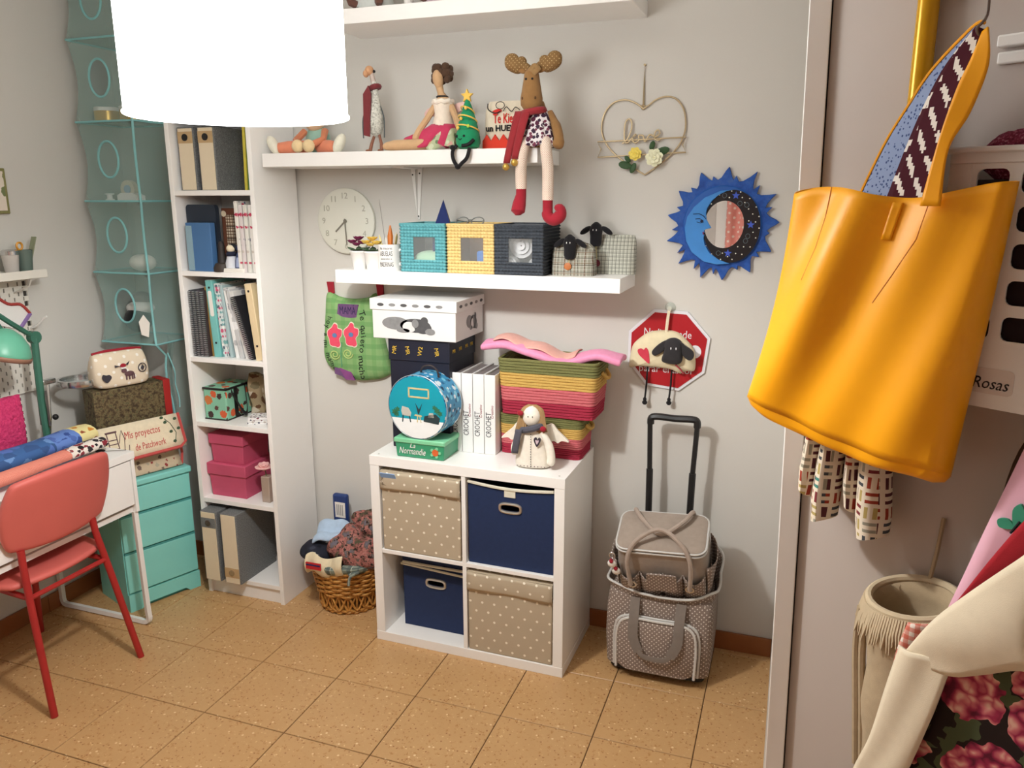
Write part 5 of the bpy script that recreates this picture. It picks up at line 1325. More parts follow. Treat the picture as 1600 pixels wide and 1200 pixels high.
# pink cloth
t_ = thing('pink_cloth', 'pink folded cloth drooping over the upper striped basket', 'cloth', (.362, -.118, 1.15))
def towel(u, v, dz=0, dy=0, xs=1):
    x = (u-.5)*.535*xs
    z = .014-.034*math.exp(-((u-.60)/.20)**2)+.014*math.exp(-((u-.20)/.12)**2)-.022*max(0, u-.85)*6+.003*math.sin(u*17+v*2)
    y = -.075+.12*v-.012*math.sin(u*PI)+dy+.010*math.sin(u*11)
    return (x, y, z+dz+.012*math.sin(PI*v))
PKA = cloth('pink_soft', C(232, 150, 186)); PKB = cloth('pink_salmon', C(226, 172, 160))
obj('lower_fold', MB().grid(lambda u, v: towel(u, v), 40, 10), PKA, t_, solid=.024, sub=1, angle=180)
obj('upper_fold', MB().grid(lambda u, v: tuple(Vector(towel(.08+u*.60, v, .020, .015))+Vector((0, 0, .007*math.sin(u*13)))), 36, 8), PKB, t_, solid=.006, sub=1, angle=180)
# angel doll
t_ = thing('angel_ornament', 'white cloth angel doll with yarn hair, wings and grey scarf', 'doll', (.345, -.315, ZK), .1)
LIN2 = cloth('angel_linen', C(238, 230, 216))
b = MB(); rings = []
for j, (w_, d_, z) in enumerate(((.062, .03, 0), (.066, .034, .01), (.062, .036, .05), (.05, .034, .10), (.038, .028, .14), (.022, .02, .155))):
    rings.append([(w_*math.copysign(abs(math.cos(a))**.7, math.cos(a)), d_*math.sin(a), z) for a in [2*PI*i/24 for i in range(24)]])
b.loft(rings); obj('body', b, LIN2, t_, sub=1)
h_ = obj('head', MB().ell((-.002, -.008, .19), (.034, .032, .038)), LIN2, t_)
random.seed(11)
HRM = cloth('yarn_blond', C(164, 132, 92))
for k in range(26):
    a = PI*(.02+.96*k/25); s = math.cos(a)
    obj('yarn_strand', MB().tube(spline([(-.002+.012*s, -.004, .230), (-.002+.036*s, -.018*abs(math.sin(a)), .213), (-.002+.046*s, -.018*math.sin(a)*.4-.012, .180), (-.002+(.046+.012*random.random())*s, -.022, .145-.012*random.random())], 4), .0035, 5), HRM, h_) if (abs(s) > .35) else obj('yarn_strand', MB().tube(spline([(.0+.04*s, .0, .228), (.04*s, .02, .215), (.05*s, .03, .17)], 4), .0035, 5), HRM, h_)
for x, z in ((-.040, .205), (.042, .152)): obj('red_bow', MB().ell((x, -.03, z), (.012, .007, .010)), REDF, h_)
for x in (-.008, .008): obj('eye', MB().ell((x-.002, -.039, .196), (.0018, .0018, .003), nu=6, nv=5), INK, h_)
for s in (-1, 1):
    obj('wing', MB().prism(spl2([(s*.02, .13), (s*.06, .155), (s*.085, .13), (s*.125, .092), (s*.10, .094), (s*.085, .085), (s*.07, .092), (s*.05, .085), (s*.03, .09)], 4), .028, .042), LIN2, t_, bevel=.004)
obj('arm', MB().tube(spline([(.035, -.012, .135), (.062, -.02, .09), (.072, -.026, .04), (.064, -.03, .022)], 4), [.013]*4+[.015]*5+[.016, .015, .013, .009], 10), LIN2, t_)
obj('arm', MB().tube(spline([(-.035, -.012, .135), (-.058, -.02, .09), (-.062, -.026, .05)], 4), [.013]*5+[.015, .014, .012, .009], 10), LIN2, t_)
GSC = cloth('grey_scarf', C(84, 84, 94))
obj('scarf', MB().tube([(-.002+.036*math.cos(a), -.006+.03*math.sin(a), .150+.010*math.cos(a)) for a in [2*PI*i/20 for i in range(20)]], .012, 8, True), GSC, t_)
obj('scarf_tail', MB().grid(lambda u, v: (-.042-.016*v+.024*(u-.5), -.040-.006*math.sin(v*3), .148-.088*v), 3, 8), GSC, t_, solid=.006)
hp = spl2([(.022, .088), (.012, .108), (.012, .118), (.019, .120), (.023, .112), (.028, .120), (.035, .116), (.033, .104)], 4)
obj('heart_patch', MB().prism(hp, -.040, -.030), cloth('heart_dark', C(58, 50, 60)), t_)
obj('heart_inner', MB().prism([(.0235+(a-.0235)*.5, .107+(c_-.107)*.5) for a, c_ in hp], -.0415, -.038), cloth('heart_light', C(206, 186, 196)), t_)
b = MB()
for k in range(14): b.ell((.0, -.0372-.0012*math.sin(k*.24), .012+k*.0092), (.0015, .0015, .003), nu=5, nv=4)
obj('front_stitches', b, INK, t_, kind='stuff')
b = MB()
for k in range(9): b.ell((-.05+k*.0125, -.0335+.00005*k, .012), (.002, .002, .002), nu=5, nv=4)
obj('hem_stitches', b, BR, t_, kind='stuff')

# ================================================================== wicker basket with textiles
wk = thing('wicker_basket', 'round honey-coloured wicker basket beside the cube shelf', 'basket', (-.535, -.155, 0))
WKM = speck('wicker_cane', [(.3, C(148, 94, 40)), (.5, C(190, 134, 66)), (.75, C(222, 172, 98))], 60, .45, 3, .3)
def wr(z): return lerp(.118, .165, (z/.225)**.9 if z > 0 else 0)
NS = 22
for k in range(NS):
    a = 2*PI*k/NS
    obj('stake', MB().tube([((wr(z)-.004)*math.cos(a), (wr(z)-.004)*math.sin(a), z) for z in (.012, .09, .16, .225)], .0045, 6), WKM, wk)
for r in range(12):
    z = .088+r*.0115
    obj('weaver', MB().tube([((wr(z)+.006*math.cos(NS*PI*i/88*2/2+PI*(r % 2)))*math.cos(2*PI*i/88), (wr(z)+.006*math.cos(NS*PI*i/88+PI*(r % 2)))*math.sin(2*PI*i/88), z) for i in range(88)], .0055, 5, True), WKM, wk)
for r, z in enumerate((.008, .018)):
    obj('foot_braid', MB().tube([((wr(z)+.004+.004*math.cos(NS*2*PI*i/88+PI*r))*math.cos(2*PI*i/88), (wr(z)+.004+.004*math.cos(NS*2*PI*i/88+PI*r))*math.sin(2*PI*i/88), z+.003*math.sin(NS*2*PI*i/88)) for i in range(88)], .006, 5, True), WKM, wk)
for s in (0, 1):
    obj('cross_cane', MB().tube([((wr(.05)+.003*(1-2*s))*math.cos(2*PI*i/132), (wr(.05)+.003*(1-2*s))*math.sin(2*PI*i/132), .052+.030*math.cos(NS/2*2*PI*i/132+PI*s)) for i in range(132)], .005, 5, True), WKM, wk)
obj('floor_disc', MB().cyl(.115, .008, .014, 28), WKM, wk)
obj('rim', MB().tube([(.168*math.cos(2*PI*i/40), .168*math.sin(2*PI*i/40), .228) for i in range(40)], .008, 6, True), WKM, wk)
PCV = plaid('grey_green_check', C(140, 150, 138), [(0, .04, .4, C(84, 96, 96), .7, 0), (1, .04, .4, C(70, 84, 84), .7, .2), (0, .04, .08, C(196, 196, 180), .8, .6)])
obj('lining_cuff', MB().grid(lambda u, v: ((.150+.030*math.sin(PI*v*.8)+.004*math.sin(u*60))*math.cos(2*PI*u), (.150+.030*math.sin(PI*v*.8)+.004*math.sin(u*60))*math.sin(2*PI*u), .238-.035*v+.012*math.sin(PI*v)), 64, 5), PCV, wk, solid=.003)
bw = obj('lining_bow', MB().tube(spline([(.09, -.158, .21), (.13, -.15, .225), (.10, -.165, .205), (.095, -.172, .17)], 5), .006, 6), PCV, wk)
def blob(name, c, r, mat, label, cat, amp=.25, fr=12, seed=0, sub=1, nu=30, nv=18, fine=0):
    b = MB().ell((0, 0, 0), r, nu=nu, nv=nv)
    for i in range(len(b.v)):
        p = Vector(b.v[i]); q = 1+amp*noise.noise(p*fr+Vector((seed, seed*2, 0)))+fine*noise.noise(p*fr*6)
        b.v[i] = tuple(p*q)
    o = obj(name, b, mat, None, sub=sub, angle=180); o.location = c
    return tag(o, label, cat)
t = NT('shawl_crochet', .95, 0, .1); f = t.noise(22, 3, .6)
t.col(t.mix(t.math('GREATER_THAN', t.noise(75, 2), .60), t.ramp(f, [(.36, C(84, 80, 62)), (.45, C(140, 90, 84)), (.53, C(180, 118, 110)), (.58, C(110, 96, 86)), (.64, C(112, 106, 116))]), C(58, 48, 44))); t.bump(t.noise(110, 2), 1, .006)
blob('crochet_shawl', (-.475, -.185, .262), (.125, .105, .095), t.m, 'pink and brown crocheted shawl heaped in the wicker basket', 'shawl', .3, 14, 2, nu=44, nv=26, fine=.10)
blob('knitted_scarf', (-.455, -.125, .345), (.075, .07, .075), t.m, 'bunched knitted scarf on top of the shawl, against the cube shelf', 'scarf', .35, 18, 5, nu=36, nv=22, fine=.12)
t_ = thing('light_cloth', 'pale blue folded cloth in the wicker basket', 'cloth', (-.60, -.17, .24), .2)
obj('fold', MB().grid(lambda u, v: (-.075+.16*u, -.06+.10*v, .085+.03*v-.03*(u-.45)**2*4-.02*(1-v)+.010*math.sin(v*9)+.006*math.sin(u*11)), 14, 10), cloth('pale_blue', C(176, 198, 222)), t_, solid=.012, sub=1, angle=180)
blob('dark_jeans', (-.655, -.205, .235), (.085, .075, .05), prints('dark_jeans', C(40, 42, 54), [C(60, 62, 76), C(30, 32, 40), C(196, 190, 176)], 26, .35), 'dark navy garment hanging over the left of the wicker basket', 'garment', .35, 16, 9)
t_ = thing('racing_shirt', 'cream shirt with a red and white badge spilling over the basket rim', 'shirt', (-.555, -.305, .222), .1)
obj('fold', MB().grid(lambda u, v: (-.085+.17*u, -.01-.02*math.sin(PI*v)+.008*math.sin(u*12), .085*v-.03+.012*math.sin(u*8)), 18, 8), cloth('cream_shirt', C(222, 208, 176)), t_, solid=.008, sub=1, angle=180)
bd = obj('badge', MB().at(T(-.035, -.040, .018) @ RZ(-.1)).box(-.038, .032, -.002, .004, -.012, .016), plain('badge_red', C(190, 40, 44), .8), t_)
obj('badge_stripe', MB().at(T(-.035, -.0415, .018) @ RZ(-.1)).box(-.036, .03, -.002, .002, .004, .010), plain('badge_navy', C(36, 40, 90), .8), bd)
t_ = thing('blue_box', 'narrow blue bottle with a white label behind the basket textiles', 'bottle', (-.615, -.075, .23), 0)
obj('bottle', MB().box(-.036, .036, -.014, .014, 0, .225), plain('blue_plastic', C(36, 60, 116), .4), t_, bevel=.010, seg=3)
lb = obj('label_paper', MB().box(-.022, .028, -.0155, -.014, .12, .19), PAPER, t_)
for k in range(4): obj('label_print', MB().box(-.014+.009*k, -.010+.009*k, -.0160, -.0155, .13, .18), plain('label_grey%d' % k, C(140, 140, 142), .7), lb)

# ================================================================== trolley bag and organizer on it
TAU = dots('taupe_dots', C(138, 122, 112), C(226, 216, 206), .0165, .0022); TAUP = cloth('taupe_plain', C(160, 146, 134)); ZIP = plain('zip_white', C(206, 204, 200), .5); WEB = cloth('webbing', C(126, 116, 108))
tb = thing('trolley_bag', 'dotted taupe trolley bag with pull-up handle on the floor', 'trolley bag', (.812, -.03, 0), .0)
b = MB(); rings = []
for z, w_, y0, y1 in ((.028, .178, -.255, -.03), (.035, .186, -.265, -.025), (.15, .192, -.27, -.02), (.27, .190, -.265, -.02), (.315, .184, -.255, -.02), (.325, .17, -.24, -.03)):
    rings.append([(p[0], p[1], z+(.012 if z > .3 else 0)*math.sin(p[0]*20)) for p in rrect(-w_, w_, y0, y1, .035, 5)])
b.loft(rings); obj('body', b, TAU, tb)
obj('base_tray', MB().zprism(rrect(-.172, .172, -.258, -.03, .03, 4), .014, .034), BLACKM, tb)
for s in (-1, 1):
    obj('wheel', MB().at(T(s*.15, -.05, .022) @ RY(PI/2)).cyl(.022, -.012, .012, 18), BLACKM, tb)
    obj('skid_foot', MB().cyl(.012, 0, .02, 10, (s*.13, -.22, 0)), BLACKM, tb)
pk = obj('front_pocket', MB().loft([[(p[0], y, p[1]) for p in rrect(-w_, w_, .04, zt, .045, 5)] for y, w_, zt in ((-.258, .148, .246), (-.292, .145, .243), (-.300, .135, .235))]), TAU, tb)
for e in (.150, .140):
    obj('zip', MB().tube(spline([(-e, -.297 if e < .145 else -.28, .045), (-e, -.297 if e < .145 else -.28, .19), (-e+.035, -.297 if e < .145 else -.28, .243), (0, -.297 if e < .145 else -.28, .247), (e-.035, -.297 if e < .145 else -.28, .243), (e, -.297 if e < .145 else -.28, .19), (e, -.297 if e < .145 else -.28, .045)], 5), .005, 6), ZIP, pk)
for s in (-1, 1):
    obj('strap', MB().tube(spline([(s*.082, -.268, .315), (s*.080, -.30, .25), (s*.078, -.312, .18), (s*.055, -.318, .13)], 4), .020, 6, sx=.14, up=(0, 1, 0)), WEB, tb)
obj('strap_loop', MB().tube(spline([(-.058, -.318, .135), (-.04, -.322, .118), (0, -.322, .112), (.04, -.322, .118), (.058, -.318, .135)], 4), .010, 6, sx=.25, up=(0, 1, 0)), WEB, tb)
# open top: slack collar with white zip edge
obj('collar', MB().grid(lambda u, v: ((lerp(.184, .198, v)+.006*math.sin(u*34)*v)*math.copysign(abs(math.cos(2*PI*u))**.5, math.cos(2*PI*u)), -.138+(lerp(.118, .128, v)+.005*math.sin(u*26)*v)*math.copysign(abs(math.sin(2*PI*u))**.5, math.sin(2*PI*u)), .31+v*(.018+.115*max(0, math.sin(2*PI*u+.3))+.03*abs(math.cos(2*PI*u)))), 72, 6), TAU, tb, solid=.004)
obj('collar_zip', MB().tube([((.2+.006*math.sin(u*34))*math.copysign(abs(math.cos(2*PI*u))**.5, math.cos(2*PI*u)), -.138+(.130+.005*math.sin(u*26))*math.copysign(abs(math.sin(2*PI*u))**.5, math.sin(2*PI*u)), .330+.115*max(0, math.sin(2*PI*u+.3))+.03*abs(math.cos(2*PI*u))) for u in [i/56 for i in range(56)]], .005, 6, True), ZIP, tb)
HX = .0
ha = obj('pull_handle', MB().tube(spline([(-.088, -.055, .905), (-.085, -.055, .928), (-.06, -.055, .934), (.0, -.055, .932), (.06, -.055, .934), (.078, -.055, .928), (.080, -.055, .905)], 4), .0165, 8, sx=.8), BLACKM, tb)
for x0, x1 in ((-.090, -.080), (.080, .066)):
    obj('handle_tube', MB().tube([(x0, -.055, .905), (lerp(x0, x1, .55), -.055, .72)], .0095, 8), BLACKM, ha); obj('handle_tube', MB().tube([(lerp(x0, x1, .55), -.055, .73), (x1, -.055, .33)], .0125, 8), BLACKM, ha)
# organizer bag sitting in the open top, leaning towards the room
ob = thing('craft_bag', 'taupe craft organizer bag with rope handles on the trolley bag', 'bag', (.820, -.175, .355), rot=(.40, -.05, .02))
obj('body', MB().loft([[(p[0], p[1], z) for p in rrect(-w_, w_, -d_, d_, .04, 5)] for z, w_, d_ in ((0, .140, .080), (.02, .155, .092), (.13, .158, .095), (.215, .152, .092))]), TAUP, ob)
obj('lid', MB().loft([[(p[0], p[1], z) for p in rrect(-w_, w_, -d_, d_, .035, 5)] for z, w_, d_ in ((.216, .148, .088), (.230, .152, .092), (.240, .14, .08))]), TAUP, ob)
for z, w_ in ((.213, .156), (.226, .155)):
    obj('piping', MB().tube([(p[0], p[1], z) for p in rrect(-w_, w_, -w_*.605, w_*.605, .037, 5)], .004, 6, True), ZIP, ob)
for k, (x0, x1) in enumerate(((-.150, -.075), (-.075, -.005), (.005, .075), (.075, .150))):
    obj('pocket', MB().grid(lambda u, v: (lerp(x0, x1, u), -.092-.028*math.sin(PI*u)**.6*(.4+.6*v), .004+.118*v-.02*math.sin(PI*u)*v), 10, 6), TAU, ob, solid=.003)
for s in (-1, 1): obj('side_pocket', MB().grid(lambda u, v: (s*(.157+.03*math.sin(PI*u)**.6*(.3+.7*v)), -.085+.17*u, .004+.15*v-.02*math.sin(PI*u)*v), 10, 6), TAU, ob, solid=.003)
obj('center_flap', MB().at(T(.005, -.126, .105)).prism(rrect(-.052, .052, -.035, .045, .01, 4), -.006, 0), TAU, ob)
for s in (-1, 1):
    obj('grommet', MB().at(T(s*.100, -.122, .085) @ FRONT).lathe([(.010, 0), (.016, 0), (.016, .006), (.010, .006), (.010, 0)], 16, cap=False), CHROME, ob)
RPE = cloth('rope_taupe', C(168, 152, 140))
obj('rope_handle', MB().tube(spline([(-.105, -.130, .085), (-.110, -.112, .20), (-.075, -.08, .262), (.0, -.045, .285), (.07, -.08, .262), (.105, -.112, .20), (.100, -.130, .085)], 6), .008, 8), RPE, ob)
obj('rope_handle', MB().tube(spline([(-.095, .095, .16), (-.105, .08, .25), (-.07, .02, .262), (.0, -.035, .252), (.07, .02, .262), (.10, .08, .255), (.090, .095, .16)], 6), .008, 8), RPE, ob)
for k in (0, 1):
    hn = obj('hen_charm', MB().ell((-.168+.012*k, -.112, .165-.036*k), (.016, .010, .017)), PLWHITE, ob)
    obj('hen_comb', MB().lathe([(.006, 0), (.008, .008), (0, .02)], 8, (-.168+.012*k, -.115, .175-.036*k)), REDF, hn)
obj('charm_ring', MB().tube([(-.165+.010*math.cos(a), -.105, .20+.014*math.sin(a)) for a in [2*PI*i/16 for i in range(16)]], .0025, 6, True), CHROME, ob)
# ================================================================== wall decorations
# --- clock
t_ = thing('wall_clock', 'round white wall clock with grey numerals above the flower pots', 'clock', (-.557, 0, 1.620))
CLW = plain('clock_white', C(224, 224, 212), .4, var=.01); CLG = plain('clock_grey', C(176, 174, 160), .6, var=0)
obj('case', MB().at(FRONT).lathe([(.128, 0), (.131, .006), (.131, .018), (.126, .022), (.0, .022)], 64), CLW, t_)
for k in range(1, 13):
    a = PI/2-k*PI/6; text(t_, str(k), .034, (.100*math.cos(a), -.0224, .100*math.sin(a)), CLG, name='numeral')
HG = plain('hand_grey', C(132, 128, 116), .5, .3, var=0)
obj('hub', MB().at(T(0, -.022, 0) @ FRONT).cyl(.0075, 0, .004, 16), HG, t_)
obj('hour_hand', MB().at(T(0, -.0245, 0) @ RY(math.radians(227))).box(-.003, .003, -.001, .001, -.008, .062), HG, t_)
obj('minute_hand', MB().at(T(0, -.0262, 0) @ RY(math.radians(177))).box(-.0025, .0025, -.001, .001, -.01, .095), HG, t_)

# --- green appliqued peg bag
t_ = thing('green_bag', 'green padded wall bag with two pink flowers under the bin shelf', 'wall bag', (-.535, 0, 1.163))
def gm(cx, cy): return ((cx-430)*.00045, -(cy-600)*.000394)
out = spl2([gm(*p) for p in ((150, 190), (250, 226), (370, 246), (480, 240), (590, 216), (650, 190), (690, 450), (725, 700), (765, 880), (785, 1000), (700, 1072), (560, 1108), (430, 1118), (280, 1075), (180, 1030), (110, 960), (80, 850), (90, 700), (118, 400))], 4)
cx_ = sum(p[0] for p in out)/len(out); cz_ = sum(p[1] for p in out)/len(out)
GCH = plaid('green_check', C(144, 184, 122), [(0, .046, .42, C(114, 164, 100), .55, .1), (1, .046, .42, C(106, 156, 96), .55, .3)])
b = MB(); b.loft([[(p[0], -.001, p[1]) for p in out]]+[[(cx_+(p[0]-cx_)*k, -y, cz_+(p[1]-cz_)*k) for p in out] for y, k in ((.02, 1.0), (.036, .93), (.044, .80), (.047, .55), (.048, .2))])
obj('padded_body', b, GCH, t_, angle=75)
PRF = [(0, .048), (.2, .048), (.55, .047), (.80, .044), (.93, .036), (1.0, .02), (9, .02)]
def bagy(x, z):
    a = math.atan2(z-cz_, x-cx_); best = 1e9; R0 = 1
    for p in out:
        d = abs((math.atan2(p[1]-cz_, p[0]-cx_)-a+PI) % (2*PI)-PI)
        if d < best: best = d; R0 = math.hypot(p[0]-cx_, p[1]-cz_)
    r = math.hypot(x-cx_, z-cz_)/R0
    for (r0, y0), (r1, y1) in zip(PRF, PRF[1:]):
        if r0 <= r <= r1: return -lerp(y0, y1, (r-r0)/(r1-r0))
    return -.02
def onbag(poly, mat, name, th=.0025, y=-.0465): return obj(name, MB().prism([gm(*p) for p in poly], y-th, y+.004), mat, t_)
FPK = cloth('applique_pink', C(232, 84, 108)); FCR = cloth('applique_cream', C(238, 226, 206)); PUR = plain('patch_purple', C(112, 78, 122), .9, var=.3, vs_=40); BLU = plain('flower_blue', C(96, 130, 176), .8)
for fx, fy in ((245, 630), (420, 612)):
    def fl_poly(k): return spl2([gm(fx+(dx)*k, fy+(dy)*k) for dx, dy in ((0, -125), (30, -110), (35, -75), (75, -60), (70, 0), (45, 35), (55, 100), (30, 125), (5, 118), (-30, 115), (-55, 95), (-60, 40), (-75, 0), (-70, -45), (-30, -80))], 3)
    f0 = obj('flower_edge', MB().prism(fl_poly(1.1), -.0485, -.040), FCR, t_)
    obj('flower', MB().prism(fl_poly(1.0), -.0500, -.044), FPK, f0); obj('flower_heart', MB().prism([gm(fx+25*math.cos(a), fy+25*math.sin(a)) for a in [2*PI*i/10 for i in range(10)]], -.0512, -.046), BLU, f0)
onbag([(295, 292), (505, 292), (480, 435), (275, 435)], PUR, 'name_patch', .002, -.045)
onbag([(215, 985), (380, 985), (430, 1110), (335, 1110), (290, 1075), (215, 1055)], PUR, 'hem_patch', .002, -.040)
onbag([(268, 985), (380, 985), (430, 1110), (335, 1110)], plain('patch_plum', C(134, 72, 130), .9, var=.2, vs_=40), 'hem_patch', .004, -.040)
VINE = cloth('vine_green', C(96, 160, 120)); LFG = cloth('leaf_cream', C(186, 206, 130))
obj('vine', MB().tube([(gm(315, 700)[0], -.049, gm(315, 700)[1]), (gm(300, 830)[0], -.0485, gm(300, 830)[1]), (gm(300, 970)[0], -.046, gm(300, 970)[1])], .0025, 6), VINE, t_)
for cx, cy in ((235, 840), (375, 820)):
    obj('swirl', MB().tube([(gm(cx+r*math.cos(a), cy)[0], -.0490, gm(cx, cy+r*math.sin(a))[1]) for r, a in [(55-1.6*i, i*.42) for i in range(26)]], .0028, 5), LFG, t_)
text(t_, 'MAMÁ', .046, (gm(390, 362)[0], -.0475, gm(390, 362)[1]), plain('patch_ink', C(60, 48, 90), .8, var=0), width=.075)
def ptext(s, pts, size):
    for ch, (cx, cy, r) in zip(s, pts):
        if ch != ' ': text(t_, ch, size, (gm(cx, cy)[0], bagy(*gm(cx, cy))-.0012, gm(cx, cy)[1]), INK, rot=(PI/2, r, 0), name='letter')
ss = 'Te quiero mucho'
ptext(ss, [(530+20*math.sin(k*.35+.5), 380+k*49, 1.25+.01*k) for k in range(len(ss))], .040)
ss = 'hoy a mi mama'
ptext(ss, [(196-62*math.sin(PI*k/12)+12*(k > 8)*(k-8)*.5, 450+k*45, 1.7-.03*k) for k in range(len(ss))], .032)
for cx in (172, 690):
    obj('hanging_tab', MB().prism([gm(cx-36, 75), gm(cx+32, 75), gm(cx+36, 195), gm(cx-22, 200)], -.012, -.002), REDF, t_)

# --- wire heart
t_ = thing('wire_heart', 'gold wire heart with a love banner and two roses on the wall', 'wall ornament', (0, 0, 0))
WG = plain('gold_wire', C(176, 156, 122), .4, .5, var=.05)
hp = [(.642, 2.014), (.612, 2.034), (.575, 2.045), (.535, 2.036), (.506, 2.004), (.495, 1.955), (.507, 1.91), (.54, 1.868), (.597, 1.825), (.655, 1.791), (.712, 1.83), (.76, 1.875), (.783, 1.915), (.790, 1.958), (.780, 2.008), (.752, 2.042), (.716, 2.050), (.682, 2.040), (.66, 2.024)]
h3 = [(x, -.008, z) for x, z in hp]
obj('heart_wire', MB().tube(spline(h3[:10], 5)[:-1]+spline(h3[9:]+[h3[0]], 5)[:-1], .0028, 6, True), WG, t_)
obj('banner_wire', MB().tube([(x, -.0135, z) for x, z in ((.483, 1.906), (.64, 1.910), (.794, 1.915), (.783, 1.890), (.796, 1.865), (.64, 1.859), (.485, 1.853), (.497, 1.880))], .0025, 6, True), WG, t_)
def lm(cx, cy): return (.642+(cx-316)*.00067, -.0135, 2.017-(cy-262)*.00068)
obj('love_wire', MB().tube(spline([lm(*p) for p in ((212, 436), (236, 420), (258, 370), (258, 330), (243, 316), (226, 335), (222, 380), (226, 425), (242, 432), (262, 412), (285, 392), (270, 402), (268, 425), (284, 434), (300, 420), (298, 400), (312, 398), (322, 402), (332, 430), (350, 402), (362, 396), (385, 408), (408, 392), (398, 374), (382, 388), (382, 416), (400, 424), (420, 414))], 5), .003, 6), WG, t_)
obj('hanging_cord', MB().tube([(.640, -.008, 2.02), (.6405, -.006, 2.09), (.641, -.006, 2.152), (.6425, -.006, 2.09), (.643, -.008, 2.02)], .0016, 5), WG, t_)
obj('ring', MB().tube([(.642+.007*math.cos(a), -.008, 2.018+.007*math.sin(a)) for a in [2*PI*i/14 for i in range(14)]], .002, 5, True), WG, t_)
obj('nail', MB().at(T(.642, 0, 2.156) @ FRONT).cyl(.004, 0, .012, 8), WG, t_)
LFD = plain('rose_leaf', C(54, 84, 50), .6, var=.2, vs_=60)
def rose(c, r, c1, c2):
    p = obj('rose', MB().ell(c, (r*.45, r*.4, r*.45)), cloth('rose_core', c2), t_)
    for n, l, tl in ((7, 1.0, .15), (6, .8, .55), (5, .55, .95)):
        for q in range(n):
            M = T(*c) @ FRONT @ RZ(2*PI*q/n+l*3) @ RY(-tl)
            obj('petal', MB().at(M).ell((r*l*.55, 0, .002), (r*l*.5, r*l*.42, r*.10), nu=8, nv=5), cloth('rose_petal', c1), p)
rose((.690, -.024, 1.848), .032, C(236, 236, 206), C(230, 226, 180)); rose((.622, -.022, 1.862), .024, C(244, 222, 110), C(236, 190, 60))
for cx, cy, a, s in ((428, 478, .3, 1.0), (372, 450, 1.3, .7), (408, 522, -1.2, .7), (232, 545, 2.9, 1.0), (275, 560, -2.0, .8), (245, 515, 2.3, .6)):
    x, y, z = lm(cx, cy)
    obj('leaf', MB().at(T(x, -.018, z) @ RY(-a) @ RX(.25)).ell((0, 0, 0), (.024*s, .003, .014*s), nu=10, nv=6), LFD, t_)

# --- sun mirror
t_ = thing('sun_mirror', 'blue wooden sun and moon mirror with a starry crescent on the wall', 'mirror', (.931, 0, 1.622))
def sm(cx, cy): return ((cx-588)*.000327, -(cy-605)*.00033)
main = [(630, 20), (915, 70), (1118, 293), (1165, 580), (1105, 880), (905, 1098), (620, 1190), (390, 1168), (148, 1025), (12, 785), (12, 512), (118, 260), (342, 75)]
small = [(705, 110), (948, 205), (1085, 425), (1075, 690), (988, 935), (775, 1075), (525, 1130), (315, 1078), (130, 912), (62, 668), (105, 430), (245, 228), (470, 115)]
pol = []
for k in range(13):
    M_, S_, N_ = main[k], small[k], main[(k+1) % 13]
    for A, B in ((M_, S_), (S_, N_)):
        pol.append(A)
        ax, ay = A[0]-588, A[1]-605; bx_, by_ = B[0]-588, B[1]-605
        aa = math.atan2(ay, ax); ab = math.atan2(by_, bx_)
        d_ = (ab-aa+PI) % (2*PI)-PI
        for q, r in (((.22, 540), (.5, 490), (.80, 462)) if A is M_ else ((.28, 458), (.55, 480), (.82, 545))):
            pol.append((588+r*math.cos(aa+d_*q), 605+r*math.sin(aa+d_*q)))
SB = speck('sun_blue', [(.3, C(26, 66, 142)), (.55, C(38, 86, 170)), (.75, C(66, 98, 164))], 40, .5, 3, .1)
obj('sun_rays', MB().prism([sm(*p) for p in reversed(pol)], -.016, -.002), SB, t_, bevel=.002)
obj('disc', MB().at(T(0, -.016, 0) @ FRONT).lathe([(.132, 0), (.128, .006), (.0, .008)], 48), plain('disc_blue', C(38, 92, 172), .45, var=.15, vs_=10), t_)
obj('night_sky', MB().prism([sm(690+290*math.cos(a), 625+372*math.sin(a)) for a in [2*PI*i/48 for i in range(48)]][::-1], -.0262, -.020), plain('night_black', C(26, 24, 28), .35, var=.1), t_)
t = NT('mirror_glass', .015, 1.0); t.col((.92, .92, .92, 1))
obj('mirror_glass', MB().prism([sm(612+202*math.cos(a), 605+242*math.sin(a)) for a in [2*PI*i/48 for i in range(48)]][::-1], -.0275, -.024), t.m, t_, smooth=False)
face = [(690, 250), (560, 262), (400, 330), (290, 430), (225, 530), (208, 640), (228, 780), (292, 895), (420, 990), (560, 1020), (690, 1005), (580, 968), (480, 900), (425, 815), (410, 750), (416, 712), (402, 698), (420, 686), (408, 668), (432, 654), (484, 640), (456, 598), (432, 556), (422, 500), (430, 440), (470, 370), (540, 305), (620, 265)]
moon = obj('moon_face', MB().prism([sm(*p) for p in reversed(face)], -.0325, -.022), plain('moon_blue', C(64, 138, 214), .45, var=.25, vs_=12), t_, bevel=.003)
NVY = plain('face_ink', C(14, 24, 60), .6, var=0)
def line(parent, pts, r, mat, name, y=-.0335, close=False): return obj(name, MB().tube([(sm(*p)[0], y, sm(*p)[1]) for p in pts], r, 5, close), mat, parent)
line(moon, [(290, 500), (350, 495), (395, 515), (425, 550)], .0012, NVY, 'eyebrow'); line(moon, [(315, 550), (360, 545), (400, 570)], .0012, NVY, 'eyelid'); line(moon, [(330, 580), (370, 590), (405, 580)], .0009, NVY, 'eyelid')
obj('eye', MB().prism([sm(382+16*math.cos(a), 572+13*math.sin(a)) for a in [2*PI*i/12 for i in range(12)]], -.0338, -.030), NVY, moon)
obj('lips', MB().prism([sm(*p) for p in ((395, 680), (418, 684), (404, 698), (418, 704), (400, 712))], -.0336, -.030), plain('lips_plum', C(120, 40, 90), .5), moon)
random.seed(5)
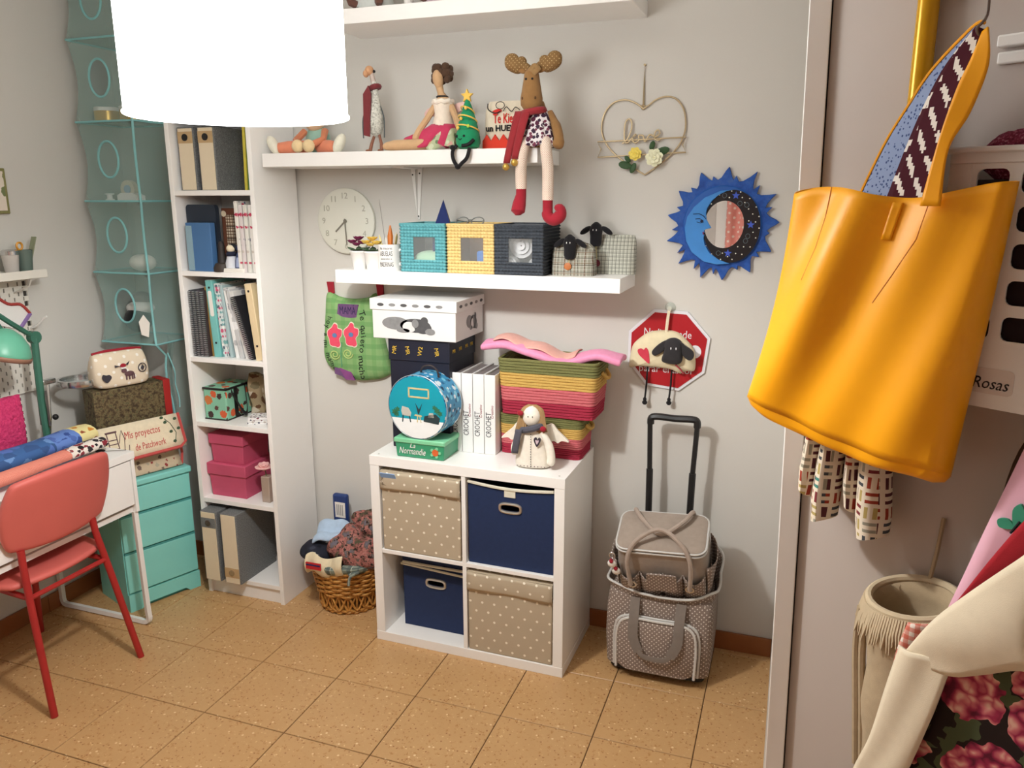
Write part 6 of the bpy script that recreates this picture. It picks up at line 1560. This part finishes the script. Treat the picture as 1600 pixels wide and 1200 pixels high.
STB = plain('star_blue', C(64, 92, 200), .5); STW = plain('star_white', C(238, 238, 226), .5)
for cx, cy in ((715, 310), (882, 605), (668, 900)):
    obj('painted_star', MB().prism([sm(cx+(42 if k % 2 == 0 else 18)*math.sin(k*PI/5), cy-(42 if k % 2 == 0 else 18)*math.cos(k*PI/5)) for k in range(10)], -.0272, -.024), STB, t_)
for cx, cy in ((670, 265), (760, 275), (855, 340), (780, 330), (925, 425), (895, 495), (960, 520), (928, 575), (968, 637), (910, 680), (940, 737), (890, 830), (825, 830), (765, 830), (812, 908), (748, 900), (715, 962), (668, 935), (597, 965), (500, 912), (612, 900), (650, 330), (548, 305), (470, 395), (808, 380), (850, 445), (435, 828), (860, 565)):
    obj('painted_dot', MB().at(T(sm(cx, cy)[0], -.0262, sm(cx, cy)[1]) @ FRONT).cyl(.0022, 0, .0008, 8), STW, t_)
for cx, cy in ((600, 310), (830, 405), (760, 390), (860, 720), (840, 770), (570, 900)):
    line(t_, [(cx+22*math.cos(a), cy+24*math.sin(a)) for a in [2*PI*i/12 for i in range(12)]], .0006, plain('swirl_grey', C(110, 130, 140), .5, var=0), 'painted_swirl', -.0263, True)

# --- octagonal sign and felt sheep hung in front of it
t_ = thing('octagon_sign', 'red octagonal sign with white border and lettering behind the felt sheep', 'sign', (.765, 0, 1.167))
def om(cx, cy): return ((cx-565)*.000286, -(cy-615)*.000290)
octo = [(360, 100), (790, 112), (1085, 432), (1035, 875), (722, 1132), (298, 1092), (42, 790), (48, 395)]
SW = plain('sign_white', C(226, 226, 232), .35, var=.01); SR = plain('sign_red', C(172, 26, 36), .4, var=.06)
obj('border_plate', MB().prism([om(*p) for p in reversed(octo)], -.008, -.001), SW, t_, bevel=.001)
obj('red_plate', MB().prism([(om(*p)[0]*.925, om(*p)[1]*.925) for p in reversed(octo)], -.0095, -.006), SR, t_)
text(t_, 'Nadie puede', .040, (-.005, -.0098, om(0, 400)[1]), SW, rot=(PI/2, .03, 0), width=.172)
text(t_, 'parar el amor', .040, (-.005, -.0098, om(0, 862)[1]), SW, rot=(PI/2, .0, 0), width=.20)
obj('logo_disc', MB().prism([om(905+75*math.cos(a), 612+82*math.sin(a)) for a in [2*PI*i/24 for i in range(24)]][::-1], -.0100, -.008), SW, t_)
t_ = thing('felt_sheep', 'cream felt sheep with black head, red heart and dangling legs', 'wall ornament', (.765, -.011, 1.167))
body = spl2([om(*p) for p in ((90, 690), (120, 560), (200, 470), (330, 385), (530, 355), (680, 375), (790, 460), (880, 560), (915, 700), (912, 840), (840, 850), (770, 870), (740, 890), (640, 850), (500, 835), (300, 830), (160, 835), (80, 850))], 4)
bx0 = sum(p[0] for p in body)/len(body); bz0 = sum(p[1] for p in body)/len(body)
WOOL = cloth('cream_fleece', C(226, 214, 180), .08)
obj('body', MB().loft([[(p[0], -.001, p[1]) for p in body]]+[[(bx0+(p[0]-bx0)*k, -y, bz0+(p[1]-bz0)*k) for p in body] for y, k in ((.012, 1), (.026, .93), (.034, .75), (.038, .4), (.039, .1))]), WOOL, t_, angle=80)
BLF = cloth('charcoal_felt', C(52, 50, 52))
hdp = spl2([om(*p) for p in ((545, 470), (650, 425), (740, 465), (760, 560), (768, 690), (735, 745), (640, 755), (530, 735), (512, 690), (540, 590))], 4)
hx0 = sum(p[0] for p in hdp)/len(hdp); hz0 = sum(p[1] for p in hdp)/len(hdp)
hd = obj('head', MB().loft([[(p[0], -.034, p[1]) for p in hdp]]+[[(hx0+(p[0]-hx0)*k, -y, hz0+(p[1]-hz0)*k) for p in hdp] for y, k in ((.046, 1), (.058, .9), (.064, .6), (.066, .2))]), BLF, t_, angle=80)
for pts in (((560, 460), (470, 510), (395, 590), (390, 640), (430, 660), (500, 620), (545, 570)), ((735, 470), (800, 510), (880, 560), (912, 610), (900, 670), (850, 690), (780, 640), (755, 570))):
    ep = spl2([om(*p) for p in pts], 4); obj('ear', MB().prism(ep[::-1], -.052, -.040), BLF, hd, bevel=.005, seg=3)
for cx in (632, 696): obj('eye', MB().ell((om(cx, 545)[0], -.066, om(cx, 545)[1]), (.0022, .002, .005), nu=8, nv=6), SW, hd)
hrt = spl2([om(*p) for p in ((350, 770), (280, 720), (215, 660), (200, 605), (240, 585), (275, 600), (300, 572), (330, 600), (350, 680))], 4)
obj('heart_patch', MB().prism(hrt[::-1], -.0405, -.030), cloth('heart_red', C(206, 66, 84)), t_)
obj('red_tie', MB().tube([(om(690, 760)[0], -.046, om(690, 760)[1]), (om(745, 810)[0], -.043, om(745, 810)[1]), (om(790, 870)[0], -.036, om(790, 870)[1])], .006, 6, sx=.5), cloth('tie_red', C(170, 60, 66)), t_)
for (x0, y0), (x1, y1) in (((320, 830), (300, 1250)), ((630, 850), (612, 1230))):
    lg = obj('leg_cord', MB().tube([(om(x0, y0)[0], -.016, om(x0, y0)[1]), (om(lerp(x0, x1, .5)+6, 0)[0], -.016, om(0, lerp(y0, y1, .5))[1]), (om(x1, y1)[0], -.016, om(x1, y1)[1])], .0035, 6), BLY, t_)
    for k in range(2): obj('knot', MB().ell((om(x1, y1+10)[0], -.016, om(x1, y1+10+k*42)[1]), (.007+.003*k, .007, .009), nu=10, nv=6), BLY, lg)
obj('ribbon_loop', MB().tube([(om(540, 370)[0], -.020, om(540, 370)[1]), (om(552, 200)[0], -.016, om(552, 200)[1]), (om(565, 60)[0], -.012, om(565, 60)[1])], .006, 6, sx=.4, up=(0, 1, 0)), CREAM, t_)
obj('suction_hook', MB().at(T(om(565, 75)[0], 0, om(565, 75)[1]) @ FRONT).lathe([(.020, -.010), (.014, .001), (.006, .006), (.005, .014), (.008, .016)], 20), glass('hook_clear', C(220, 226, 216), .1, .5), t_)

# ================================================================== things hung on the closet door (local frame: u along the leaf, -y out of it)
DO = (1.246, -1.212, 0); DA = -math.radians(32)
def dloc(du=0, dz=0): return (DO[0]+du*math.cos(DA), DO[1]+du*math.sin(DA), dz)
def dthing(name, label, cat, group=None, du=0, dz=0): return thing(name, label, cat, dloc(du, dz), DA, group)
YEL_ = plain('tote_yellow', C(255, 172, 10), .42, var=.04, vs_=3, bump=.05, bs=400)
# --- yellow tote
tt = dthing('tote_bag', 'large mustard yellow tote bag hanging by patterned straps on the closet door', 'tote bag', du=.026)
TLc, TRc, BLc, BRc = Vector((.011, -.20, 1.721)), Vector((.337, -.20, 1.727)), Vector((-.052, -.205, 1.348)), Vector((.290, -.205, 1.296))
def tote_front(u, v):      # v: 0 top, 1 bottom
    p = TLc.lerp(TRc, u).lerp(BLc.lerp(BRc, u), v)
    s = u*1.0+v*.34                        # folds run from upper right to lower left
    fold = .015*math.sin(PI*2*(s*1.25-.18))*math.exp(-((v-.55)/.55)**2)+.010*math.sin(PI*2*(s*2.6+.2))*(1-.5*v)
    bulge = .026*math.sin(PI*min(1, max(0, u)))**.7*math.sin(PI*min(1, .12+v*.80))**.8
    p.y -= bulge+fold*math.sin(PI*u)**.5
    p.z += .010*math.sin(PI*2*u*1.2)*(1-v)**3 + -.018*math.sin(PI*u)*v**2*.6
    p.x += -.012*math.sin(PI*v)*(1-u)*(-1) + .006*math.sin(PI*v)*u
    return tuple(p)
def tote_back(u, v):
    p = TLc.lerp(TRc, u).lerp(BLc.lerp(BRc, u), v)
    p.y = lerp(-.150, -.146, math.sin(PI*v*.9))+.004*math.sin(u*9); p.z += .012*math.sin(u*7+1)*(1-v)
    p.x += lerp(.0, .01, v)
    p.z -= .022*v
    return tuple(p)
b = MB(); NU, NV = 44, 30
rings = []
for j in range(NV+1):
    v = j/NV
    fr = [tote_front(i/NU, v) for i in range(NU+1)]; bk_ = [tote_back(1-i/NU, v) for i in range(NU+1)]
    # rounded sides
    sideR = [tuple(Vector(fr[-1]).lerp(Vector(bk_[0]), q)+Vector((.010*math.sin(PI*q), 0, 0))) for q in (.33, .66)]
    sideL = [tuple(Vector(bk_[-1]).lerp(Vector(fr[0]), q)+Vector((-.010*math.sin(PI*q), 0, 0))) for q in (.33, .66)]
    rings.append(fr+sideR+bk_+sideL)
b.loft(rings, cap=False)
# rounded base closing the bag
last = [Vector(p) for p in rings[-1]]; cen = sum(last, Vector())/len(last)
base_r = [rings[-1]]+[[tuple(cen.lerp(p, k)+Vector((0, 0, -dz))) for p in last] for k, dz in ((.96, .012), (.86, .020), (.5, .024), (.1, .025))]
b2 = MB(); b2.loft(base_r, cap=True)
obj('bag_wall', b, YEL_, tt, angle=70, solid=.0022)
obj('bag_base', b2, YEL_, tt, angle=70)
SEAM = plain('seam_orange', C(206, 120, 8), .6, var=0)
for pts in ([(.215, 0), (.225, .12), (.215, .24), (.17, .38)], [(.72, .02), (.70, .16), (.62, .30), (.55, .42)]):
    obj('seam', MB().tube([tuple(Vector(tote_front(u, v))+Vector((0, -.0012, 0))) for u, v in pts], .0009, 5), SEAM, tt)
obj('strap_patch', MB().grid(lambda u, v: tuple(Vector(tote_front(.545+.045*u-.02*v, .02+.15*v))+Vector((0, -.003, 0))), 4, 6), YEL_, tt, solid=.003)
# straps
def ribbon(name, L, R, mat, th=.003, k=6):
    Lp, Rp = spline(L, k), spline(R, k); n = len(Lp)-1
    return obj(name, MB().grid(lambda u, v: tuple(Lp[round(v*n)].lerp(Rp[round(v*n)], u)), 6, n), mat, tt, solid=th)
t = NT('blue_floral', .9, 0, .2); d, c_ = t.voro(150); t.col(t.mix(t.math('LESS_THAN', d, .30), C(140, 156, 190), C(70, 86, 128))); BFL = t.m
t = NT('ikat', .9, 0, .2); u, v = t.uv()
def stepq(x, k): return t.math('DIVIDE', t.math('FLOOR', t.math('MULTIPLY', x, k)), k)
uu, vv = stepq(u, 220), stepq(v, 220)
zz_ = t.math('ABSOLUTE', t.math('SUBTRACT', t.math('FRACT', t.math('ADD', t.math('MULTIPLY', vv, 18), t.math('MULTIPLY', uu, 26))), .5))
w2 = t.math('ABSOLUTE', t.math('SUBTRACT', t.math('FRACT', t.math('SUBTRACT', t.math('MULTIPLY', vv, 11), t.math('MULTIPLY', uu, 24))), .5))
ms = t.math('MULTIPLY', t.math('LESS_THAN', zz_, .16), t.math('GREATER_THAN', w2, .10))
t.col(t.mix(ms, C(66, 18, 30), C(222, 212, 202))); IK = t.m
AP = (.268, 1.955)
A_L = [(0.24, -0.228, 1.703), (0.254, -0.222, 1.802), (0.264, -0.21, 1.867), (0.272, -0.195, 1.907), (0.275, -0.175, 1.945)]
A_R = [(0.269, -0.228, 1.703), (0.268, -0.222, 1.782), (0.287, -0.21, 1.834), (0.297, -0.195, 1.898), (0.282, -0.175, 1.951)]
B_L = [(0.141, -0.14, 1.704), (0.168, -0.14, 1.797), (0.192, -0.145, 1.859), (0.221, -0.155, 1.91), (0.264, -0.172, 1.955)]
B_R = [(0.236, -0.195, 1.703), (0.25, -0.195, 1.803), (0.264, -0.19, 1.869), (0.273, -0.183, 1.908), (0.279, -0.173, 1.948)]
C_L = [(0.078, -0.115, 1.704), (0.121, -0.12, 1.8), (0.157, -0.125, 1.859), (0.195, -0.14, 1.907), (0.259, -0.168, 1.955)]
C_R = [(0.147, -0.14, 1.704), (0.174, -0.14, 1.796), (0.198, -0.145, 1.859), (0.227, -0.155, 1.909), (0.265, -0.172, 1.955)]
ribbon('front_strap', A_L, A_R, YEL_, .004)
ribbon('patterned_lining', B_L, B_R, IK)
ribbon('floral_lining', C_L, C_R, BFL)
obj('strap_edge', MB().tube(spline([(p[0]-.001, p[1]-.001, p[2]) for p in C_L]+[(.276, -.173, 1.958)], 6), .0028, 6), YEL_, tt)
hk = dthing('wire_hook', 'thin grey wire hook holding the tote strap at the door top', 'hook', du=.026)
obj('wire', MB().tube(spline([(.274, -.165, 1.935), (.268, -.178, 1.950), (.277, -.172, 1.968), (.276, -.165, 2.02), (.270, -.08, 2.16), (.268, -.0365, 2.20)], 5), .0022, 6), plain('wire_grey', C(120, 110, 104), .4, .6), hk)
# --- yellow tube hanger
yt = dthing('yellow_hanger', 'mustard yellow tubular hanger behind the tote straps', 'hanger', du=.016)
YMT = plain('mustard_metal', C(214, 160, 20), .25, .25, var=.04)
obj('upright', MB().tube([(.150, -.065, 2.28), (.151, -.065, 1.95), (.153, -.065, 1.50)], .0165, 14), YMT, yt)
obj('crossarm', MB().tube([(.150, -.065, 2.035), (.20, -.065, 2.05), (.30, -.065, 2.075)], .011, 10), YMT, yt)
obj('top_bracket', MB().box(.138, .162, -.066, -.036, 2.20, 2.26), YMT, yt)
# --- white rail with two bars
rl = dthing('door_rail', 'white double rail fixed to the closet door behind the basket', 'rail', du=.030)
for z0, z1, d_ in ((1.940, 1.958, .06), (1.916, 1.934, .052)): obj('bar', MB().box(.245, .60, -d_, -.037, z0, z1), PLWHITE, rl, bevel=.003)
# --- white perforated basket
wb = dthing('hanging_basket', 'white plastic basket with square holes hung on the closet door', 'basket', du=.038)
h8 = [(a, c_) for a, c_ in rrect(-.0225, .0225, -.0185, .0185, .010, 3)]
b = MB(); perfplate(b, .256, 1.4935, 3, 5, .0615, .0545, h8, -.134, -.130)
obj('front_panel', b, PLWHITE, wb, smooth=False)
b = MB(); b.box(.225, .4405, -.134, -.130, 1.395, 1.4940); obj('front_panel_lower', b, PLWHITE, wb)
obj('corner_post', MB().box(.222, .2565, -.134, -.1295, 1.395, 1.785), PLWHITE, wb, bevel=.0018); obj('corner_post', MB().box(.4395, .46, -.134, -.1295, 1.395, 1.785), PLWHITE, wb, bevel=.0018)
obj('top_band', MB().box(.222, .46, -.136, -.130, 1.765, 1.785), PLWHITE, wb, bevel=.002)
obj('rim', MB().tube([(.220, -.138, 1.785), (.462, -.138, 1.785), (.462, -.040, 1.785), (.220, -.040, 1.785)], .005, 6, True), PLWHITE, wb)
obj('side_panel', MB().box(.222, .226, -.1295, -.041, 1.395, 1.785), PLWHITE, wb); obj('side_panel', MB().box(.456, .46, -.1295, -.041, 1.395, 1.785), PLWHITE, wb)
obj('back_panel', MB().box(.226, .456, -.044, -.040, 1.395, 1.785), PLWHITE, wb); obj('base', MB().box(.226, .456, -.1295, -.044, 1.395, 1.400), PLWHITE, wb)
obj('label_card', MB().prism(rrect(.285, .355, 1.418, 1.458, .008, 4), -.1352, -.134), plain('label_white', C(222, 214, 208), .6), wb)
text(wb, 'Rosas', .026, (.322, -.1356, 1.434), DARK, width=.052, shear=.25)
st_ = obj('sticker_boot', MB().prism([(.378, 1.432), (.386, 1.415), (.396, 1.415), (.398, 1.422), (.390, 1.434), (.390, 1.442), (.380, 1.445)], -.1352, -.134), plain('boot_red', C(190, 70, 50), .7), wb)
obj('sticker_cup', MB().prism([(.372, 1.448), (.398, 1.446), (.402, 1.460), (.388, 1.466), (.372, 1.460)], -.1352, -.134), plain('cup_grey', C(186, 180, 176), .7), st_)
DGI = cloth('dark_contents', C(40, 28, 30))
o = obj('dark_yarn', MB().box(.232, .450, -.124, -.05, 1.402, 1.742), DGI, None, bevel=.02, seg=3); o.location = dloc(.038); o.rotation_euler = (0, 0, DA); tag(o, 'dark bundle of yarn filling the white hanging basket', 'yarn')
b = MB().ell((.305, -.090, 1.775), (.055, .030, .040), nu=24, nv=14)
for i in range(len(b.v)): p = Vector(b.v[i]); b.v[i] = (p.x, p.y, p.z+.0015*math.sin(p.x*900+p.z*300))
o = obj('plum_yarn', b, speck('plum_yarn', [(.35, C(96, 26, 52)), (.55, C(140, 52, 80)), (.7, C(190, 130, 146))], 220, .9, 2, .5), None); o.location = dloc(.038); o.rotation_euler = (0, 0, DA); tag(o, 'plum yarn skein poking above the white basket rim', 'yarn')
o = obj('yarn_band', MB().at(T(.372, -.092, 1.78) @ RY(.3)).box(-.030, .04, -.028, .024, -.036, .036), prints('band_print', C(226, 222, 222), [C(176, 60, 80), C(140, 120, 120)], 30, .25), None, bevel=.010, seg=3); o.location = dloc(.038); o.rotation_euler = (0, 0, DA); tag(o, 'white printed packet beside the plum yarn in the basket', 'packet')
# --- patterned fabric bags below the tote
t = NT('dash_fabric', .85, 0, .2); u, v = t.uv()
cu_, cv_ = t.math('DIVIDE', u, .028), t.math('DIVIDE', v, .028)
iu, iv = t.math('FLOOR', cu_), t.math('FLOOR', cv_)
par = t.math('ABSOLUTE', t.math('MODULO', t.math('ADD', iu, iv), 2.0))
fu, fv = t.math('FRACT', cu_), t.math('FRACT', cv_)
a_ = t.math('MULTIPLY_ADD', t.math('SUBTRACT', fv, fu), par, fu); b_ = t.math('MULTIPLY_ADD', t.math('SUBTRACT', fu, fv), par, fv)
bar = t.math('MULTIPLY', t.math('MULTIPLY', t.math('GREATER_THAN', a_, .12), t.math('LESS_THAN', a_, .88)), t.math('LESS_THAN', t.math('ABSOLUTE', t.math('SUBTRACT', t.math('FRACT', t.math('MULTIPLY', b_, 2.0)), .5)), .22))
wn_ = t.n('ShaderNodeTexWhiteNoise', noise_dimensions='2D'); cc = t.n('ShaderNodeCombineXYZ'); t.set(cc.inputs[0], iu); t.set(cc.inputs[1], iv); t.t.links.new(cc.outputs[0], wn_.inputs['Vector'])
dc = t.ramp(wn_.outputs['Value'], [(0, C(150, 60, 44)), (.2, C(84, 44, 50)), (.38, C(150, 146, 130)), (.55, C(70, 74, 80)), (.7, C(176, 156, 96)), (.85, C(120, 50, 54)), (.95, C(70, 130, 120))], True)
t.col(t.mix(bar, C(222, 210, 190), dc)); DASH = t.m
for k, (u0, u1, zb, l) in enumerate(((.018, .062, 1.155, 'dash-printed fabric bag under the tote, first from the door post'), (.058, .112, 1.112, 'dash-printed fabric bag under the tote, second from the door post'), (.112, .152, 1.150, 'dash-printed fabric bag under the tote, third from the door post'), (.140, .205, 1.108, 'dash-printed fabric bag under the tote, farthest from the door post'))):
    t_ = thing('printed_bag', l, 'fabric bag', dloc(.010), DA, 'dash-printed fabric bags under the tote')
    w_ = u1-u0; mid = (u0+u1)/2; b = MB(); rings = []
    for j in range(9):
        v = j/8; z = lerp(1.45, zb, v); kk = (.55+.45*v**.6)*(1 if v < .9 else .86)
        rings.append([(mid+w_/2*kk*math.cos(a)+.006*math.sin(v*4+k), -.085-.012*(k % 2)+.030*kk*math.sin(a)*(1+.15*math.sin(3*a)), z+.010*math.cos(a)*v*(1 if k % 2 else -1)) for a in [2*PI*i/20 for i in range(20)]])
    b.loft(rings); obj('pouch', b, DASH, t_)
    obj('drawstring', MB().tube([(mid, -.085, 1.44), (mid+.01, -.07, 1.50), (.151, -.055, 1.53)], .002, 5), plain('string_white', C(226, 220, 206), .8), t_)
# --- hanging rope bag with fringe
rb = dthing('rope_bag', 'beige woven hanging bag with a fringed opening on the closet door', 'bag', du=.030)
BEG = cloth('beige_weave', C(176, 156, 126)); FRG = cloth('beige_fringe', C(196, 178, 148))
cx, cy = .248, -.108
b = MB(); rings = []
for j in range(12):
    v = j/11; z = lerp(1.020, .64, v); r = lerp(.072, .068, v)+.004*math.sin(v*14)
    rings.append([(cx+.012*v+r*math.cos(a), cy+.7*r*math.sin(a), z+(.018*math.sin(a)*(1-v)+.012*math.cos(a)*(1-v))) for a in [2*PI*i/28 for i in range(28)]])
b.loft(rings, cap=False); obj('bag_body', b, BEG, rb, solid=.008)
obj('bag_floor', MB().zprism([(cx+.012+.066*math.cos(2*PI*i/20), cy+.046*math.sin(2*PI*i/20)) for i in range(20)], .64, .65), BEG, rb)
obj('rim_braid', MB().tube([(cx+.076*math.cos(a), cy+.054*math.sin(a), 1.025+.018*math.sin(a)+.012*math.cos(a)) for a in [2*PI*i/40 for i in range(40)]], .007, 8, True), FRG, rb)
b = MB(); random.seed(21)
for i in range(110):
    a = 2*PI*i/110; L = .05+.02*random.random()
    p = Vector((cx+.082*math.cos(a), cy+.060*math.sin(a), 1.023+.018*math.sin(a)+.012*math.cos(a)))
    b.tube([p, p+Vector((.006*math.cos(a), .006*math.sin(a)-.003, -L*.5)), p+Vector((.012*math.cos(a)+.006*(random.random()-.5), .010*math.sin(a), -L))], [.0035, .003, .001], 5)
obj('fringe', b, FRG, rb, kind='stuff')
for dx in (0, .012): obj('side_cord', MB().tube(spline([(cx-.078+dx, cy-.03, .985), (cx-.084+dx, cy-.02, .90), (cx-.072+dx, cy-.02, .78), (cx-.06+dx, cy-.02, .66)], 5), .007, 8), BEG, rb)
obj('hanging_loop', MB().tube([(cx, cy+.05, 1.03), (cx+.005, -.05, 1.10), (cx+.005, -.040, 1.16)], .004, 6), BEG, rb)
# --- aprons and cloths hanging at the right edge
t = NT('pink_butterflies', .9, 0, .15); t.col(t.mix(t.noise(9, 2), C(222, 166, 186), C(232, 186, 200))); PBF = t.m
def sheet(name, label, cat, L, R, mat, th=.006, wav=.006, k=5, nu=14, extra=None):
    t_ = dthing(name, label, cat, du=.047, dz=.014); Lp, Rp = spline(L, k), spline(R, k); n = len(Lp)-1
    obj('cloth', MB().grid(lambda u, v: tuple(Lp[round(v*n)].lerp(Rp[round(v*n)], u)+Vector((0, -wav*math.sin(u*7+v*3), 0))), nu, n), mat, t_, solid=th)
    return t_
sheet('brown_apron', 'brown fabric hanging behind the pink cloth at the right edge', 'cloth', [(.371, -.075, 1.36), (.344, -.075, 1.288), (.322, -.075, 1.12), (.295, -.075, .98)], [(.56, -.075, 1.40), (.56, -.075, 1.27), (.56, -.075, 1.12), (.56, -.075, .98)], plain('brown_cloth', C(74, 50, 34), .9, var=.2))
t_ = sheet('pink_apron', 'pink cloth with green butterflies hanging at the right edge', 'cloth', [(.378, -.140, 1.340), (.364, -.148, 1.275), (.345, -.155, 1.194), (.319, -.158, 1.086), (.289, -.158, .974), (.248, -.155, .867), (.225, -.150, .762)], [(.60, -.14, 1.37)]+[(.60, -.152, z) for z in (1.275, 1.194, 1.086, .974, .867, .762)], PBF)
BFG = cloth('butterfly_green', C(64, 150, 120))
for bx_, bz in ((.386, 1.212), (.43, 1.30)):
    bf = obj('butterfly_wing', MB().prism(spl2([(bx_, bz), (bx_-.006, bz+.028), (bx_+.004, bz+.040), (bx_+.012, bz+.02)], 4), -.1665, -.150), BFG, t_)
    obj('butterfly_wing', MB().prism(spl2([(bx_, bz), (bx_-.020, bz-.004), (bx_-.024, bz+.008), (bx_-.010, bz+.012)], 4), -.1665, -.150), BFG, t_); obj('butterfly_body', MB().tube([(bx_-.004, -.167, bz-.008), (bx_+.006, -.167, bz+.014)], .0018, 5), INK, bf)
sheet('red_apron', 'red twill band crossing the pink cloth', 'cloth', [(.470, -.17, 1.34), (.413, -.174, 1.255), (.372, -.175, 1.174), (.329, -.176, 1.077), (.294, -.176, .999), (.260, -.174, .892), (.227, -.172, .812), (.225, -.172, .756)], [(.60, -.17, 1.30), (.54, -.174, 1.22), (.46, -.175, 1.13), (.36, -.176, 1.05), (.315, -.176, .969), (.292, -.174, .860), (.267, -.172, .800), (.255, -.172, .756)], cloth('red_twill', C(164, 34, 44)), .005, .002)
GNG = plaid('orange_gingham', C(238, 226, 214), [(0, .016, .5, C(206, 84, 56), .62, 0), (1, .016, .5, C(206, 84, 56), .62, 0)])
sheet('gingham_cloth', 'orange and white gingham cloth tucked under the cream cloth', 'cloth', [(.259, -.186, 1.005), (.246, -.186, .942), (.240, -.184, .875)], [(.318, -.186, 1.023), (.315, -.186, .965), (.300, -.184, .890)], GNG, .003, .003)
CRT = cloth('cream_canvas', C(226, 212, 186), .05)
t_ = dthing('cream_apron', 'cream canvas cloth draped in a corner over the gingham', 'cloth', du=.047, dz=.014)
A1, A2 = [(.56, -.19, 1.36), (.437, -.197, 1.217), (.410, -.200, 1.183), (.348, -.205, 1.099), (.308, -.210, 1.039), (.268, -.204, .958)], [(.58, -.20, 1.05), (.464, -.205, 1.020), (.432, -.210, 1.014), (.385, -.218, .983), (.342, -.218, .960), (.270, -.204, .954)]
Lp, Rp = spline(A1, 6), spline(A2, 6); n = len(Lp)-1
obj('upper_fold', MB().grid(lambda u, v: tuple(Lp[round(v*n)].lerp(Rp[round(v*n)], u)+Vector((0, -.008*math.sin(PI*u)-.004*math.sin(5*u+9*v), 0))), 10, n), CRT, t_, solid=.006)
A1, A2 = [(.260, -.206, .968), (.247, -.206, .889), (.229, -.204, .779), (.205, -.202, .696), (.168, -.200, .54)], [(.345, -.212, .985), (.328, -.212, .881), (.301, -.210, .762), (.274, -.208, .661), (.242, -.206, .545)]
Lp2, Rp2 = spline(A1, 6), spline(A2, 6); n2 = len(Lp2)-1
obj('hanging_fold', MB().grid(lambda u, v: tuple(Lp2[round(v*n2)].lerp(Rp2[round(v*n2)], u)+Vector((0, -.010*math.sin(PI*u)-.004*math.sin(7*u+3*v), 0))), 10, n2), CRT, t_, solid=.006)
t = NT('rose_print', .85, 0, .2)
wv = t.n('ShaderNodeTexNoise'); wv.inputs['Scale'].default_value = 26; t.t.links.new(t.uvv(), wv.inputs['Vector'])
wa = t.n('ShaderNodeVectorMath', operation='MULTIPLY_ADD'); t.t.links.new(wv.outputs['Color'], wa.inputs[0]); wa.inputs[1].default_value = (.05, .05, 0); t.t.links.new(t.uvv(), wa.inputs[2])
d, c_ = t.voro(11, wa.outputs[0], 1, '2D'); h = t.sep(c_)
d2, c2 = t.voro(44, wa.outputs[0], 1, '2D'); h2 = t.sep(c2)
rosec = t.ramp(t.math('ADD', t.math('MULTIPLY', d2, 1.1), t.math('MULTIPLY_ADD', h[0], .3, -.1)), [(.15, C(226, 178, 160)), (.4, C(204, 112, 118)), (.65, C(158, 50, 78)), (.9, C(96, 30, 50))])
dk = t.mix(t.math('GREATER_THAN', h2[1], .6), C(40, 30, 28), C(76, 84, 58))
t.col(t.mix(t.math('LESS_THAN', d, t.math('MULTIPLY_ADD', h[1], .2, .45)), dk, rosec))
sheet('rose_apron', 'dark cloth printed with large pink roses in the lower right corner', 'cloth', [(.33, -.193, 1.03), (.322, -.194, .95), (.312, -.194, .853), (.283, -.192, .723), (.246, -.190, .551)], [(.64, -.19, z) for z in (1.06, .98, .86, .74, .58)], t.m, .004, .004)
ah = dthing('apron_hook', 'white knob hook on the closet door from which the aprons hang', 'hook', du=.047, dz=.014)
obj('plate', MB().box(.455, .485, -.040, -.0365, 1.365, 1.425), PLWHITE, ah, bevel=.002)
obj('knob', MB().at(T(.47, -.040, 1.395) @ FRONT).lathe([(.006, 0), (.006, .105), (.012, .11), (.013, .118), (.008, .124)], 14), PLWHITE, ah)
b = MB().tube(spline([(.44, -.138, 1.345), (.455, -.13, 1.38), (.47, -.128, 1.405), (.485, -.13, 1.38), (.50, -.138, 1.35)], 5), .003, 6)
obj('apron_loop', b, CREAM, ah)
